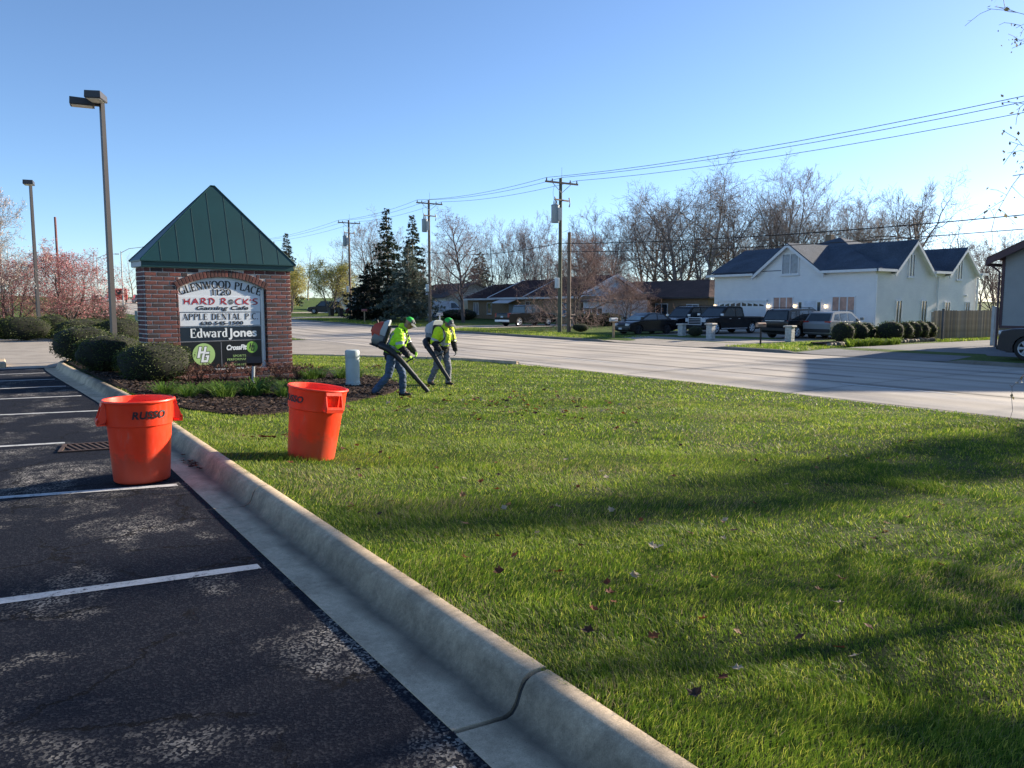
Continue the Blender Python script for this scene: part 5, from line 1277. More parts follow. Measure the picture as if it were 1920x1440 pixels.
# ---- budding tree at the right edge, then unseen trees added for shade
BUDN=leafmat('opening_bud',[(0,(.06,.055,.03)),(.6,(.13,.12,.06)),(1,(.24,.21,.11))],.6,.35)
yzf0=lambda x,y: float(yz(np.array(float(x)),np.array(float(y))))
TNE=tree_meshes(85,9.6,BARK2,BARK1,('buds',BUDN,14000,.04,.035,.6,3),nch=(11,8,7,6),ang=(40,80),l1=.60,clear=.22,up=-.01,wig=.16,r0=.017,rmin=.0035,droop=.12,trunk=.85)
plant('budding_tree',TNE,(12.55,1.0,float(lawn_z(12.55,1.0))),'budding tree whose drooping twigs hang in at the right edge',2.7,1.12,None,1.0)
T_(TVA,56,-1.5,16,15,'leafless tree added unseen beyond the right edge for shade',1.0,grp='street trees right of the view')  # bare trees added out of view to dapple the lawn
T_(TMU,37.2,3.2,12,10.5,'many-stemmed tree right of the siding house, added unseen for shade',2.2,grp='street trees right of the view',w=.8)
T_(TTH,40,-5.0,15,13,'slender tree farther right, added unseen for shade',1.2,grp='street trees right of the view')
T_(TMU,36.5,-9.5,12,11,'second many-stemmed tree added unseen for shade',.2,grp='street trees right of the view',w=.9)
T_(TSP,47,-13.5,17,16,'leafless tree beyond the grey siding house, added unseen for shade',.4,grp='street trees right of the view')
T_(TMU,58,13.0,12,13.5,'leafless tree behind the grey siding house roof',.4,grp='street trees right of the view',w=1.1)
# ---- woods far off
lo=grow(91,13,nch=(8,5,3),ang=(25,55),l1=.45,clear=.15,up=.10,r0=.014,rmin=.014); V0,F0=tubes(lo,(4,3,3,3)); Vs=[];Fs=[];off=0; rg=np.random.default_rng(9)
spots=[(x,y) for x,y in zip(rg.uniform(100,190,60),rg.uniform(20,190,60))][:44]+[(rg.uniform(45,110),rg.uniform(120,260)) for _ in range(24)]+[(rg.uniform(-90,60),rg.uniform(262,330)) for _ in range(26)]+[(rg.uniform(-60,6),rg.uniform(110,220)) for _ in range(14)]
for (x,y) in spots:
    a=rg.uniform(0,6.28); s=rg.uniform(.6,1.25); c,q=math.cos(a),math.sin(a)
    W=V0*np.array([s*1.1,s*1.1,s]); W=np.stack([W[:,0]*c-W[:,1]*q+x,W[:,0]*q+W[:,1]*c+y,W[:,2]+float(rise(y))-.3],1); Vs.append(W); Fs.append(F0+off); off+=len(V0)
tag(link_mesh('far_woods',np_mesh('far_woods',np.concatenate(Vs),np.concatenate(Fs),BARK1)),'hazy leafless woods along the horizon','woods',None,'stuff')
# ================================================================== HOUSES
def mat_brickwall(name,c1,c2,mortar,bw=.22,rh=.075,rough=.85):
    m,n,b=new_mat(name); v=coords(n); g=n.nodes.new('ShaderNodeNewGeometry')
    # run the courses along whichever wall direction the face has
    sx=n.nodes.new('ShaderNodeSeparateXYZ'); n.links.new(v,sx.inputs[0]); ad=nd(n,'ShaderNodeMath',operation='ADD'); n.links.new(sx.outputs[0],ad.inputs[0]); n.links.new(sx.outputs[1],ad.inputs[1])
    cb=n.nodes.new('ShaderNodeCombineXYZ'); n.links.new(ad.outputs[0],cb.inputs[0]); n.links.new(sx.outputs[2],cb.inputs[1])
    t=n.nodes.new('ShaderNodeTexBrick'); n.links.new(cb.outputs[0],t.inputs['Vector'])
    for k,x in (('Color1',c1),('Color2',c2),('Mortar',mortar)): t.inputs[k].default_value=(*x,1)
    t.inputs['Scale'].default_value=1; t.inputs['Brick Width'].default_value=bw; t.inputs['Row Height'].default_value=rh; t.inputs['Mortar Size'].default_value=.008; t.inputs['Mortar Smooth'].default_value=.2
    col=mixc(n,1,t.outputs['Color'],ramp(n,noise(n,v,1.2,5),[(.3,(.94,.94,.94)),(.7,(1.03,1.03,1.02))]),'MULTIPLY')
    n.links.new(col,b.inputs['Base Color']); b.inputs['Roughness'].default_value=rough
    bump(n,b,t.outputs['Fac'],-.5,.012); return m
def mat_shingle(name,c):
    m,n,b=new_mat(name); v=coords(n); f=noise(n,v,.8,5); g=noise(n,v,14,4,.7)
    col=ramp(n,f,[(.3,tuple(x*.8 for x in c)),(.7,tuple(x*1.2 for x in c))]); col=mixc(n,1,col,ramp(n,g,[(.3,(.6,)*3),(.7,(1.3,)*3)]),'MULTIPLY')
    n.links.new(col,b.inputs['Base Color']); b.inputs['Roughness'].default_value=.9; b.inputs['Specular IOR Level'].default_value=.2; bump(n,b,g,.6,.03); return m
WHB=mat_brickwall('white_painted_brick',(.80,.79,.78),(.76,.75,.75),(.70,.69,.68)); TANB=mat_brickwall('tan_brick',(.34,.22,.12),(.27,.17,.095),(.35,.28,.2)); TANB2=mat_brickwall('brown_brick',(.25,.165,.10),(.20,.13,.08),(.26,.2,.14))
SHN=mat_shingle('charcoal_shingle',(.072,.090,.118)); SHB=mat_shingle('brown_shingle',(.095,.058,.05)); SHD=mat_shingle('dark_red_shingle',(.06,.03,.03)); SHG=mat_shingle('grey_shingle',(.09,.085,.09))
TRIMW=M('white_trim',(.70,.70,.70),.6,var=.05); GLASS=M('window_glass',(.03,.04,.05),.06,var=.3,scale=1,spec=.8); CURT=M('curtained_glass',(.17,.20,.26),.15,var=.25,scale=5,spec=.7); WARM=M('warm_pane',(.48,.27,.20),.5,var=.3,scale=3)  # upper house panes get one even warm tone
MAROON=M('maroon_trim',(.07,.035,.042),.6); GSID=M('grey_siding',(.27,.28,.275),.6,var=.05,scale=2); WSID=M('white_siding',(.55,.56,.57),.6,var=.06,scale=2); STONEY=M('tan_block',(.28,.235,.17),.85,var=.15,scale=4,bmp=.3)
def slab(b,P,th=.10):
    """roof plane with thickness from its outline"""
    P=[Vector(p) for p in P]; n=(P[1]-P[0]).cross(P[-1]-P[0]).normalized()
    if n.z<0: n=-n
    k=len(P); b.add([p for p in P]+[p-n*th for p in P],[tuple(range(k)),tuple(range(2*k-1,k-1,-1))]+[(i,k+i,k+(i+1)%k,(i+1)%k) for i in range(k)])
def window(par,axis,c,w_,h,fx,lights=2,glass=GLASS,frame=TRIMW,sill=True,out=-1,upper=None,fw=.07):
    """window on a wall: axis 'x' = wall at X=fx running along Y (c along Y); axis 'y' = wall at Y=fx running along X. c=(along,zcentre)"""
    a,z=c
    def P(b,a0,a1,d0,d1,z0,z1):
        d0,d1=fx+out*d0,fx+out*d1; lo,hi=min(d0,d1),max(d0,d1)
        if axis=='x': b.bb(lo,hi,a0,a1,z0,z1)
        else: b.bb(a0,a1,lo,hi,z0,z1)
    b=MB(); x0,x1,z0,z1=a-w_/2,a+w_/2,z-h/2,z+h/2
    P(b,x0,x1,-.02,.07,z1-fw,z1);P(b,x0,x1,-.02,.07,z0,z0+fw);P(b,x0,x0+fw,-.02,.068,z0+fw,z1-fw);P(b,x1-fw,x1,-.02,.068,z0+fw,z1-fw)
    for i in range(1,lights):
        m_=x0+(x1-x0)*i/lights; P(b,m_-fw*.5,m_+fw*.5,-.02,.066,z0+fw,z1-fw)
    f=b.build('window',frame,par)
    for i in range(lights):
        p0=x0+(x1-x0)*i/lights+fw*.5; p1=x0+(x1-x0)*(i+1)/lights-fw*.5; b=MB()
        zs=z0+fw+(z1-z0-2*fw)*(.58 if upper else 1.0)
        P(b,p0,p1,.0,.025,z0+fw*.5,zs); b.build('pane',glass,f)
        if upper: b=MB(); P(b,p0,p1,.0,.025,zs+.004,z1-fw*.5); b.build('pane',upper,f)
    if sill: b=MB(); P(b,x0-.08,x1+.08,-.02,.12,z0-.09,z0-.004); b.build('sill',frame,f)
    return f
def wallbox(par,x0,x1,y0,y1,z0,z1,mat,name='wall'): b=MB(); b.bb(x0,x1,y0,y1,z0,z1); return b.build(name,mat,par)
# ---------------- white painted-brick house
GZ=YARD-.02
wh=empty('white_house',(47.5,29,GZ)); tag(wh,'white painted brick house with charcoal gabled roofs behind parked cars','house')
wh.location=(0,0,0)
X0,X1,Y0_,Y1_=47.5,60.5,29.0,42.5; EZ=4.0
b=MB(); b.bb(X0,X1,Y0_,Y1_,GZ-.3,EZ)
def gable_x(b,yc,half,z1,x): b.prism([(yc-half,EZ-.002),(yc+half,EZ-.002),(yc,z1)],x,x+.3,'x')
def gable_y(b,xc,half,z1,y): b.prism([(xc-half,EZ-.002),(xc+half,EZ-.002),(xc,z1)],y,y+.3,'y')
gable_x(b,35.6,2.75,6.0,X0+.002); gable_y(b,51.7,2.2,5.95,Y0_+.002); gable_y(b,58.25,1.95,5.7,Y0_+.002)
b.build('wall',WHB,wh)
ov=.40
rb=MB(); ap=(54.0,36.0,6.85); cs=[(X0+.01,Y0_+.01,EZ+.06),(X1+ov,Y0_+.01,EZ+.06),(X1+ov,Y1_+ov,EZ+.06),(X0+.01,Y1_+ov,EZ+.06)]
for i in range(4): slab(rb,[cs[i],cs[(i+1)%4],ap],.08)
for (y0,y1) in ((Y0_-ov,32.62),(38.58,Y1_+.5)): slab(rb,[(X0-ov,y0,EZ-.02),(X0-ov,y1,EZ-.02),(X0+.03,y1,EZ+.115),(X0+.03,y0,EZ+.115)],.08)
for (x0,x1) in ((X0-ov+.01,49.25),(54.15,56.05),(60.45,X1+ov)): slab(rb,[(x0,Y0_-ov,EZ-.025),(x1,Y0_-ov,EZ-.025),(x1,Y0_+.03,EZ+.115),(x0,Y0_+.03,EZ+.115)],.08)
roof=rb.build('roof',SHN,wh)
def cross_gable(par,kind,c,half,z1,face,back,o=.35,name='gable_roof'):
    """gable roof running back from a wall; rakes and soffit in white"""
    sl=(z1-EZ)/half; zb=EZ-sl*o*.0; b=MB(); hh=half+.28; ze=z1-sl*hh
    f0=face-o
    if kind=='x':
        for s in (-1,1): slab(b,[(f0,c+s*hh,ze+.12),(f0,c,z1+.12),(back,c,z1+.12),(back,c+s*hh,ze+.12)],.08)
    else:
        for s in (-1,1): slab(b,[(c+s*hh,f0,ze+.12),(c,f0,z1+.12),(c,back,z1+.12),(c+s*hh,back,ze+.12)],.08)
    g=b.build(name,SHN,par)
    for s in (-1,1):
        b=MB(); t=.20
        if kind=='x': b.prism([(c,z1+.03),(c+s*hh,ze+.03),(c+s*hh,ze-t),(c,z1-t)],f0-.03,f0+.06,'x')
        else: b.prism([(c,z1+.03),(c+s*hh,ze+.03),(c+s*hh,ze-t),(c,z1-t)],f0-.03,f0+.06,'y')
        b.build('rake_board',TRIMW,g)
        b=MB()
        if kind=='x': slab(b,[(f0+.07,c,z1-.02),(f0+.07,c+s*hh,ze-.02),(face+.05,c+s*hh,ze-.02),(face+.05,c,z1-.02)],.03)
        else: slab(b,[(c,f0+.07,z1-.02),(c+s*hh,f0+.07,ze-.02),(c+s*hh,face+.05,ze-.02),(c,face+.05,z1-.02)],.03)
        b.build('soffit',TRIMW,g)
    return g
cross_gable(wh,'x',35.6,2.75,6.0,X0,52.0); cross_gable(wh,'y',51.7,2.2,5.95,Y0_,35.5); cross_gable(wh,'y',58.25,1.95,5.7,Y0_,35)
# left wing roof with its ridge along the street
b=MB(); slab(b,[(X0-.02,36,EZ+.20),(51.6,36,6.15),(51.6,Y1_+.5,6.15),(X0-.02,Y1_+.5,EZ+.20)],.08); slab(b,[(55.8,36,EZ+.02),(51.6,36,6.15),(51.6,Y1_+.5,6.15),(55.8,Y1_+.5,EZ+.02)],.08); b.build('wing_roof',SHN,wh)
b=MB(); b.prism([(X0,EZ),(55.6,EZ),(51.6,6.05)],Y1_-.2,Y1_+.1,'y'); b.build('wing_gable',WHB,wh)
for (nm,args) in (('gutter',(X0-ov-.10,X0-ov+.03,28.55,32.75,EZ-.14,EZ+.03)),('gutter',(X0-ov-.10,X0-ov+.03,38.5,43.0,EZ-.14,EZ+.03)),('gutter',(47.0,49.15,Y0_-ov-.1,Y0_-ov+.03,EZ-.14,EZ+.028)),('gutter',(54.0,56.1,Y0_-ov-.1,Y0_-ov+.03,EZ-.14,EZ+.03)),('gutter',(60.3,61.2,Y0_-ov-.1,Y0_-ov+.03,EZ-.14,EZ+.03)),
  ('soffit',(X0-ov+.03,X0-.003,28.7,32.6,EZ-.13,EZ-.1)),('soffit',(X0-ov+.03,X0-.003,38.6,43.0,EZ-.13,EZ-.1)),('soffit',(X0+.0,49.2,Y0_-ov+.03,Y0_-.003,EZ-.13,EZ-.1)),('soffit',(54.2,56.0,Y0_-ov+.03,Y0_-.003,EZ-.13,EZ-.1)),('downspout',(47.42,47.52,28.84,28.94,GZ,EZ-.3)),('downspout',(54.95,55.05,28.84,28.94,GZ,EZ-.3)),('downspout',(60.4,60.5,28.84,28.94,GZ,EZ-.3))):
    b=MB(); b.bb(*args); b.build(nm,TRIMW,wh)
b=MB(); b.tube([(55.2,31,4.9),(55.2,31,5.6)],.07,8); b.build('vent_pipe',TRIMW,wh)
b=MB(); b.bbox(54.3,54.8,37.0,37.5,6.0,7.15,.02); b.build('chimney',TANB2,wh)
window(wh,'x',(35.5,4.62),1.45,1.5,X0,2,CURT)
window(wh,'x',(36.0,1.2),1.75,2.2,X0,3,CURT,upper=WARM,sill=False); window(wh,'x',(31.2,1.2),1.75,2.2,X0,3,CURT,upper=WARM,sill=False)
for (x,z,w_,h) in ((51.6,4.35,.75,1.55),(57.9,4.25,.75,1.5),(50.3,1.15,.75,1.75),(53.4,1.15,.75,1.75),(56.5,1.15,.75,1.6),(59.3,1.15,.65,1.6)): window(wh,'y',(x,z),w_,h,Y0_,2,GLASS)
g=MB(); g.bb(X0-.03,X0+.02,39.2,43.0-.9,GZ,1.98); 
gd=empty('garage_door',(0,0,0)); gd.parent=wh
GD0,GD1=37.55,42.05
for i in range(4): b=MB(); b.bb(X0-.035,X0-.003,GD0,GD1,GZ+.02+i*.56,GZ+.02+i*.56+.545); b.build('panel',TRIMW,gd)
b=MB(); b.bb(X0-.08,X0+.0,GD0-.14,GD0-.003,GZ,2.08);b.bb(X0-.08,X0,GD1+.003,GD1+.14,GZ,2.08);b.bb(X0-.081,X0,GD0-.14,GD1+.14,1.96,2.10); b.build('surround',TRIMW,gd)
for i in range(8):
    y=GD0+.35+i*.54; a0,a1=y-.2,y+.2; k=abs(i-3.5); h0=.08+.03*(3.5-k); b=MB()
    s=1 if i<4 else -1
    b.prism([(a0,1.62),(a1,1.62),(a1,1.62+(h0+.10 if s>0 else h0)),(a0,1.62+(h0 if s>0 else h0+.10))],X0-.042,X0-.034,'x'); b.build('lite',GLASS,gd)
dr=empty('entry_door',(0,0,0)); dr.parent=wh
b=MB(); b.bb(X0-.06,X0+.01,32.85,34.75,GZ,2.12); b.build('surround',TRIMW,dr)
b=MB(); b.bb(X0-.09,X0-.062,33.3,34.25,GZ+.05,1.98); b.build('leaf',M('door_white',(.6,.62,.66),.5),dr)
b=MB(); b.add([(X0-.094,33.775+.2*math.cos(a),.95+.6*math.sin(a)) for a in np.linspace(0,2*PI,21)[:-1]],[tuple(range(20))]); b.build('oval_glass',GLASS,dr)
for y in (33.05,34.55): b=MB(); b.bb(X0-.075,X0-.061,y-.11,y+.11,.2,1.9); b.build('sidelight',GLASS,dr)
LIT=bpy.data.materials.new('lit_bulb'); LIT.use_nodes=True; LIT.node_tree.nodes['Principled BSDF'].inputs['Emission Color'].default_value=(1,.72,.42,1); LIT.node_tree.nodes['Principled BSDF'].inputs['Emission Strength'].default_value=3.0
BLACKM=M('black_metal',(.02,.02,.022),.5)
for y in (32.5,34.98,37.25,42.35):
    l=empty('wall_lantern',(X0-.12,y,1.62)); l.parent=wh
    b=MB(); b.lathe([(.0,.16),(.08,.10),(.085,.09)],6); b.lathe([(.06,-.12),(.0,-.15)],6); b.bb(.02,.12,-.02,.02,.0,.04); b.build('lantern_frame',BLACKM,l)
    b=MB(); b.lathe([(.0,-.12),(.06,-.11),(.075,.09),(.0,.095)],8); b.build('lantern_glass',LIT,l,smooth=1)
b=MB(); b.lathe([(.0,0),(.11,.05),(.09,.14),(0,.16)],10); o=b.build('flood_light',TRIMW,wh); o.location=(58.9,28.9,2.3)
# ---------------- grey siding house on the right
gh=empty('grey_house',(0,0,0)); tag(gh,'grey siding house with maroon trim cut by the right picture edge','house')
HX,HY0,HY1=39.5,4.5,17.8; HE=3.95; AY=(HY0+HY1)/2; AZ=7.0
wallbox(gh,HX+.06,HX+10,HY0,HY1,GZ-.3,.66,STONEY,'base_wall')
b=MB(); b.bb(HX+.02,HX+10,HY0+.01,HY1-.01,.62,HE); b.prism([(HY0,HE-.01),(HY1,HE-.01),(AY,AZ)],HX+.02,HX+10,'x'); b.build('wall',GSID,gh)
z=.74; sbm={}
while z<AZ-.15:                                   # lap siding boards
    if z<HE: y0,y1=HY0,HY1
    else: f=(z-HE)/(AZ-HE); y0,y1=HY0+(AY-HY0)*f+.05,HY1-(HY1-AY)*f-.05
    b=MB(); b.add([(HX-.012,y0,z),(HX-.012,y1,z),(HX+.012,y1,z+.112),(HX+.012,y0,z+.112),(HX+.02,y0,z),(HX+.02,y1,z)],[(0,1,2,3),(0,4,5,1)]); b.build('siding_board',GSID,gh); z+=.112
b=MB(); b.bb(HX-.03,HX+.0,HY0,HY1,.62,.735); b.build('belt_board',MAROON,gh)
b=MB(); b.bb(HX-.028,HX+.1,HY1-.11,HY1+.02,.74,HE); b.build('corner_board',MAROON,gh)
b=MB(); sl=(AZ-HE)/(HY1-AY)
for s,ye in ((1,HY1+.5),(-1,HY0-.5)):
    ze=HE-sl*.5; slab(b,[(HX-.55,ye,ze+.2),(HX-.55,AY,AZ+.2),(HX+10.5,AY,AZ+.2),(HX+10.5,ye,ze+.2)],.1)
b.build('roof',SHB,gh)
for s,ye in ((1,HY1+.5),(-1,HY0-.5)):
    ze=HE-sl*.5; b=MB(); b.prism([(AY,AZ+.12),(ye,ze+.12),(ye,ze-.16),(AY,AZ-.16)],HX-.58,HX-.46,'x'); b.build('rake_board',MAROON,gh)
    b=MB(); slab(b,[(HX-.455,AY,AZ+.05),(HX-.455,ye,ze+.05),(HX+.02,ye,ze+.05),(HX+.02,AY,AZ+.05)],.05); b.build('soffit',MAROON,gh)
b=MB(); b.bb(HX-.5,HX+10.4,HY1+.44,HY1+.56,HE-.42,HE-.28); b.build('gutter',MAROON,gh)
b=MB(); b.tube([(HX-.2,HY1+.4,HE-.4),(HX-.1,HY1+.08,HE-.7),(HX-.08,HY1+.06,-.3)],.045,8); b.build('downspout',MAROON,gh)
for (y,zc,w_,h) in ((15.7,1.25,1.5,1.05),(15.25,3.15,1.3,1.2),(11,1.3,1.8,1.2),(7,3.1,1.3,1.2)):
    b=MB(); b.bb(HX-.035,HX+.0,y-w_/2-.15,y+w_/2+.15,zc-h/2-.12,zc+h/2+.15); b.build('window_surround',MAROON,gh); window(gh,'x',(y,zc),w_,h,HX-.036,1,CURT,sill=False)
# ---------------- brown hipped ranch
def hip_house(name,label,x0,x1,y0,y1,ez,rz_,wall,roofm,ins=3.0,gz_=GZ,ov=.5):
    t=empty(name,(0,0,0)); tag(t,label,'house'); wallbox(t,x0,x1,y0,y1,gz_-.3,ez,wall)
    b=MB(); xm=(x0+x1)/2; A=(xm,y0-ov+ins,rz_); B=(xm,y1+ov-ins,rz_); c=[(x0-ov,y0-ov,ez),(x1+ov,y0-ov,ez),(x1+ov,y1+ov,ez),(x0-ov,y1+ov,ez)]
    slab(b,[c[0],c[3],B,A]); slab(b,[c[1],c[2],B,A]); slab(b,[c[0],c[1],A]); slab(b,[c[3],c[2],B]); b.build('roof',roofm,t)
    b=MB(); b.bb(x0-ov-.08,x0-ov+.02,y0-ov,y1+ov,ez-.16,ez-.0); b.bb(x0-ov+.03,x1+ov,y0-ov-.08,y0-ov+.02,ez-.16,ez-.004); b.build('gutter',M('dark_fascia',(.06,.045,.04),.6),t)
    return t
rh=hip_house('ranch_house','low tan brick house with brown hipped roof left of white house',57.5,66,52.2,73,2.5,4.35,TANB2,SHB,4.2)
window(rh,'x',(54.2,1.2),1.6,1.2,57.5,2,CURT); window(rh,'x',(68.5,1.2),2.2,1.5,57.5,3,GLASS); window(rh,'x',(58.5,1.2),1.8,1.3,57.5,2,GLASS); window(rh,'x',(64,1.2),1.4,1.3,57.5,2,CURT)
b=MB(); b.bb(55.2,57.4,59.5,67.5,2.30,2.42); b.build('porch_roof',SHB,rh)
for y in (59.7,63.5,67.3): b=MB(); b.tube([(55.4,y,GZ),(55.4,y,2.3)],.06,8); b.build('porch_post',BLACKM,rh)
b=MB(); b.bb(57.44,57.499,61,62.0,GZ,1.8); b.build('door',MAROON,rh)
# ---------------- tan brick ranch with stepped gable roofs
tr_=empty('brick_ranch',(0,0,0)); tag(tr_,'long tan brick ranch with dark red stepped roofs and white rake boards','house')
for i,(y0,y1,x0,ez,rz_) in enumerate(((77.5,88,51.5,2.55,4.45),(70.5,80,50.6,2.60,4.75),(62.5,71.5,50.0,2.62,4.9))):
    wallbox(tr_,x0,x0+8,y0+(.0 if i else 0),y1-.01*i,GZ-.3,ez,TANB,'wall'); xm=x0+4.6; b=MB(); o=.7
    slab(b,[(x0-o,y0-.4,ez-.05),(xm,y0-.4,rz_),(xm,y1+.5,rz_),(x0-o,y1+.5,ez-.05)],.12); slab(b,[(x0+9,y0-.4,ez-.05),(xm,y0-.4,rz_),(xm,y1+.5,rz_),(x0+9,y1+.5,ez-.05)],.12); b.build('roof',SHD,tr_)
    for ye in (y1+.5,y0-.4):
        b=MB(); b.prism([(x0-o,ez+.02),(xm,rz_+.07),(xm,rz_-.26),(x0-o,ez-.30)],ye-.02,ye+.12,'y'); b.prism([(x0+9,ez+.02),(xm,rz_+.07),(xm,rz_-.26),(x0+9,ez-.30)],ye-.02,ye+.12,'y'); b.build('rake_board',TRIMW,tr_)
    b=MB(); b.bb(x0-o-.1,x0-o+.0,y0-.4,y1+.5,ez-.24,ez-.02); b.build('gutter',TRIMW,tr_)
    b=MB(); b.prism([(x0,ez-.05),(x0+8,ez-.05),(xm,rz_-.1)],y0+.02,y0+.3,'y'); b.build('gable',WSID,tr_); b=MB(); b.prism([(x0,ez-.05),(x0+8,ez-.05),(xm,rz_-.1)],y1-.3,y1-.02,'y'); b.build('gable',WSID,tr_)
window(tr_,'x',(85.8,1.3),1.3,1.5,51.5,2,CURT); window(tr_,'x',(82.6,1.3),1.0,1.4,51.5,1,GLASS); window(tr_,'x',(72.5,1.5),1.7,1.2,50.6,2,GLASS); window(tr_,'x',(65.5,1.3),1.2,1.5,50.0,2,CURT)
b=MB(); b.bb(50.5,50.59,75.6,76.7,GZ,1.8); b.build('door',M('grey_door',(.25,.27,.3),.5),tr_)
b=MB(); slab(b,[(48.9,74.6,1.95),(48.9,78.0,1.95),(50.6,78.0,2.5),(50.6,74.6,2.5)],.06); aw=b.build('awning',TRIMW,tr_)
for i in range(9): b=MB(); y=74.7+i*.4; b.tube([(48.9,y,1.965),(50.6,y,2.515)],.03,4); b.build('awning_rib',TRIMW,aw)
b=MB(); b.tube([(56,73,4.6),(56,73,5.1)],.06,8); b.build('vent_pipe',TRIMW,tr_)
# white garage right of the short pole
gg=empty('white_garage',(0,0,0)); tag(gg,'white garage wall with dark window band behind the hedge','garage'); wallbox(gg,49.6,55,58.0,61.6,GZ-.3,2.2,WSID)
b=MB(); slab(b,[(49.2,57.6,2.15),(49.2,62,2.15),(55.4,62,3.0),(55.4,57.6,3.0)],.12); b.build('roof',SHG,gg); window(gg,'x',(59.8,1.1),2.6,.7,49.6,3,GLASS)
# ---------------- grey far house with bay window
fh=empty('grey_bay_house',(0,0,0)); tag(fh,'small grey gabled house with white bay window behind the van','house')
wallbox(fh,51,60,93,104,-.5,2.75,WSID); 
b=MB(); slab(b,[(50.4,92.5,2.7),(55.5,92.5,4.8),(55.5,104.5,4.8),(50.4,104.5,2.7)]); slab(b,[(60.6,92.5,2.7),(55.5,92.5,4.8),(55.5,104.5,4.8),(60.6,104.5,2.7)]); b.build('roof',SHG,fh)
b=MB(); b.prism([(51,2.74),(60,2.74),(55.5,4.7)],93.02,103.98,'y'); b.build('gable',WSID,fh)
b=MB(); slab(b,[(48.7,96.5,2.3),(48.7,102.5,2.3),(51.2,102.5,2.9),(51.2,96.5,2.9)]); b.prism([(96.7,2.75),(102.3,2.75),(99.5,4.1)],50.5,50.9,'x'); b.build('porch_gable',WSID,fh)
b=MB(); b.prism([(51,97),(49.9,97.6),(49.9,100.4),(51,101)],.3,2.3,'z'); b.build('bay',TRIMW,fh); window(fh,'x',(99,1.4),2.6,1.5,49.9,3,CURT,sill=False)
for (nm,lab,x0,x1,y0,y1,wm,rm) in (('far_house','far low brick house behind the yellow-green trees',52,61,112,127,TANB,SHB),('far_house','far pale house glimpsed under the yellow-green tree crown',54,62,131,142,WSID,SHG)):
    gzz=float(rise(y0))-.3; h_=hip_house(nm,lab,x0,x1,y0,y1,2.6+gzz+.3,4.3+gzz+.3,wm,rm,3.5,gzz); window(h_,'x',((y0+y1)/2,1.3+gzz+.3),2,1.3,x0,2,CURT); window(h_,'x',(y0+2.5,1.3+gzz+.3),1.4,1.2,x0,2,GLASS)
# ================================================================== VEHICLES
def paint(name,c,rough=.25): 
    m=M(name,c,rough,.0,var=.06,scale=1.5,coat=.12,spec=.3); return m
CBLK=paint('car_black',(.004,.005,.008)); CGRY=paint('car_grey',(.22,.235,.255)); CNAV=paint('car_dark_blue',(.008,.013,.025)); CRED=paint('car_dark_red',(.16,.012,.018)); CWHT=paint('car_white',(.62,.64,.66)); CGRN=paint('car_charcoal',(.010,.011,.014))
TYRE=M('tyre_rubber',(.014,.014,.015),.85,var=.2,scale=8); CHRM=M('chrome',(.74,.75,.77),.3,.35,var=.05); ALLOY=M('alloy_rim',(.60,.61,.63),.35,.35,var=.08); DRIM=M('dark_rim',(.03,.03,.034),.45,.3); CGLS=M('car_glass',(.030,.038,.042),.04,var=.2,spec=.9); CGLL=M('car_glass_pale',(.16,.23,.24),.08,var=.3,scale=2,spec=.8)
TAIL=M('tail_lamp',(.30,.012,.012),.25,var=.15,coat=.5); HEAD=M('head_lamp',(.62,.65,.68),.15,var=.15,scale=6,coat=.6); PLAT=M('licence_plate',(.55,.58,.62),.5,var=.1,scale=20); TRIMB=M('black_trim',(.012,.012,.013),.6)
def wheel_meshes(r,w_,rim,spokes):
    b=MB(); Mx=Matrix.Rotation(PI/2,4,'X'); b.lathe([(r*.66,-w_/2),(r*.93,-w_/2),(r,-w_/2+.03),(r,w_/2-.03),(r*.93,w_/2),(r*.66,w_/2),(r*.66,-w_/2)],28,(0,0,0),0,Mx); ty=b.mesh('tyre',TYRE,.6)
    b=MB(); b.lathe([(r*.67,w_/2-.01),(r*.67,w_/2),(r*.62,w_/2-.01),(r*.60,w_/2-.06)],28,(0,0,0),0,Mx); b.lathe([(r*.17,w_/2-.055),(r*.16,w_/2-.015),(0,w_/2-.012)],14,(0,0,0),0,Mx)
    for i in range(spokes):
        a=2*PI*i/spokes
        for q in (-.13,.13):
            b.tube([(r*.12*math.cos(a),-(w_/2-.03),r*.12*math.sin(a)),(r*.62*math.cos(a+q),-(w_/2-.02),r*.62*math.sin(a+q))],[.035,.026],4)
    # rim built on the outer (-y) face
    for k in range(len(b.v)): pass
    rm=b.mesh('rim',rim,.6); b=MB(); b.lathe([(0,0),(r*.6,0)],20,(0,0,0),0,Mx); bk=b.mesh('brake',TRIMB)
    return ty,rm,bk
WM={}
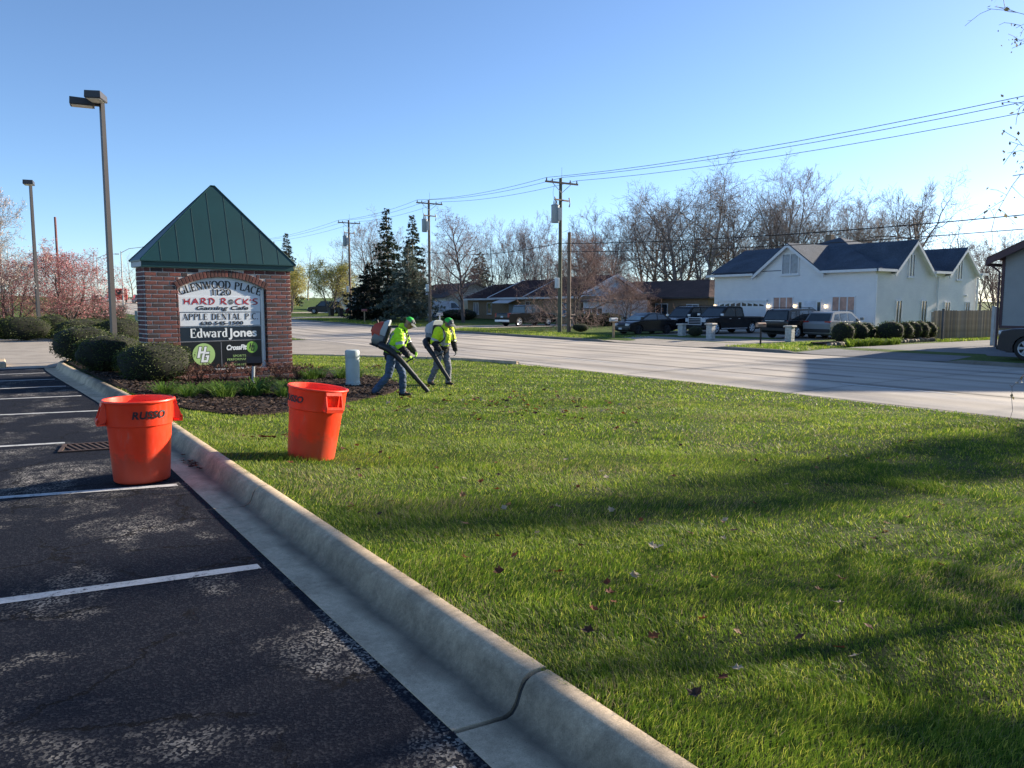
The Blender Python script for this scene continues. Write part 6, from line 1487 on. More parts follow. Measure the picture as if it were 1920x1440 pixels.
def car(name,label,loc,heading,L,W,clear,body,cabin,wheels,r,mat,rim=ALLOY,spokes=6,wins=(),wr=.80,front={},rear={},glass=CGLS,bed=None,grp='vehicles parked in the yards across the road',pane_f=True,rails=False):
    """body: upper outline (x,z) rear to front; cabin: outline (x,z) rear base .. front base; x forward, ground z=0"""
    t=empty(name,loc,PI/2-heading); tag(t,label,'pickup truck' if bed else ('van' if 'van' in name else 'car'),grp)
    pr=list(body); xf,xr_=wheels; R_=r*1.14
    bot=[]
    for wx in (xf,xr_):
        a0=math.asin(max(-1,min(1,(clear-r)/R_))); 
        for i in range(9):
            a=-a0*0+ (a0)+ (PI-2*a0)*i/8; bot.append((wx+R_*math.cos(a),r+R_*math.sin(a)))
    poly=pr+[(body[-1][0]-.02,clear+.08),(xf+R_+.12,clear)]+bot[:9]+bot[9:]+[(xr_-R_-.12,clear),(body[0][0]+.03,clear+.10)]
    xc=0; zc=.62; rings=[]
    for y,s,sz in ((-W/2,.985,.93),(-W/2+.05,.996,.985),(-W/2+.16,1,1.0),(W/2-.16,1,1.0),(W/2-.05,.996,.985),(W/2,.985,.93)):
        rings.append([(x*s,y,zc+(z-zc)*sz if z>zc else z) for x,z in poly])
    b=MB(); b.loft(rings,True,True); b.build('body',mat,t,smooth=.55)
    b=MB()                                           # dark wheel wells and underside
    b.bb(body[0][0]+.25,body[-1][0]-.25,-W/2+.22,W/2-.22,clear-.02,clear+.35); b.build('underbody',TRIMB,t)
    zb=min(p[1] for p in cabin); zt=max(p[1] for p in cabin); Wb=W-.10; Wr=W*wr
    hw=lambda z: (Wb+(Wr-Wb)*max(0,min(1,(z-zb)/(zt-zb)))**1.0)/2
    b=MB(); n=len(cabin); ring=[]
    for s in (-1,1): ring.append([(x,s*hw(z),z) for x,z in cabin])
    mid=[[(x*(.995),s*(hw(z)-.10),z+(.025 if z>zt-.12 else 0)) for x,z in cabin] for s in (-1,1)]
    b.loft([ring[0],mid[0],mid[1],ring[1]],True,True); cab=b.build('cabin',mat,t,smooth=.5)
    for w_ in wins:
        for s in (-1,1):
            b=MB(); b.add([(x,s*(hw(z)+.008),z) for x,z in w_],[tuple(range(len(w_)))]); b.build('side_window',CGLS if glass is CGLS else CGLS,t)
    def screen(nm,p,q,inset,gl):
        (x0,z0),(x1,z1)=p,q; d=Vector((x1-x0,0,z1-z0)).normalized(); nrm_=Vector((d.z,0,-d.x)); 
        if nrm_.x*(1 if nm=='windscreen' else -1)<0: nrm_=-nrm_
        a=Vector((x0,0,z0))+d*inset; e=Vector((x1,0,z1))-d*inset; v=[]
        for pt in (a,e):
            for s in (-1,1): v.append(tuple(pt+nrm_*.012+Vector((0,s*(hw(pt.z)-.09),0))))
        b=MB(); b.add(v,[(0,1,3,2)]); b.build(nm,gl,t)
    screen('windscreen',cabin[-1],cabin[-2],.06,glass); screen('rear_window',cabin[0],cabin[1],.05,CGLS)
    key=(round(r,3),rim.name,spokes)
    if key not in WM: WM[key]=wheel_meshes(r,.24,rim,spokes)
    for wx in (xf,xr_):
        for s in (-1,1):
            w_=empty('wheel',(wx,s*(W/2-.135),r),0 if s<0 else PI); w_.parent=t
            for nm,me in zip(('tyre','rim','brake'),WM[key]): link_mesh(nm,me,w_)
    fx=body[-1][0]; rx=body[0][0]
    f=dict(lz=.80,lw=.32,lh=.16,gz=.72,gw=W*.5,gh=.22,bz=.45,chrome=False,bar=False,inset=.03); f.update(front)
    for s in (-1,1):
        b=MB(); b.bbox(fx-.22,fx+.012-f['inset']*.2,min(s*(W/2-.10),s*(W/2-.10-f['lw'])),max(s*(W/2-.10),s*(W/2-.10-f['lw'])),f['lz']-f['lh']/2,f['lz']+f['lh']/2,.015); b.build('headlight',HEAD,t)
    b=MB(); b.bbox(fx-.1,fx+.02,-f['gw']/2,f['gw']/2,f['gz']-f['gh']/2,f['gz']+f['gh']/2,.015); gr=b.build('grille',TRIMB,t)
    if f['chrome']:
        b=MB(); g0,g1,z0,z1=-f['gw']/2,f['gw']/2,f['gz']-f['gh']/2,f['gz']+f['gh']/2
        b.bb(fx+.0,fx+.045,g0-.03,g1+.03,z1-.005,z1+.05);b.bb(fx,fx+.045,g0-.03,g1+.03,z0-.05,z0+.005);b.bb(fx,fx+.044,g0-.05,g0+.015,z0,z1);b.bb(fx,fx+.044,g1-.015,g1+.05,z0,z1)
        for i in range(3): z=z0+(z1-z0)*(i+1)/4; b.bb(fx+.01,fx+.035,g0,g1,z-.012,z+.012)
        b.build('grille_frame',CHRM,gr)
    b=MB(); b.bbox(fx-.15,fx+.05,-W/2+.06,W/2-.06,f['bz']-.10,f['bz']+.07,.03); b.build('front_bumper',CHRM if f['bar'] else TRIMB,t)
    b=MB(); b.bb(fx+.052,fx+.060,-.16,.16,f['bz']-.06,f['bz']+.06) if f.get('plate') else b.bb(fx+.0,fx+.01,-.01,.01,.5,.51); b.build('number_plate',PLAT,t)
    q=dict(lz=.95,lw=.22,lh=.30,bz=.50,pz=.85,strip=False,bar=False); q.update(rear)
    for s in (-1,1):
        b=MB(); y0,y1=sorted((s*(W/2-.03),s*(W/2-.03-q['lw']))); b.bbox(rx-.02,rx+.20,y0,y1,q['lz']-q['lh']/2,q['lz']+q['lh']/2,.012); b.build('taillight',TAIL,t)
    b=MB(); b.bbox(rx-.06,rx+.12,-W/2+.05,W/2-.05,q['bz']-.11,q['bz']+.09,.03); b.build('rear_bumper',CHRM if q['bar'] else mat if q.get('same') else TRIMB,t)
    b=MB(); b.bb(rx-.028,rx-.02,-.16,.16,q['pz']-.07,q['pz']+.07); b.build('number_plate',PLAT,t)
    if q['strip']: b=MB(); b.bb(rx-.03,rx-.015,-W/2+.28,W/2-.28,q['lz']+.02,q['lz']+.07); b.build('tail_trim',CHRM,t)
    mx=cabin[-1][0]-.12; mz=zb+.12
    for s in (-1,1):
        b=MB(); y0,y1=sorted((s*(W/2-.05),s*(W/2+.17))); b.bbox(mx-.06,mx+.06,y0,y1,mz-.03,mz+.13,.02); b.build('mirror',CHRM if f.get('mchrome') else mat,t)
        for hx in q.get('handles',(cabin[-1][0]-1.1,cabin[-1][0]-2.0)):
            b=MB(); y0,y1=sorted((s*(W/2-.02),s*(W/2+.015))); b.bb(hx,hx+.18,y0,y1,zb-.12,zb-.085); b.build('door_handle',CHRM if f.get('mchrome') else mat,t)
    if rails:
        for s in (-1,1): b=MB(); b.tube([(cabin[1][0]+.15,s*(Wr/2-.06),zt+.02),(cabin[1][0]+.3,s*(Wr/2-.06),zt+.08),(cabin[-2][0]-.3,s*(Wr/2-.06),zt+.08),(cabin[-2][0]-.1,s*(Wr/2-.06),zt+.02)],.018,5); b.build('roof_rail',TRIMB,t)
    if bed:
        x0,x1,z=bed; b=MB(); b.bb(x0,x1,-W/2+.16,W/2-.16,z-.02,z+.012); b.build('bed_cover',TRIMB,t)
    for s in (-1,1): b=MB(); b.bb(xr_+R_+.05,xf-R_-.05,*sorted((s*(W/2-.04),s*(W/2+.012))),clear+.06,clear+.10); b.build('sill_trim',CHRM if f.get('mchrome') else TRIMB,t)
    return t
yzf=lambda x,y: float(yz(np.array(float(x)),np.array(float(y))))+.012
# pickups
PB=[(-2.95,.62),(-2.97,1.05),(-2.93,1.16),(-.85,1.17),(.0,1.17),(1.25,1.17),(1.6,1.16),(2.55,1.10),(2.82,1.02),(2.90,.80),(2.92,.55)]
PC=[(-.95,1.15),(-.86,1.80),(-.7,1.88),(.55,1.90),(.75,1.86),(1.55,1.15)]
PWN=[[(-.80,1.20),(-.76,1.74),(-.12,1.78),(-.10,1.20)],[(-.02,1.20),(-.04,1.78),(.58,1.78),(1.22,1.22)]]
pk=dict(L=5.85,W=2.03,clear=.30,body=PB,cabin=PC,wheels=(1.92,-1.72),r=.41,wins=PWN,bed=(-2.8,-1.0,1.165))
car('pickup_truck','black crew-cab pickup with big chrome grille facing the road',(42.9,37.4,yzf(42.9,37.4)),R(271),mat=CBLK,rim=CHRM,spokes=6,front=dict(chrome=True,gw=1.15,gh=.42,gz=.88,lz=.95,lw=.34,lh=.26,mchrome=True,bz=.50),**pk)
car('pickup_truck','dark pickup parked in the drive of the tan brick ranch',(40.9,59.2,yzf(40.9,59.2)),R(82),mat=CBLK,rim=CHRM,spokes=5,front=dict(chrome=True,gw=1.1,gh=.3,gz=.85,lz=.9),rear=dict(bar=True,lz=.98,lh=.36),**pk)
# SUVs
SB=[(-2.45,.60),(-2.5,.95),(-2.46,1.10),(-2.3,1.14),(1.15,1.12),(2.05,1.04),(2.36,.95),(2.45,.75),(2.47,.5)]
SCB=[(-2.42,1.08),(-2.2,1.78),(-1.9,1.84),(.35,1.86),(.55,1.82),(1.25,1.10)]
SWN=[[(-2.12,1.20),(-1.98,1.70),(-1.30,1.74),(-1.28,1.18)],[(-1.18,1.18),(-1.18,1.75),(-.32,1.76),(-.30,1.17)],[(-.20,1.17),(-.22,1.76),(.42,1.74),(.98,1.17)]]
su=dict(L=4.95,W=2.0,clear=.28,body=SB,cabin=SCB,wheels=(1.55,-1.45),r=.40,wins=SWN,rails=True)
car('suv','black older SUV with silver grille beside the chrome-grilled pickup',(42.3,40.2,yzf(42.3,40.2)),R(270),mat=CGRN,front=dict(chrome=True,gw=.95,gh=.26,gz=.86,lz=.88,lw=.38,lh=.28,mchrome=True,bar=False,bz=.5),**su)
JB=[(-2.3,.60),(-2.36,.92),(-2.32,1.08),(-2.2,1.12),(1.1,1.10),(1.95,1.02),(2.3,.92),(2.38,.7),(2.4,.48)]
JCB=[(-2.28,1.06),(-2.02,1.66),(-1.75,1.74),(.30,1.76),(.5,1.72),(1.25,1.08)]
JW=[[(-1.98,1.18),(-1.85,1.58),(-1.22,1.63),(-1.20,1.16)],[(-1.10,1.16),(-1.12,1.64),(-.28,1.66),(-.26,1.15)],[(-.16,1.15),(-.18,1.66),(.36,1.64),(.96,1.15)]]
car('suv','black SUV seen from behind with chrome strip between tail lamps',(41.0,29.9,yzf(41,29.9)),R(90),L=4.8,W=1.94,clear=.26,body=JB,cabin=JCB,wheels=(1.45,-1.42),r=.39,mat=CBLK,wins=JW,rear=dict(strip=True,lz=1.0,lh=.16,lw=.34,pz=.86,bz=.55),rails=True)
GB=[(-2.08,.58),(-2.14,.88),(-2.08,1.02),(-1.95,1.06),(1.05,1.02),(1.8,.94),(2.05,.82),(2.14,.6),(2.15,.45)]
GC=[(-2.02,1.00),(-1.62,1.52),(-1.35,1.59),(.15,1.60),(.35,1.56),(1.2,1.0)]
GW=[[(-1.62,1.12),(-1.42,1.44),(-1.06,1.48),(-1.02,1.08)],[(-.92,1.08),(-.95,1.50),(-.22,1.51),(-.20,1.06)],[(-.10,1.06),(-.12,1.51),(.25,1.49),(.92,1.06)]]
car('compact_suv','silver-grey compact SUV parked tail-out by the round shrubs',(42.1,28.05,yzf(42.1,28.05)),R(88),L=4.3,W=1.80,clear=.24,body=GB,cabin=GC,wheels=(1.32,-1.30),r=.34,mat=CGRY,wins=GW,rear=dict(lz=.98,lh=.15,lw=.36,pz=.80,bz=.50))
TBd=[(-2.6,.62),(-2.66,1.0),(-2.62,1.16),(-2.4,1.2),(1.2,1.19),(2.15,1.14),(2.5,1.05),(2.60,.80),(2.62,.55)]
TCb=[(-2.55,1.14),(-2.35,1.84),(-2.1,1.92),(.35,1.94),(.55,1.90),(1.3,1.16)]
car('large_suv','black SUV with bright alloy wheel cut by right picture edge',(31.8,11.3,yzf(31.8,11.3)),R(0),L=5.3,W=2.06,clear=.27,body=TBd,cabin=TCb,wheels=(1.62,-1.48),r=.43,mat=CNAV,spokes=6,wins=SWN,front=dict(gw=1.2,gh=.3,gz=.85,lz=.98,lw=.4,lh=.14,chrome=True),rails=True)
# sedan
DB=[(-2.2,.55),(-2.27,.80),(-2.22,.96),(-1.9,1.0),(-1.4,.98),(1.0,.94),(1.7,.86),(2.05,.74),(2.2,.58),(2.22,.42)]
DC=[(-1.75,.95),(-1.05,1.36),(-.75,1.42),(.15,1.43),(.35,1.40),(1.25,.92)]
DW=[[(-1.32,1.02),(-.95,1.30),(-.42,1.35),(-.40,1.0)],[(-.31,1.0),(-.33,1.36),(.22,1.35),(.95,1.0)]]
car('sedan','small black sedan beside the wooden mailbox post',(37.4,39.6,yzf(37.4,39.6)),R(271),L=4.5,W=1.74,clear=.20,body=DB,cabin=DC,wheels=(1.34,-1.28),r=.32,mat=CBLK,rim=DRIM,wins=DW,front=dict(lz=.66,lw=.34,lh=.15,gz=.60,gw=.7,gh=.10,plate=True,bz=.40),rear=dict(lz=.86,lh=.16,bz=.5,pz=.7),glass=CGLL)
# far ones
car('suv','dark blue SUV under the yellow-green trees',(41.6,113.8,float(yard_z(41.6,113.8))),R(300),mat=CNAV,grp='vehicles under the far trees',**{k:v for k,v in su.items()})
car('suv','dark red SUV between yellow-green tree and tall pole',(43.2,103.0,float(yard_z(43,103))),R(290),mat=CRED,grp='vehicles under the far trees',**su)
VB=[(-2.6,.6),(-2.66,1.0),(-2.62,1.25),(-2.3,1.28),(1.2,1.25),(2.05,1.12),(2.42,.98),(2.52,.75),(2.54,.5)]
VC=[(-2.58,1.2),(-2.50,2.02),(-2.3,2.12),(.6,2.14),(.85,2.08),(1.75,1.2)]
car('white_van','white van parked beside the far grey house',(46.6,84.6,yzf(46.6,84.6)),R(112),L=5.2,W=2.0,clear=.28,body=VB,cabin=VC,wheels=(1.7,-1.6),r=.37,mat=CWHT,wins=[[(.35,1.32),(.35,1.95),(.82,1.95),(1.4,1.32)]],grp='vehicles under the far trees')
far=[('suv','black car far up the road, leftmost of the queue',17.6,183,CBLK),('suv','white car far up the road beside the dark one',20.4,186,CWHT),('suv','dark car far up the road next to the sign',26.2,188,CGRY)]
for nm,lb,x,y,m_ in far: car(nm,lb,(x,y,road_z(x,y)+.01),R(0),mat=m_,grp='queue of vehicles far up the road',**su)
t=empty('red_bus',(23.4,196,road_z(23.4,196)),PI/2); tag(t,'red vehicle like a bus far up the road behind the lamp post','bus','queue of vehicles far up the road')
b=MB(); b.bbox(-4,4,-1.25,1.25,.5,3.0,.12); b.build('body',paint('bus_red',(.45,.03,.02)),t); b=MB(); b.bb(-4.02,-3.99,-1.0,1.0,1.6,2.6); b.build('rear_window',CGLS,t)
for x in (-2.4,2.4):
    for s in (-1,1): b=MB(); b.cyl((x,s*1.0,.5),(x,s*1.27,.5),.5,None,16); b.build('wheel',TYRE,t)
# ================================================================== POLES AND WIRES
WOOD=M('pole_wood',(.17,.125,.095),.9,var=.35,scale=1.2,bmp=.4,bscale=12); WOODG=M('treated_wood',(.105,.105,.07),.9,var=.3,scale=1.2,bmp=.4,bscale=12); STEEL=M('galvanised',(.33,.36,.38),.5,.4); TRF=M('transformer_grey',(.27,.32,.35),.45,.1,var=.06); INSU=M('insulator',(.10,.08,.09),.3); WIRE=M('wire',(.02,.02,.022),.6)
def upole(x,y,H,label,mat=WOOD,tz=8.45,second=True,box=True,r=.16,lean=0):
    z0=gz(x,y); t=empty('utility_pole',(x,y,z0-.02)); tag(t,label,'utility pole','utility poles along the far kerb'); t.rotation_euler=(0,R(lean),0)
    b=MB(); b.tube([(0,0,-.1),(0,0,H)],[r,r*.68],14); b.build('pole',mat,t,smooth=.8)
    b=MB(); b.box((0,-.15,H-.35),(2.9,.10,.12)); ca=b.build('crossarm',WOOD,t)
    for s in (-1,1): b=MB(); b.tube([(s*.85,-.15,H-.38),(0,-.13,H-1.05)],.022,5); b.build('brace',STEEL,ca)
    for xx in (-1.35,-.85,.75,1.35): b=MB(); b.lathe([(.0,0),(.035,.0),(.06,.06),(.03,.10),(.055,.13),(.02,.19),(0,.2)],8,(xx,-.15,H-.29)); b.build('insulator',INSU,ca)
    b=MB(); b.tube([(.1,0,H-.3),(.1,0,H+.75)],.012,5); b.build('lightning_rod',STEEL,t)
    if second:
        b=MB(); b.box((0,-.13,H-1.55),(1.5,.09,.10),R(12)); sa=b.build('lower_arm',WOOD,t)
        for xx in (-.65,.62): b=MB(); b.tube([(xx,-.2,H-1.35),(xx+.08,-.2,H-1.75),(xx+.02,-.2,H-2.0)],[.05,.03,.05],6); b.build('fuse_cutout',INSU,sa)
    tr=empty('transformer',(-.52,-.08,tz-z0)); tr.parent=t
    b=MB(); b.lathe([(0,-.62),(.27,-.62),(.29,-.58),(.29,.55),(.31,.56),(.31,.60),(.25,.66),(0,.68)],18); b.build('tank',TRF,tr,smooth=.6)
    b=MB(); b.bb(.02,.34,-.33,-.24,-.45,.42); b.build('cooling_panel',TRF,tr)
    for xx in (-.12,.12): b=MB(); b.lathe([(.05,.62),(.035,.7),(.05,.76),(.03,.84),(.04,.9),(.0,.98)],8,(xx,0,0)); b.build('bushing',INSU,tr)
    b=MB(); b.bb(.25,.42,-.06,.06,-.3,-.2); b.bb(.25,.42,-.06,.06,.2,.3); b.build('bracket',STEEL,tr)
    b=MB(); sp=smooth_path([(-.12,0,.95),(-.25,-.05,1.5),(-.15,-.1,2.0)],.2); b.tube([tuple(p) for p in sp],.012,4,False); b.build('jumper_wire',WIRE,tr)
    if box: b=MB(); b.bbox(-.42,-.17,-.2,.1,3.2,3.95,.03); b.build('meter_box',M('pale_box',(.5,.55,.56),.5),t)
    return t
POLES=[(34.1,45.05,11.0,'nearest tall utility pole with a grey transformer',WOODG),(36.7,70.3,12.3,'second utility pole, standing behind the yellow-jacketed worker',WOOD),(36.7,91.5,12.0,'third utility pole, left of the dark spruces',WOOD)]
for x,y,H,l,m_ in POLES: upole(x,y,H,l,m_,tz=gz(x,y)+H-2.55)
upole(33.6,-10,11,'utility pole outside the picture carrying the wires on',WOOD)
upole(37.0,128,11.5,'farthest utility pole beyond the sign',WOOD,tz=gz(37,128)+9,box=False)
t=empty('cut_pole',(35.35,45.6,gz(35.3,45.5)-.02)); tag(t,'short cut-off wooden pole beside the nearest utility pole','utility pole'); b=MB(); b.tube([(0,0,-.1),(0,0,7.3)],[.15,.125],14); b.build('pole',WOOD,t,smooth=.8); b=MB(); b.tube([(.02,0,7.25),(.02,0,7.6)],.015,5); b.build('pin',STEEL,t)
PP=[(33.6,-10,11)]+[(p[0],p[1],p[2]) for p in POLES]+[(37.0,128,11.5)]
def wire(p0,p1,sag,label,r=.014,k=16):
    p0=np.array(p0,float);p1=np.array(p1,float); b=MB(); pts=[]
    for i in range(k+1): u=i/k; p=p0*(1-u)+p1*u; p[2]-=4*sag*u*(1-u); pts.append(tuple(p))
    b.tube(pts,r,4,False); return tag(b.build('power_line',WIRE,fix=False),label,'wire','overhead wires along the road')
side={-1.35:'road-side',.05:'middle',1.35:'house-side'}
seg=['from the nearest pole to the right picture edge','between the nearest and second poles','between the second and third poles','beyond the third pole towards the sign']
for i in range(4):
    (xa,ya,Ha),(xb,yb,Hb)=PP[i],PP[i+1]
    for o,nm in side.items():
        wire((xa+o,ya-.15,gz(xa,ya)+Ha-.1+(.12 if o==.05 else 0)),(xb+o,yb-.15,gz(xb,yb)+Hb-.1+(.12 if o==.05 else 0)),1.15 if i==0 else .35,'%s high wire %s'%(nm,seg[i]))
    wire((xa-.2,ya,gz(xa,ya)+Ha*.58),(xb-.2,yb,gz(xb,yb)+Hb*.58),.9 if i==0 else .5,'thick low cable %s'%seg[i],.022)
    if i==0: wire((xa-.2,ya,gz(xa,ya)+Ha*.53),(xb-.2,yb,gz(xb,yb)+Hb*.53),.9,'second low cable from the nearest pole to the right edge',.018)
wire((36.6,70.3,6.2),(51.5,104,2.6),.5,'thin service cable from the second pole down to the far house',.016)
wire((36.6,70.3,6.6),(51.0,86,2.9),.4,'thin service cable from the second pole to the brick ranch',.014)
wire((34.1,45.05,6.9),(35.35,45.6,7.2),.05,'short tie between the nearest pole and the cut pole',.012)
# street lights and posts far up the road
LGT=M('pale_post',(.42,.43,.42),.5,.3)
for i,(x,y,l) in enumerate(((14.6,118,'pale street light nearest the sign with a long arm'),(14.4,146,'middle pale street light far up the road'),(14.4,172,'farthest pale street light far up the road'))):
    t=empty('street_light',(x,y,lz(x,y))); tag(t,l,'street light','street lights far up the road'); b=MB(); b.tube([(0,0,0),(0,0,8.6)],[.12,.07],8); b.build('pole',LGT,t)
    b=MB(); b.tube([(0,0,8.4),(1.0,0,9.0),(2.8,0,9.3)],[.05,.045,.04],6); b.build('arm',LGT,t); b=MB(); b.bbox(2.7,3.4,-.15,.15,9.2,9.36,.04); b.build('lamp_head',LGT,t)
REDPO=M('red_brown_post',(.16,.05,.045),.6)
for x,y,h,l in ((3.6,60,7.4,'tall thin red-brown post behind the pink blossom tree'),(.4,62,6.6,'thin red-brown post behind the cream blossom tree')):
    t=empty('tall_post',(x,y,lz(x,y))); tag(t,l,'post'); b=MB(); b.tube([(0,0,0),(0,0,h)],[.085,.07],8); b.build('shaft',REDPO,t); b=MB(); b.lathe([(.08,h),(.06,h+.06),(0,h+.07)],8); b.build('cap',REDPO,t)
t=empty('marker_post',(9.6,78.8-10,lz(9.6,68.8))); tag(t,'white marker post on the far verge left of the sign','post'); b=MB(); b.bbox(-.1,.1,-.05,.05,0,1.6,.02); b.build('post',TRIMW,t); b=MB(); b.bb(-.32,-.12,-.03,.03,.2,1.4); b.build('panel',TRF,t)
t=empty('thin_post',(6.6,66.2,lz(6.6,66))); tag(t,'thin black post between the leafless bushes','post'); b=MB(); b.tube([(0,0,0),(0,0,2.3)],.045,8); b.build('shaft',BLACKM,t); b=MB(); b.bb(-.12,.12,-.02,.02,1.9,2.25); b.build('plate',BLACKM,t)
# ================================================================== MAILBOXES, PILLARS, FENCE, SHRUBS ACROSS THE ROAD
def mailbox(x,y,h,rz,post,boxm,label,pw=.09):
    t=empty('mailbox',(x,y,yzf(x,y)),rz); tag(t,label,'mailbox','mailboxes along the far kerb')
    b=MB(); b.bbox(-pw/2,pw/2,-pw/2,pw/2,0,h-.2,.01); b.build('post',post,t)
    b=MB(); pr=[(-.10,0),(.10,0),(.10,.12)]+[(.10*math.cos(a),.12+.10*math.sin(a)) for a in np.linspace(0,PI,9)[1:-1]]+[(-.10,.12)]
    b.prism(pr,-.26,.26,'x'); o=b.build('box',boxm,t,smooth=.5); o.location=(0,0,h-.198)
    b=MB(); b.prism([(p[0]*.96,p[1]*.97+.003) for p in pr],-.272,-.262,'x'); o=b.build('door',boxm,t); o.location=(0,0,h-.198)
    b=MB(); b.bb(-.3,.3,-.12,.12,h-.225,h-.2); b.build('support_board',post,t)
    b=MB(); b.bb(.05,.20,-.115,-.105,h-.08,h-.04); b.build('flag',TAIL,t); return t
PWOOD=M('mailbox_post',(.34,.24,.14),.85,var=.25,scale=3); MBG=M('mailbox_steel',(.38,.41,.42),.4,.5)
mailbox(30.72,35.26,1.22,0,PWOOD,MBG,'steel mailbox on a pale wooden post beside the sedan',.12); mailbox(31.2,24.9,1.12,R(-6),M('dark_post',(.035,.03,.03),.8),M('rusty_box',(.28,.19,.14),.6,.2,var=.3,scale=8),'weathered mailbox on a dark post before the black SUV',.07)
mailbox(31.8,75.5,1.35,0,PWOOD,M('mailbox_red',(.30,.09,.08),.5),'reddish mailbox on a thin post by the dark evergreen',.10); mailbox(32.6,60.6,1.2,0,TRIMW,MBG,'pale mailbox just left of the yellow-jacketed worker',.10)
PST=M('stone_pillar',(.40,.41,.40),.85,var=.25,scale=6,bmp=.5,bscale=20); PCAP=M('pillar_cap',(.48,.45,.40),.8,var=.15,scale=6)
for x,y,h,l in ((36.2,35.0,.82,'stone pillar farthest left on the grass island'),(34.3,30.9,.95,'stone pillar on the grass island nearest the road'),(36.0,26.8,.88,'stone pillar in front of the compact SUV')):
    t=empty('stone_pillar',(x,y,yzf(x,y)),R(8)); tag(t,l,'pillar','stone gate pillars'); w_=.19
    for k in range(5):
        b=MB(); z=k*(h-.1)/5; b.bbox(-w_,w_,-w_,w_,z+.004,z+(h-.1)/5-.004,.012); o=b.build('stone',PST,t); o.rotation_euler=(0,0,.03*rnd.uniform(-1,1))
    b=MB(); b.bbox(-w_*.9,w_*.9,-w_*.9,w_*.9,0,h-.1,.01); b.build('mortar_core',PST,t); b=MB(); b.bbox(-.27,.27,-.27,.27,h-.1,h,.025); b.build('cap_stone',PCAP,t)
# wooden fence, plank by plank
FW=[M('fence_plank_%s'%k,c,.9,var=.25,scale=3,bmp=.3,bscale=15,rand=.22) for k,c in (('tan',(.46,.34,.21)),('grey',(.34,.275,.20)),('light',(.56,.43,.28)))]
fe=empty('wooden_fence',(44.0,23.3,yzf(44,23.3)),R(-7)); tag(fe,'weathered tan plank fence between the two houses','fence'); pm=[]
for m_ in FW: b=MB(); b.prism([(-.057,0),(.057,0),(.057,1.62),(.035,1.66),(-.035,1.66),(-.057,1.62)],-.01,.01,'y'); pm.append(b.mesh('plank',m_))
n_pl=62
for i in range(n_pl): o=link_mesh('plank',pm[rnd.choices([0,1,2],[.5,.3,.2])[0]],fe); o.location=(.06+i*.122,rnd.uniform(-.006,.006),.02+rnd.uniform(-.02,.02)); o.rotation_euler=(0,rnd.uniform(-.008,.008),0)
for z in (.35,1.25): b=MB(); b.bb(0,n_pl*.122,.012,.05,z,z+.09); b.build('rail',FW[1],fe)
for x in (.0,2.44,4.9,7.4): b=MB(); b.bb(x,x+.09,.052,.14,0,1.6); b.build('fence_post',FW[1],fe)
for (x,y,h,w_,m_,l) in ((43.7,22.6,1.75,.11,M('dark_grey_post',(.10,.10,.10),.8),'dark post at the left end of the plank fence'),(40.9,18.7,1.9,.15,STEEL,'grey steel post in front of the fence end'),(39.9,18.1,1.85,.12,M('pale_grey_post',(.34,.35,.35),.7),'pale post at the corner of the grey house')):
    t=empty('gate_post',(x,y,yzf(x,y)-.0)); tag(t,l,'post'); b=MB(); b.bbox(-w_/2,w_/2,-w_/2,w_/2,0,h,.01); b.build('shaft',m_,t); b=MB(); b.bbox(-w_*.6,w_*.6,-w_*.6,w_*.6,h,h+.03,.008); b.build('cap',m_,t)
# round shrubs by the side drive
SP=[(35.6,23.35,1.15,1.05,'first'),(37.2,23.55,1.1,1.02,'second'),(38.7,24.0,1.0,.98,'third'),(40.2,24.3,.75,.75,'small fourth'),(39.1,22.9,1.35,1.08,'largest, fifth'),(40.5,23.0,1.05,1.02,'sixth'),(41.5,23.1,1.05,1.04,'seventh'),(42.5,23.2,1.05,1.05,'eighth'),(43.5,23.3,1.0,1.0,'ninth')]
for i,(x,y,d_,h,w_) in enumerate(SP):
    t=shrub((x,y,yzf(x,y)+.08),d_,h,'%s round clipped shrub counted from the compact SUV towards the fence'%w_,i,SHRF,'round clipped shrubs beside the white house',i)
t=shrub((35.9,33.6,yzf(35.9,33.6)+.05),.9,.62,'small round shrub between the stone pillars',0,SHRF,None,0)
t=shrub((36.0,45.0,yzf(36,45)),1.2,.6,'low dark shrub left of the black sedan',0,SHRF,None,1)
for i,(x,y,d_,h,l) in enumerate(((46.5,83.0,3.2,1.2,'dark spreading shrub at the left corner of the brick ranch'),(46.0,79.6,3.4,1.3,'dark spreading shrub under the ranch windows'),(43.4,86.5,2.4,1.1,'dark low shrub in front of the white van'),(47.0,57.6,2.6,1.25,'clipped hedge block left of the twiggy crabapple'),(47.2,55.0,2.9,1.25,'clipped hedge block behind the short pole'),(48.5,50.5,2.8,1.1,'dark shrub before the brown-roofed house porch'))):
    shrub((x,y,yzf(x,y)-.05),d_,h,l,0,SHRF,'foundation shrubs of the ranch houses',i,dy=d_*.8)
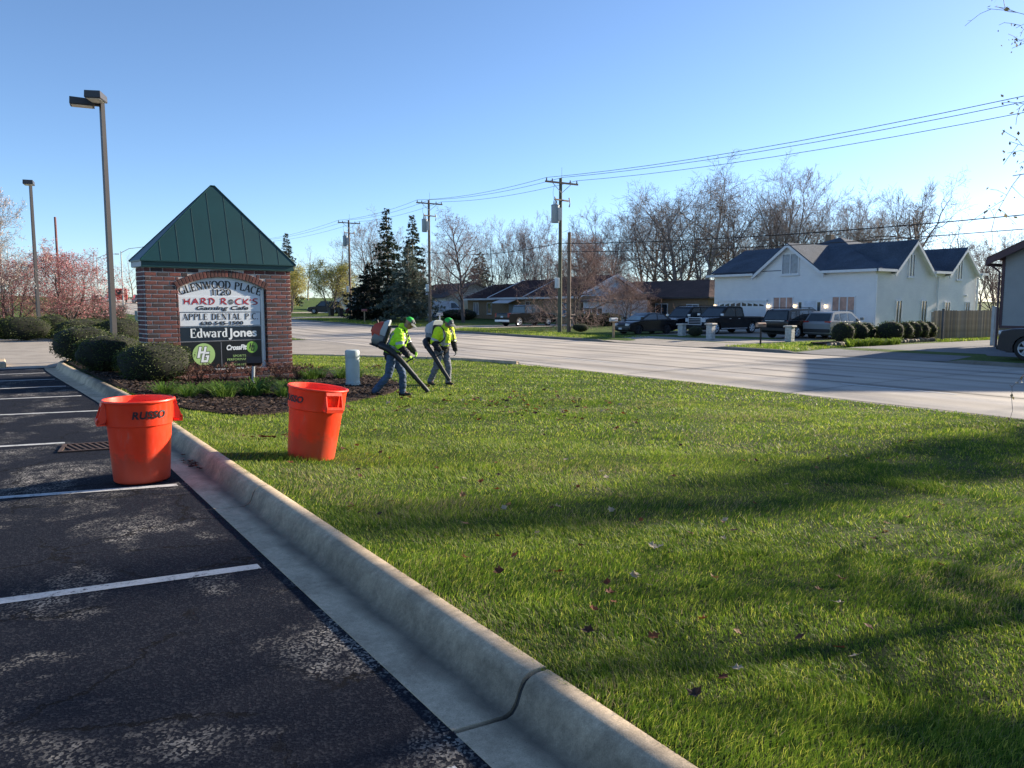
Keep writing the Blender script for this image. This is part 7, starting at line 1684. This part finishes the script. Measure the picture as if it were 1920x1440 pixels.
# stone edging and bright lilies along the side drive
STN=M('edging_stone',(.17,.15,.125),.9,var=.35,scale=5,bmp=.6,bscale=14,rand=.3); t=empty('stone_edging',(0,0,0)); tag(t,'low row of rough grey stones edging the shrub bed','edging'); sm_=[]
for k in range(4):
    rings=blob((0,0,0),.20,.13,.11,k+30,8,5,.7,.25); b=MB(); b.loft(rings,True,True); sm_.append(b.mesh('stone',STN,1.0))
for i in range(34):
    f=i/33; x=33.4+9.6*f; y=22.55-.1*math.sin(f*3)+.25*f; o=link_mesh('stone',sm_[i%4],t); o.location=(x,y,yzf(x,y)+.07+.02*rnd.random()); o.rotation_euler=(0,0,rnd.uniform(-.3,.3)); o.scale=(rnd.uniform(.8,1.15),1,rnd.uniform(.8,1.3))
b=MB(); V=[];k=12
bedm=[(33.3,22.6),(43.6,22.85),(43.8,24.2),(34.6,24.6)]
bb=[]
for i in range(12):
    f=i/11; a=np.array(bedm[0])*(1-f)+np.array(bedm[1])*f; c=np.array(bedm[3])*(1-f)+np.array(bedm[2])*f
    bb+=[(a[0],a[1],yzf(*a)+.02),(a[0],a[1]+.15,yzf(*a)+.11),(c[0],c[1]-.15,yzf(*c)+.11),(c[0],c[1],yzf(*c)+.0)]
b.add(bb,[(4*i+j,4*i+4+j,4*i+5+j,4*i+1+j) for i in range(11) for j in range(3)]); tag(b.build('shrub_bed',MULCH),kind='structure')
LIM=leafmat('bright_lily',[(0,(.12,.20,.02)),(1,(.30,.40,.05))],.45,.45); TL=[tuft_mesh(s,60,.30,.30,.03,LIM) for s in (8,9)]
for i in range(15):
    x=34.0+i*.31; y=21.98+.12*rnd.uniform(-1,1); o=link_mesh('day_lily',TL[i%2]); o.location=(x,y,yzf(x,y)-.01); o.rotation_euler=(0,0,i); s=rnd.uniform(.8,1.2); o.scale=(s,s,s); tag(o,'%s bright yellow-green lily tuft along the stone edging, counted from the SUVs'%ORD[i],'plant','lilies along the stone edging')
# wheelie bins by the far trees and a fire hydrant
for x,y,l in ((37.6,100.5,'black bin left of the third utility pole'),(38.4,99.2,'black bin nearest the third utility pole')):
    t=empty('wheelie_bin',(x,y,gz(x,y))); tag(t,l,'bin'); b=MB(); b.loft([[(-.25,-.28,.05),(.25,-.28,.05),(.25,.28,.05),(-.25,.28,.05)],[(-.3,-.35,1.0),(.3,-.35,1.0),(.3,.35,1.0),(-.3,.35,1.0)]]); b.build('body',TRIMB,t); b=MB(); b.bbox(-.33,.33,-.38,.38,1.0,1.08,.03); b.build('lid',TRIMB,t); 
    for s in (-1,1): b=MB(); b.cyl((s*.24,.3,.1),(s*.3,.3,.1),.1,None,12); b.build('wheel',TRIMB,t)
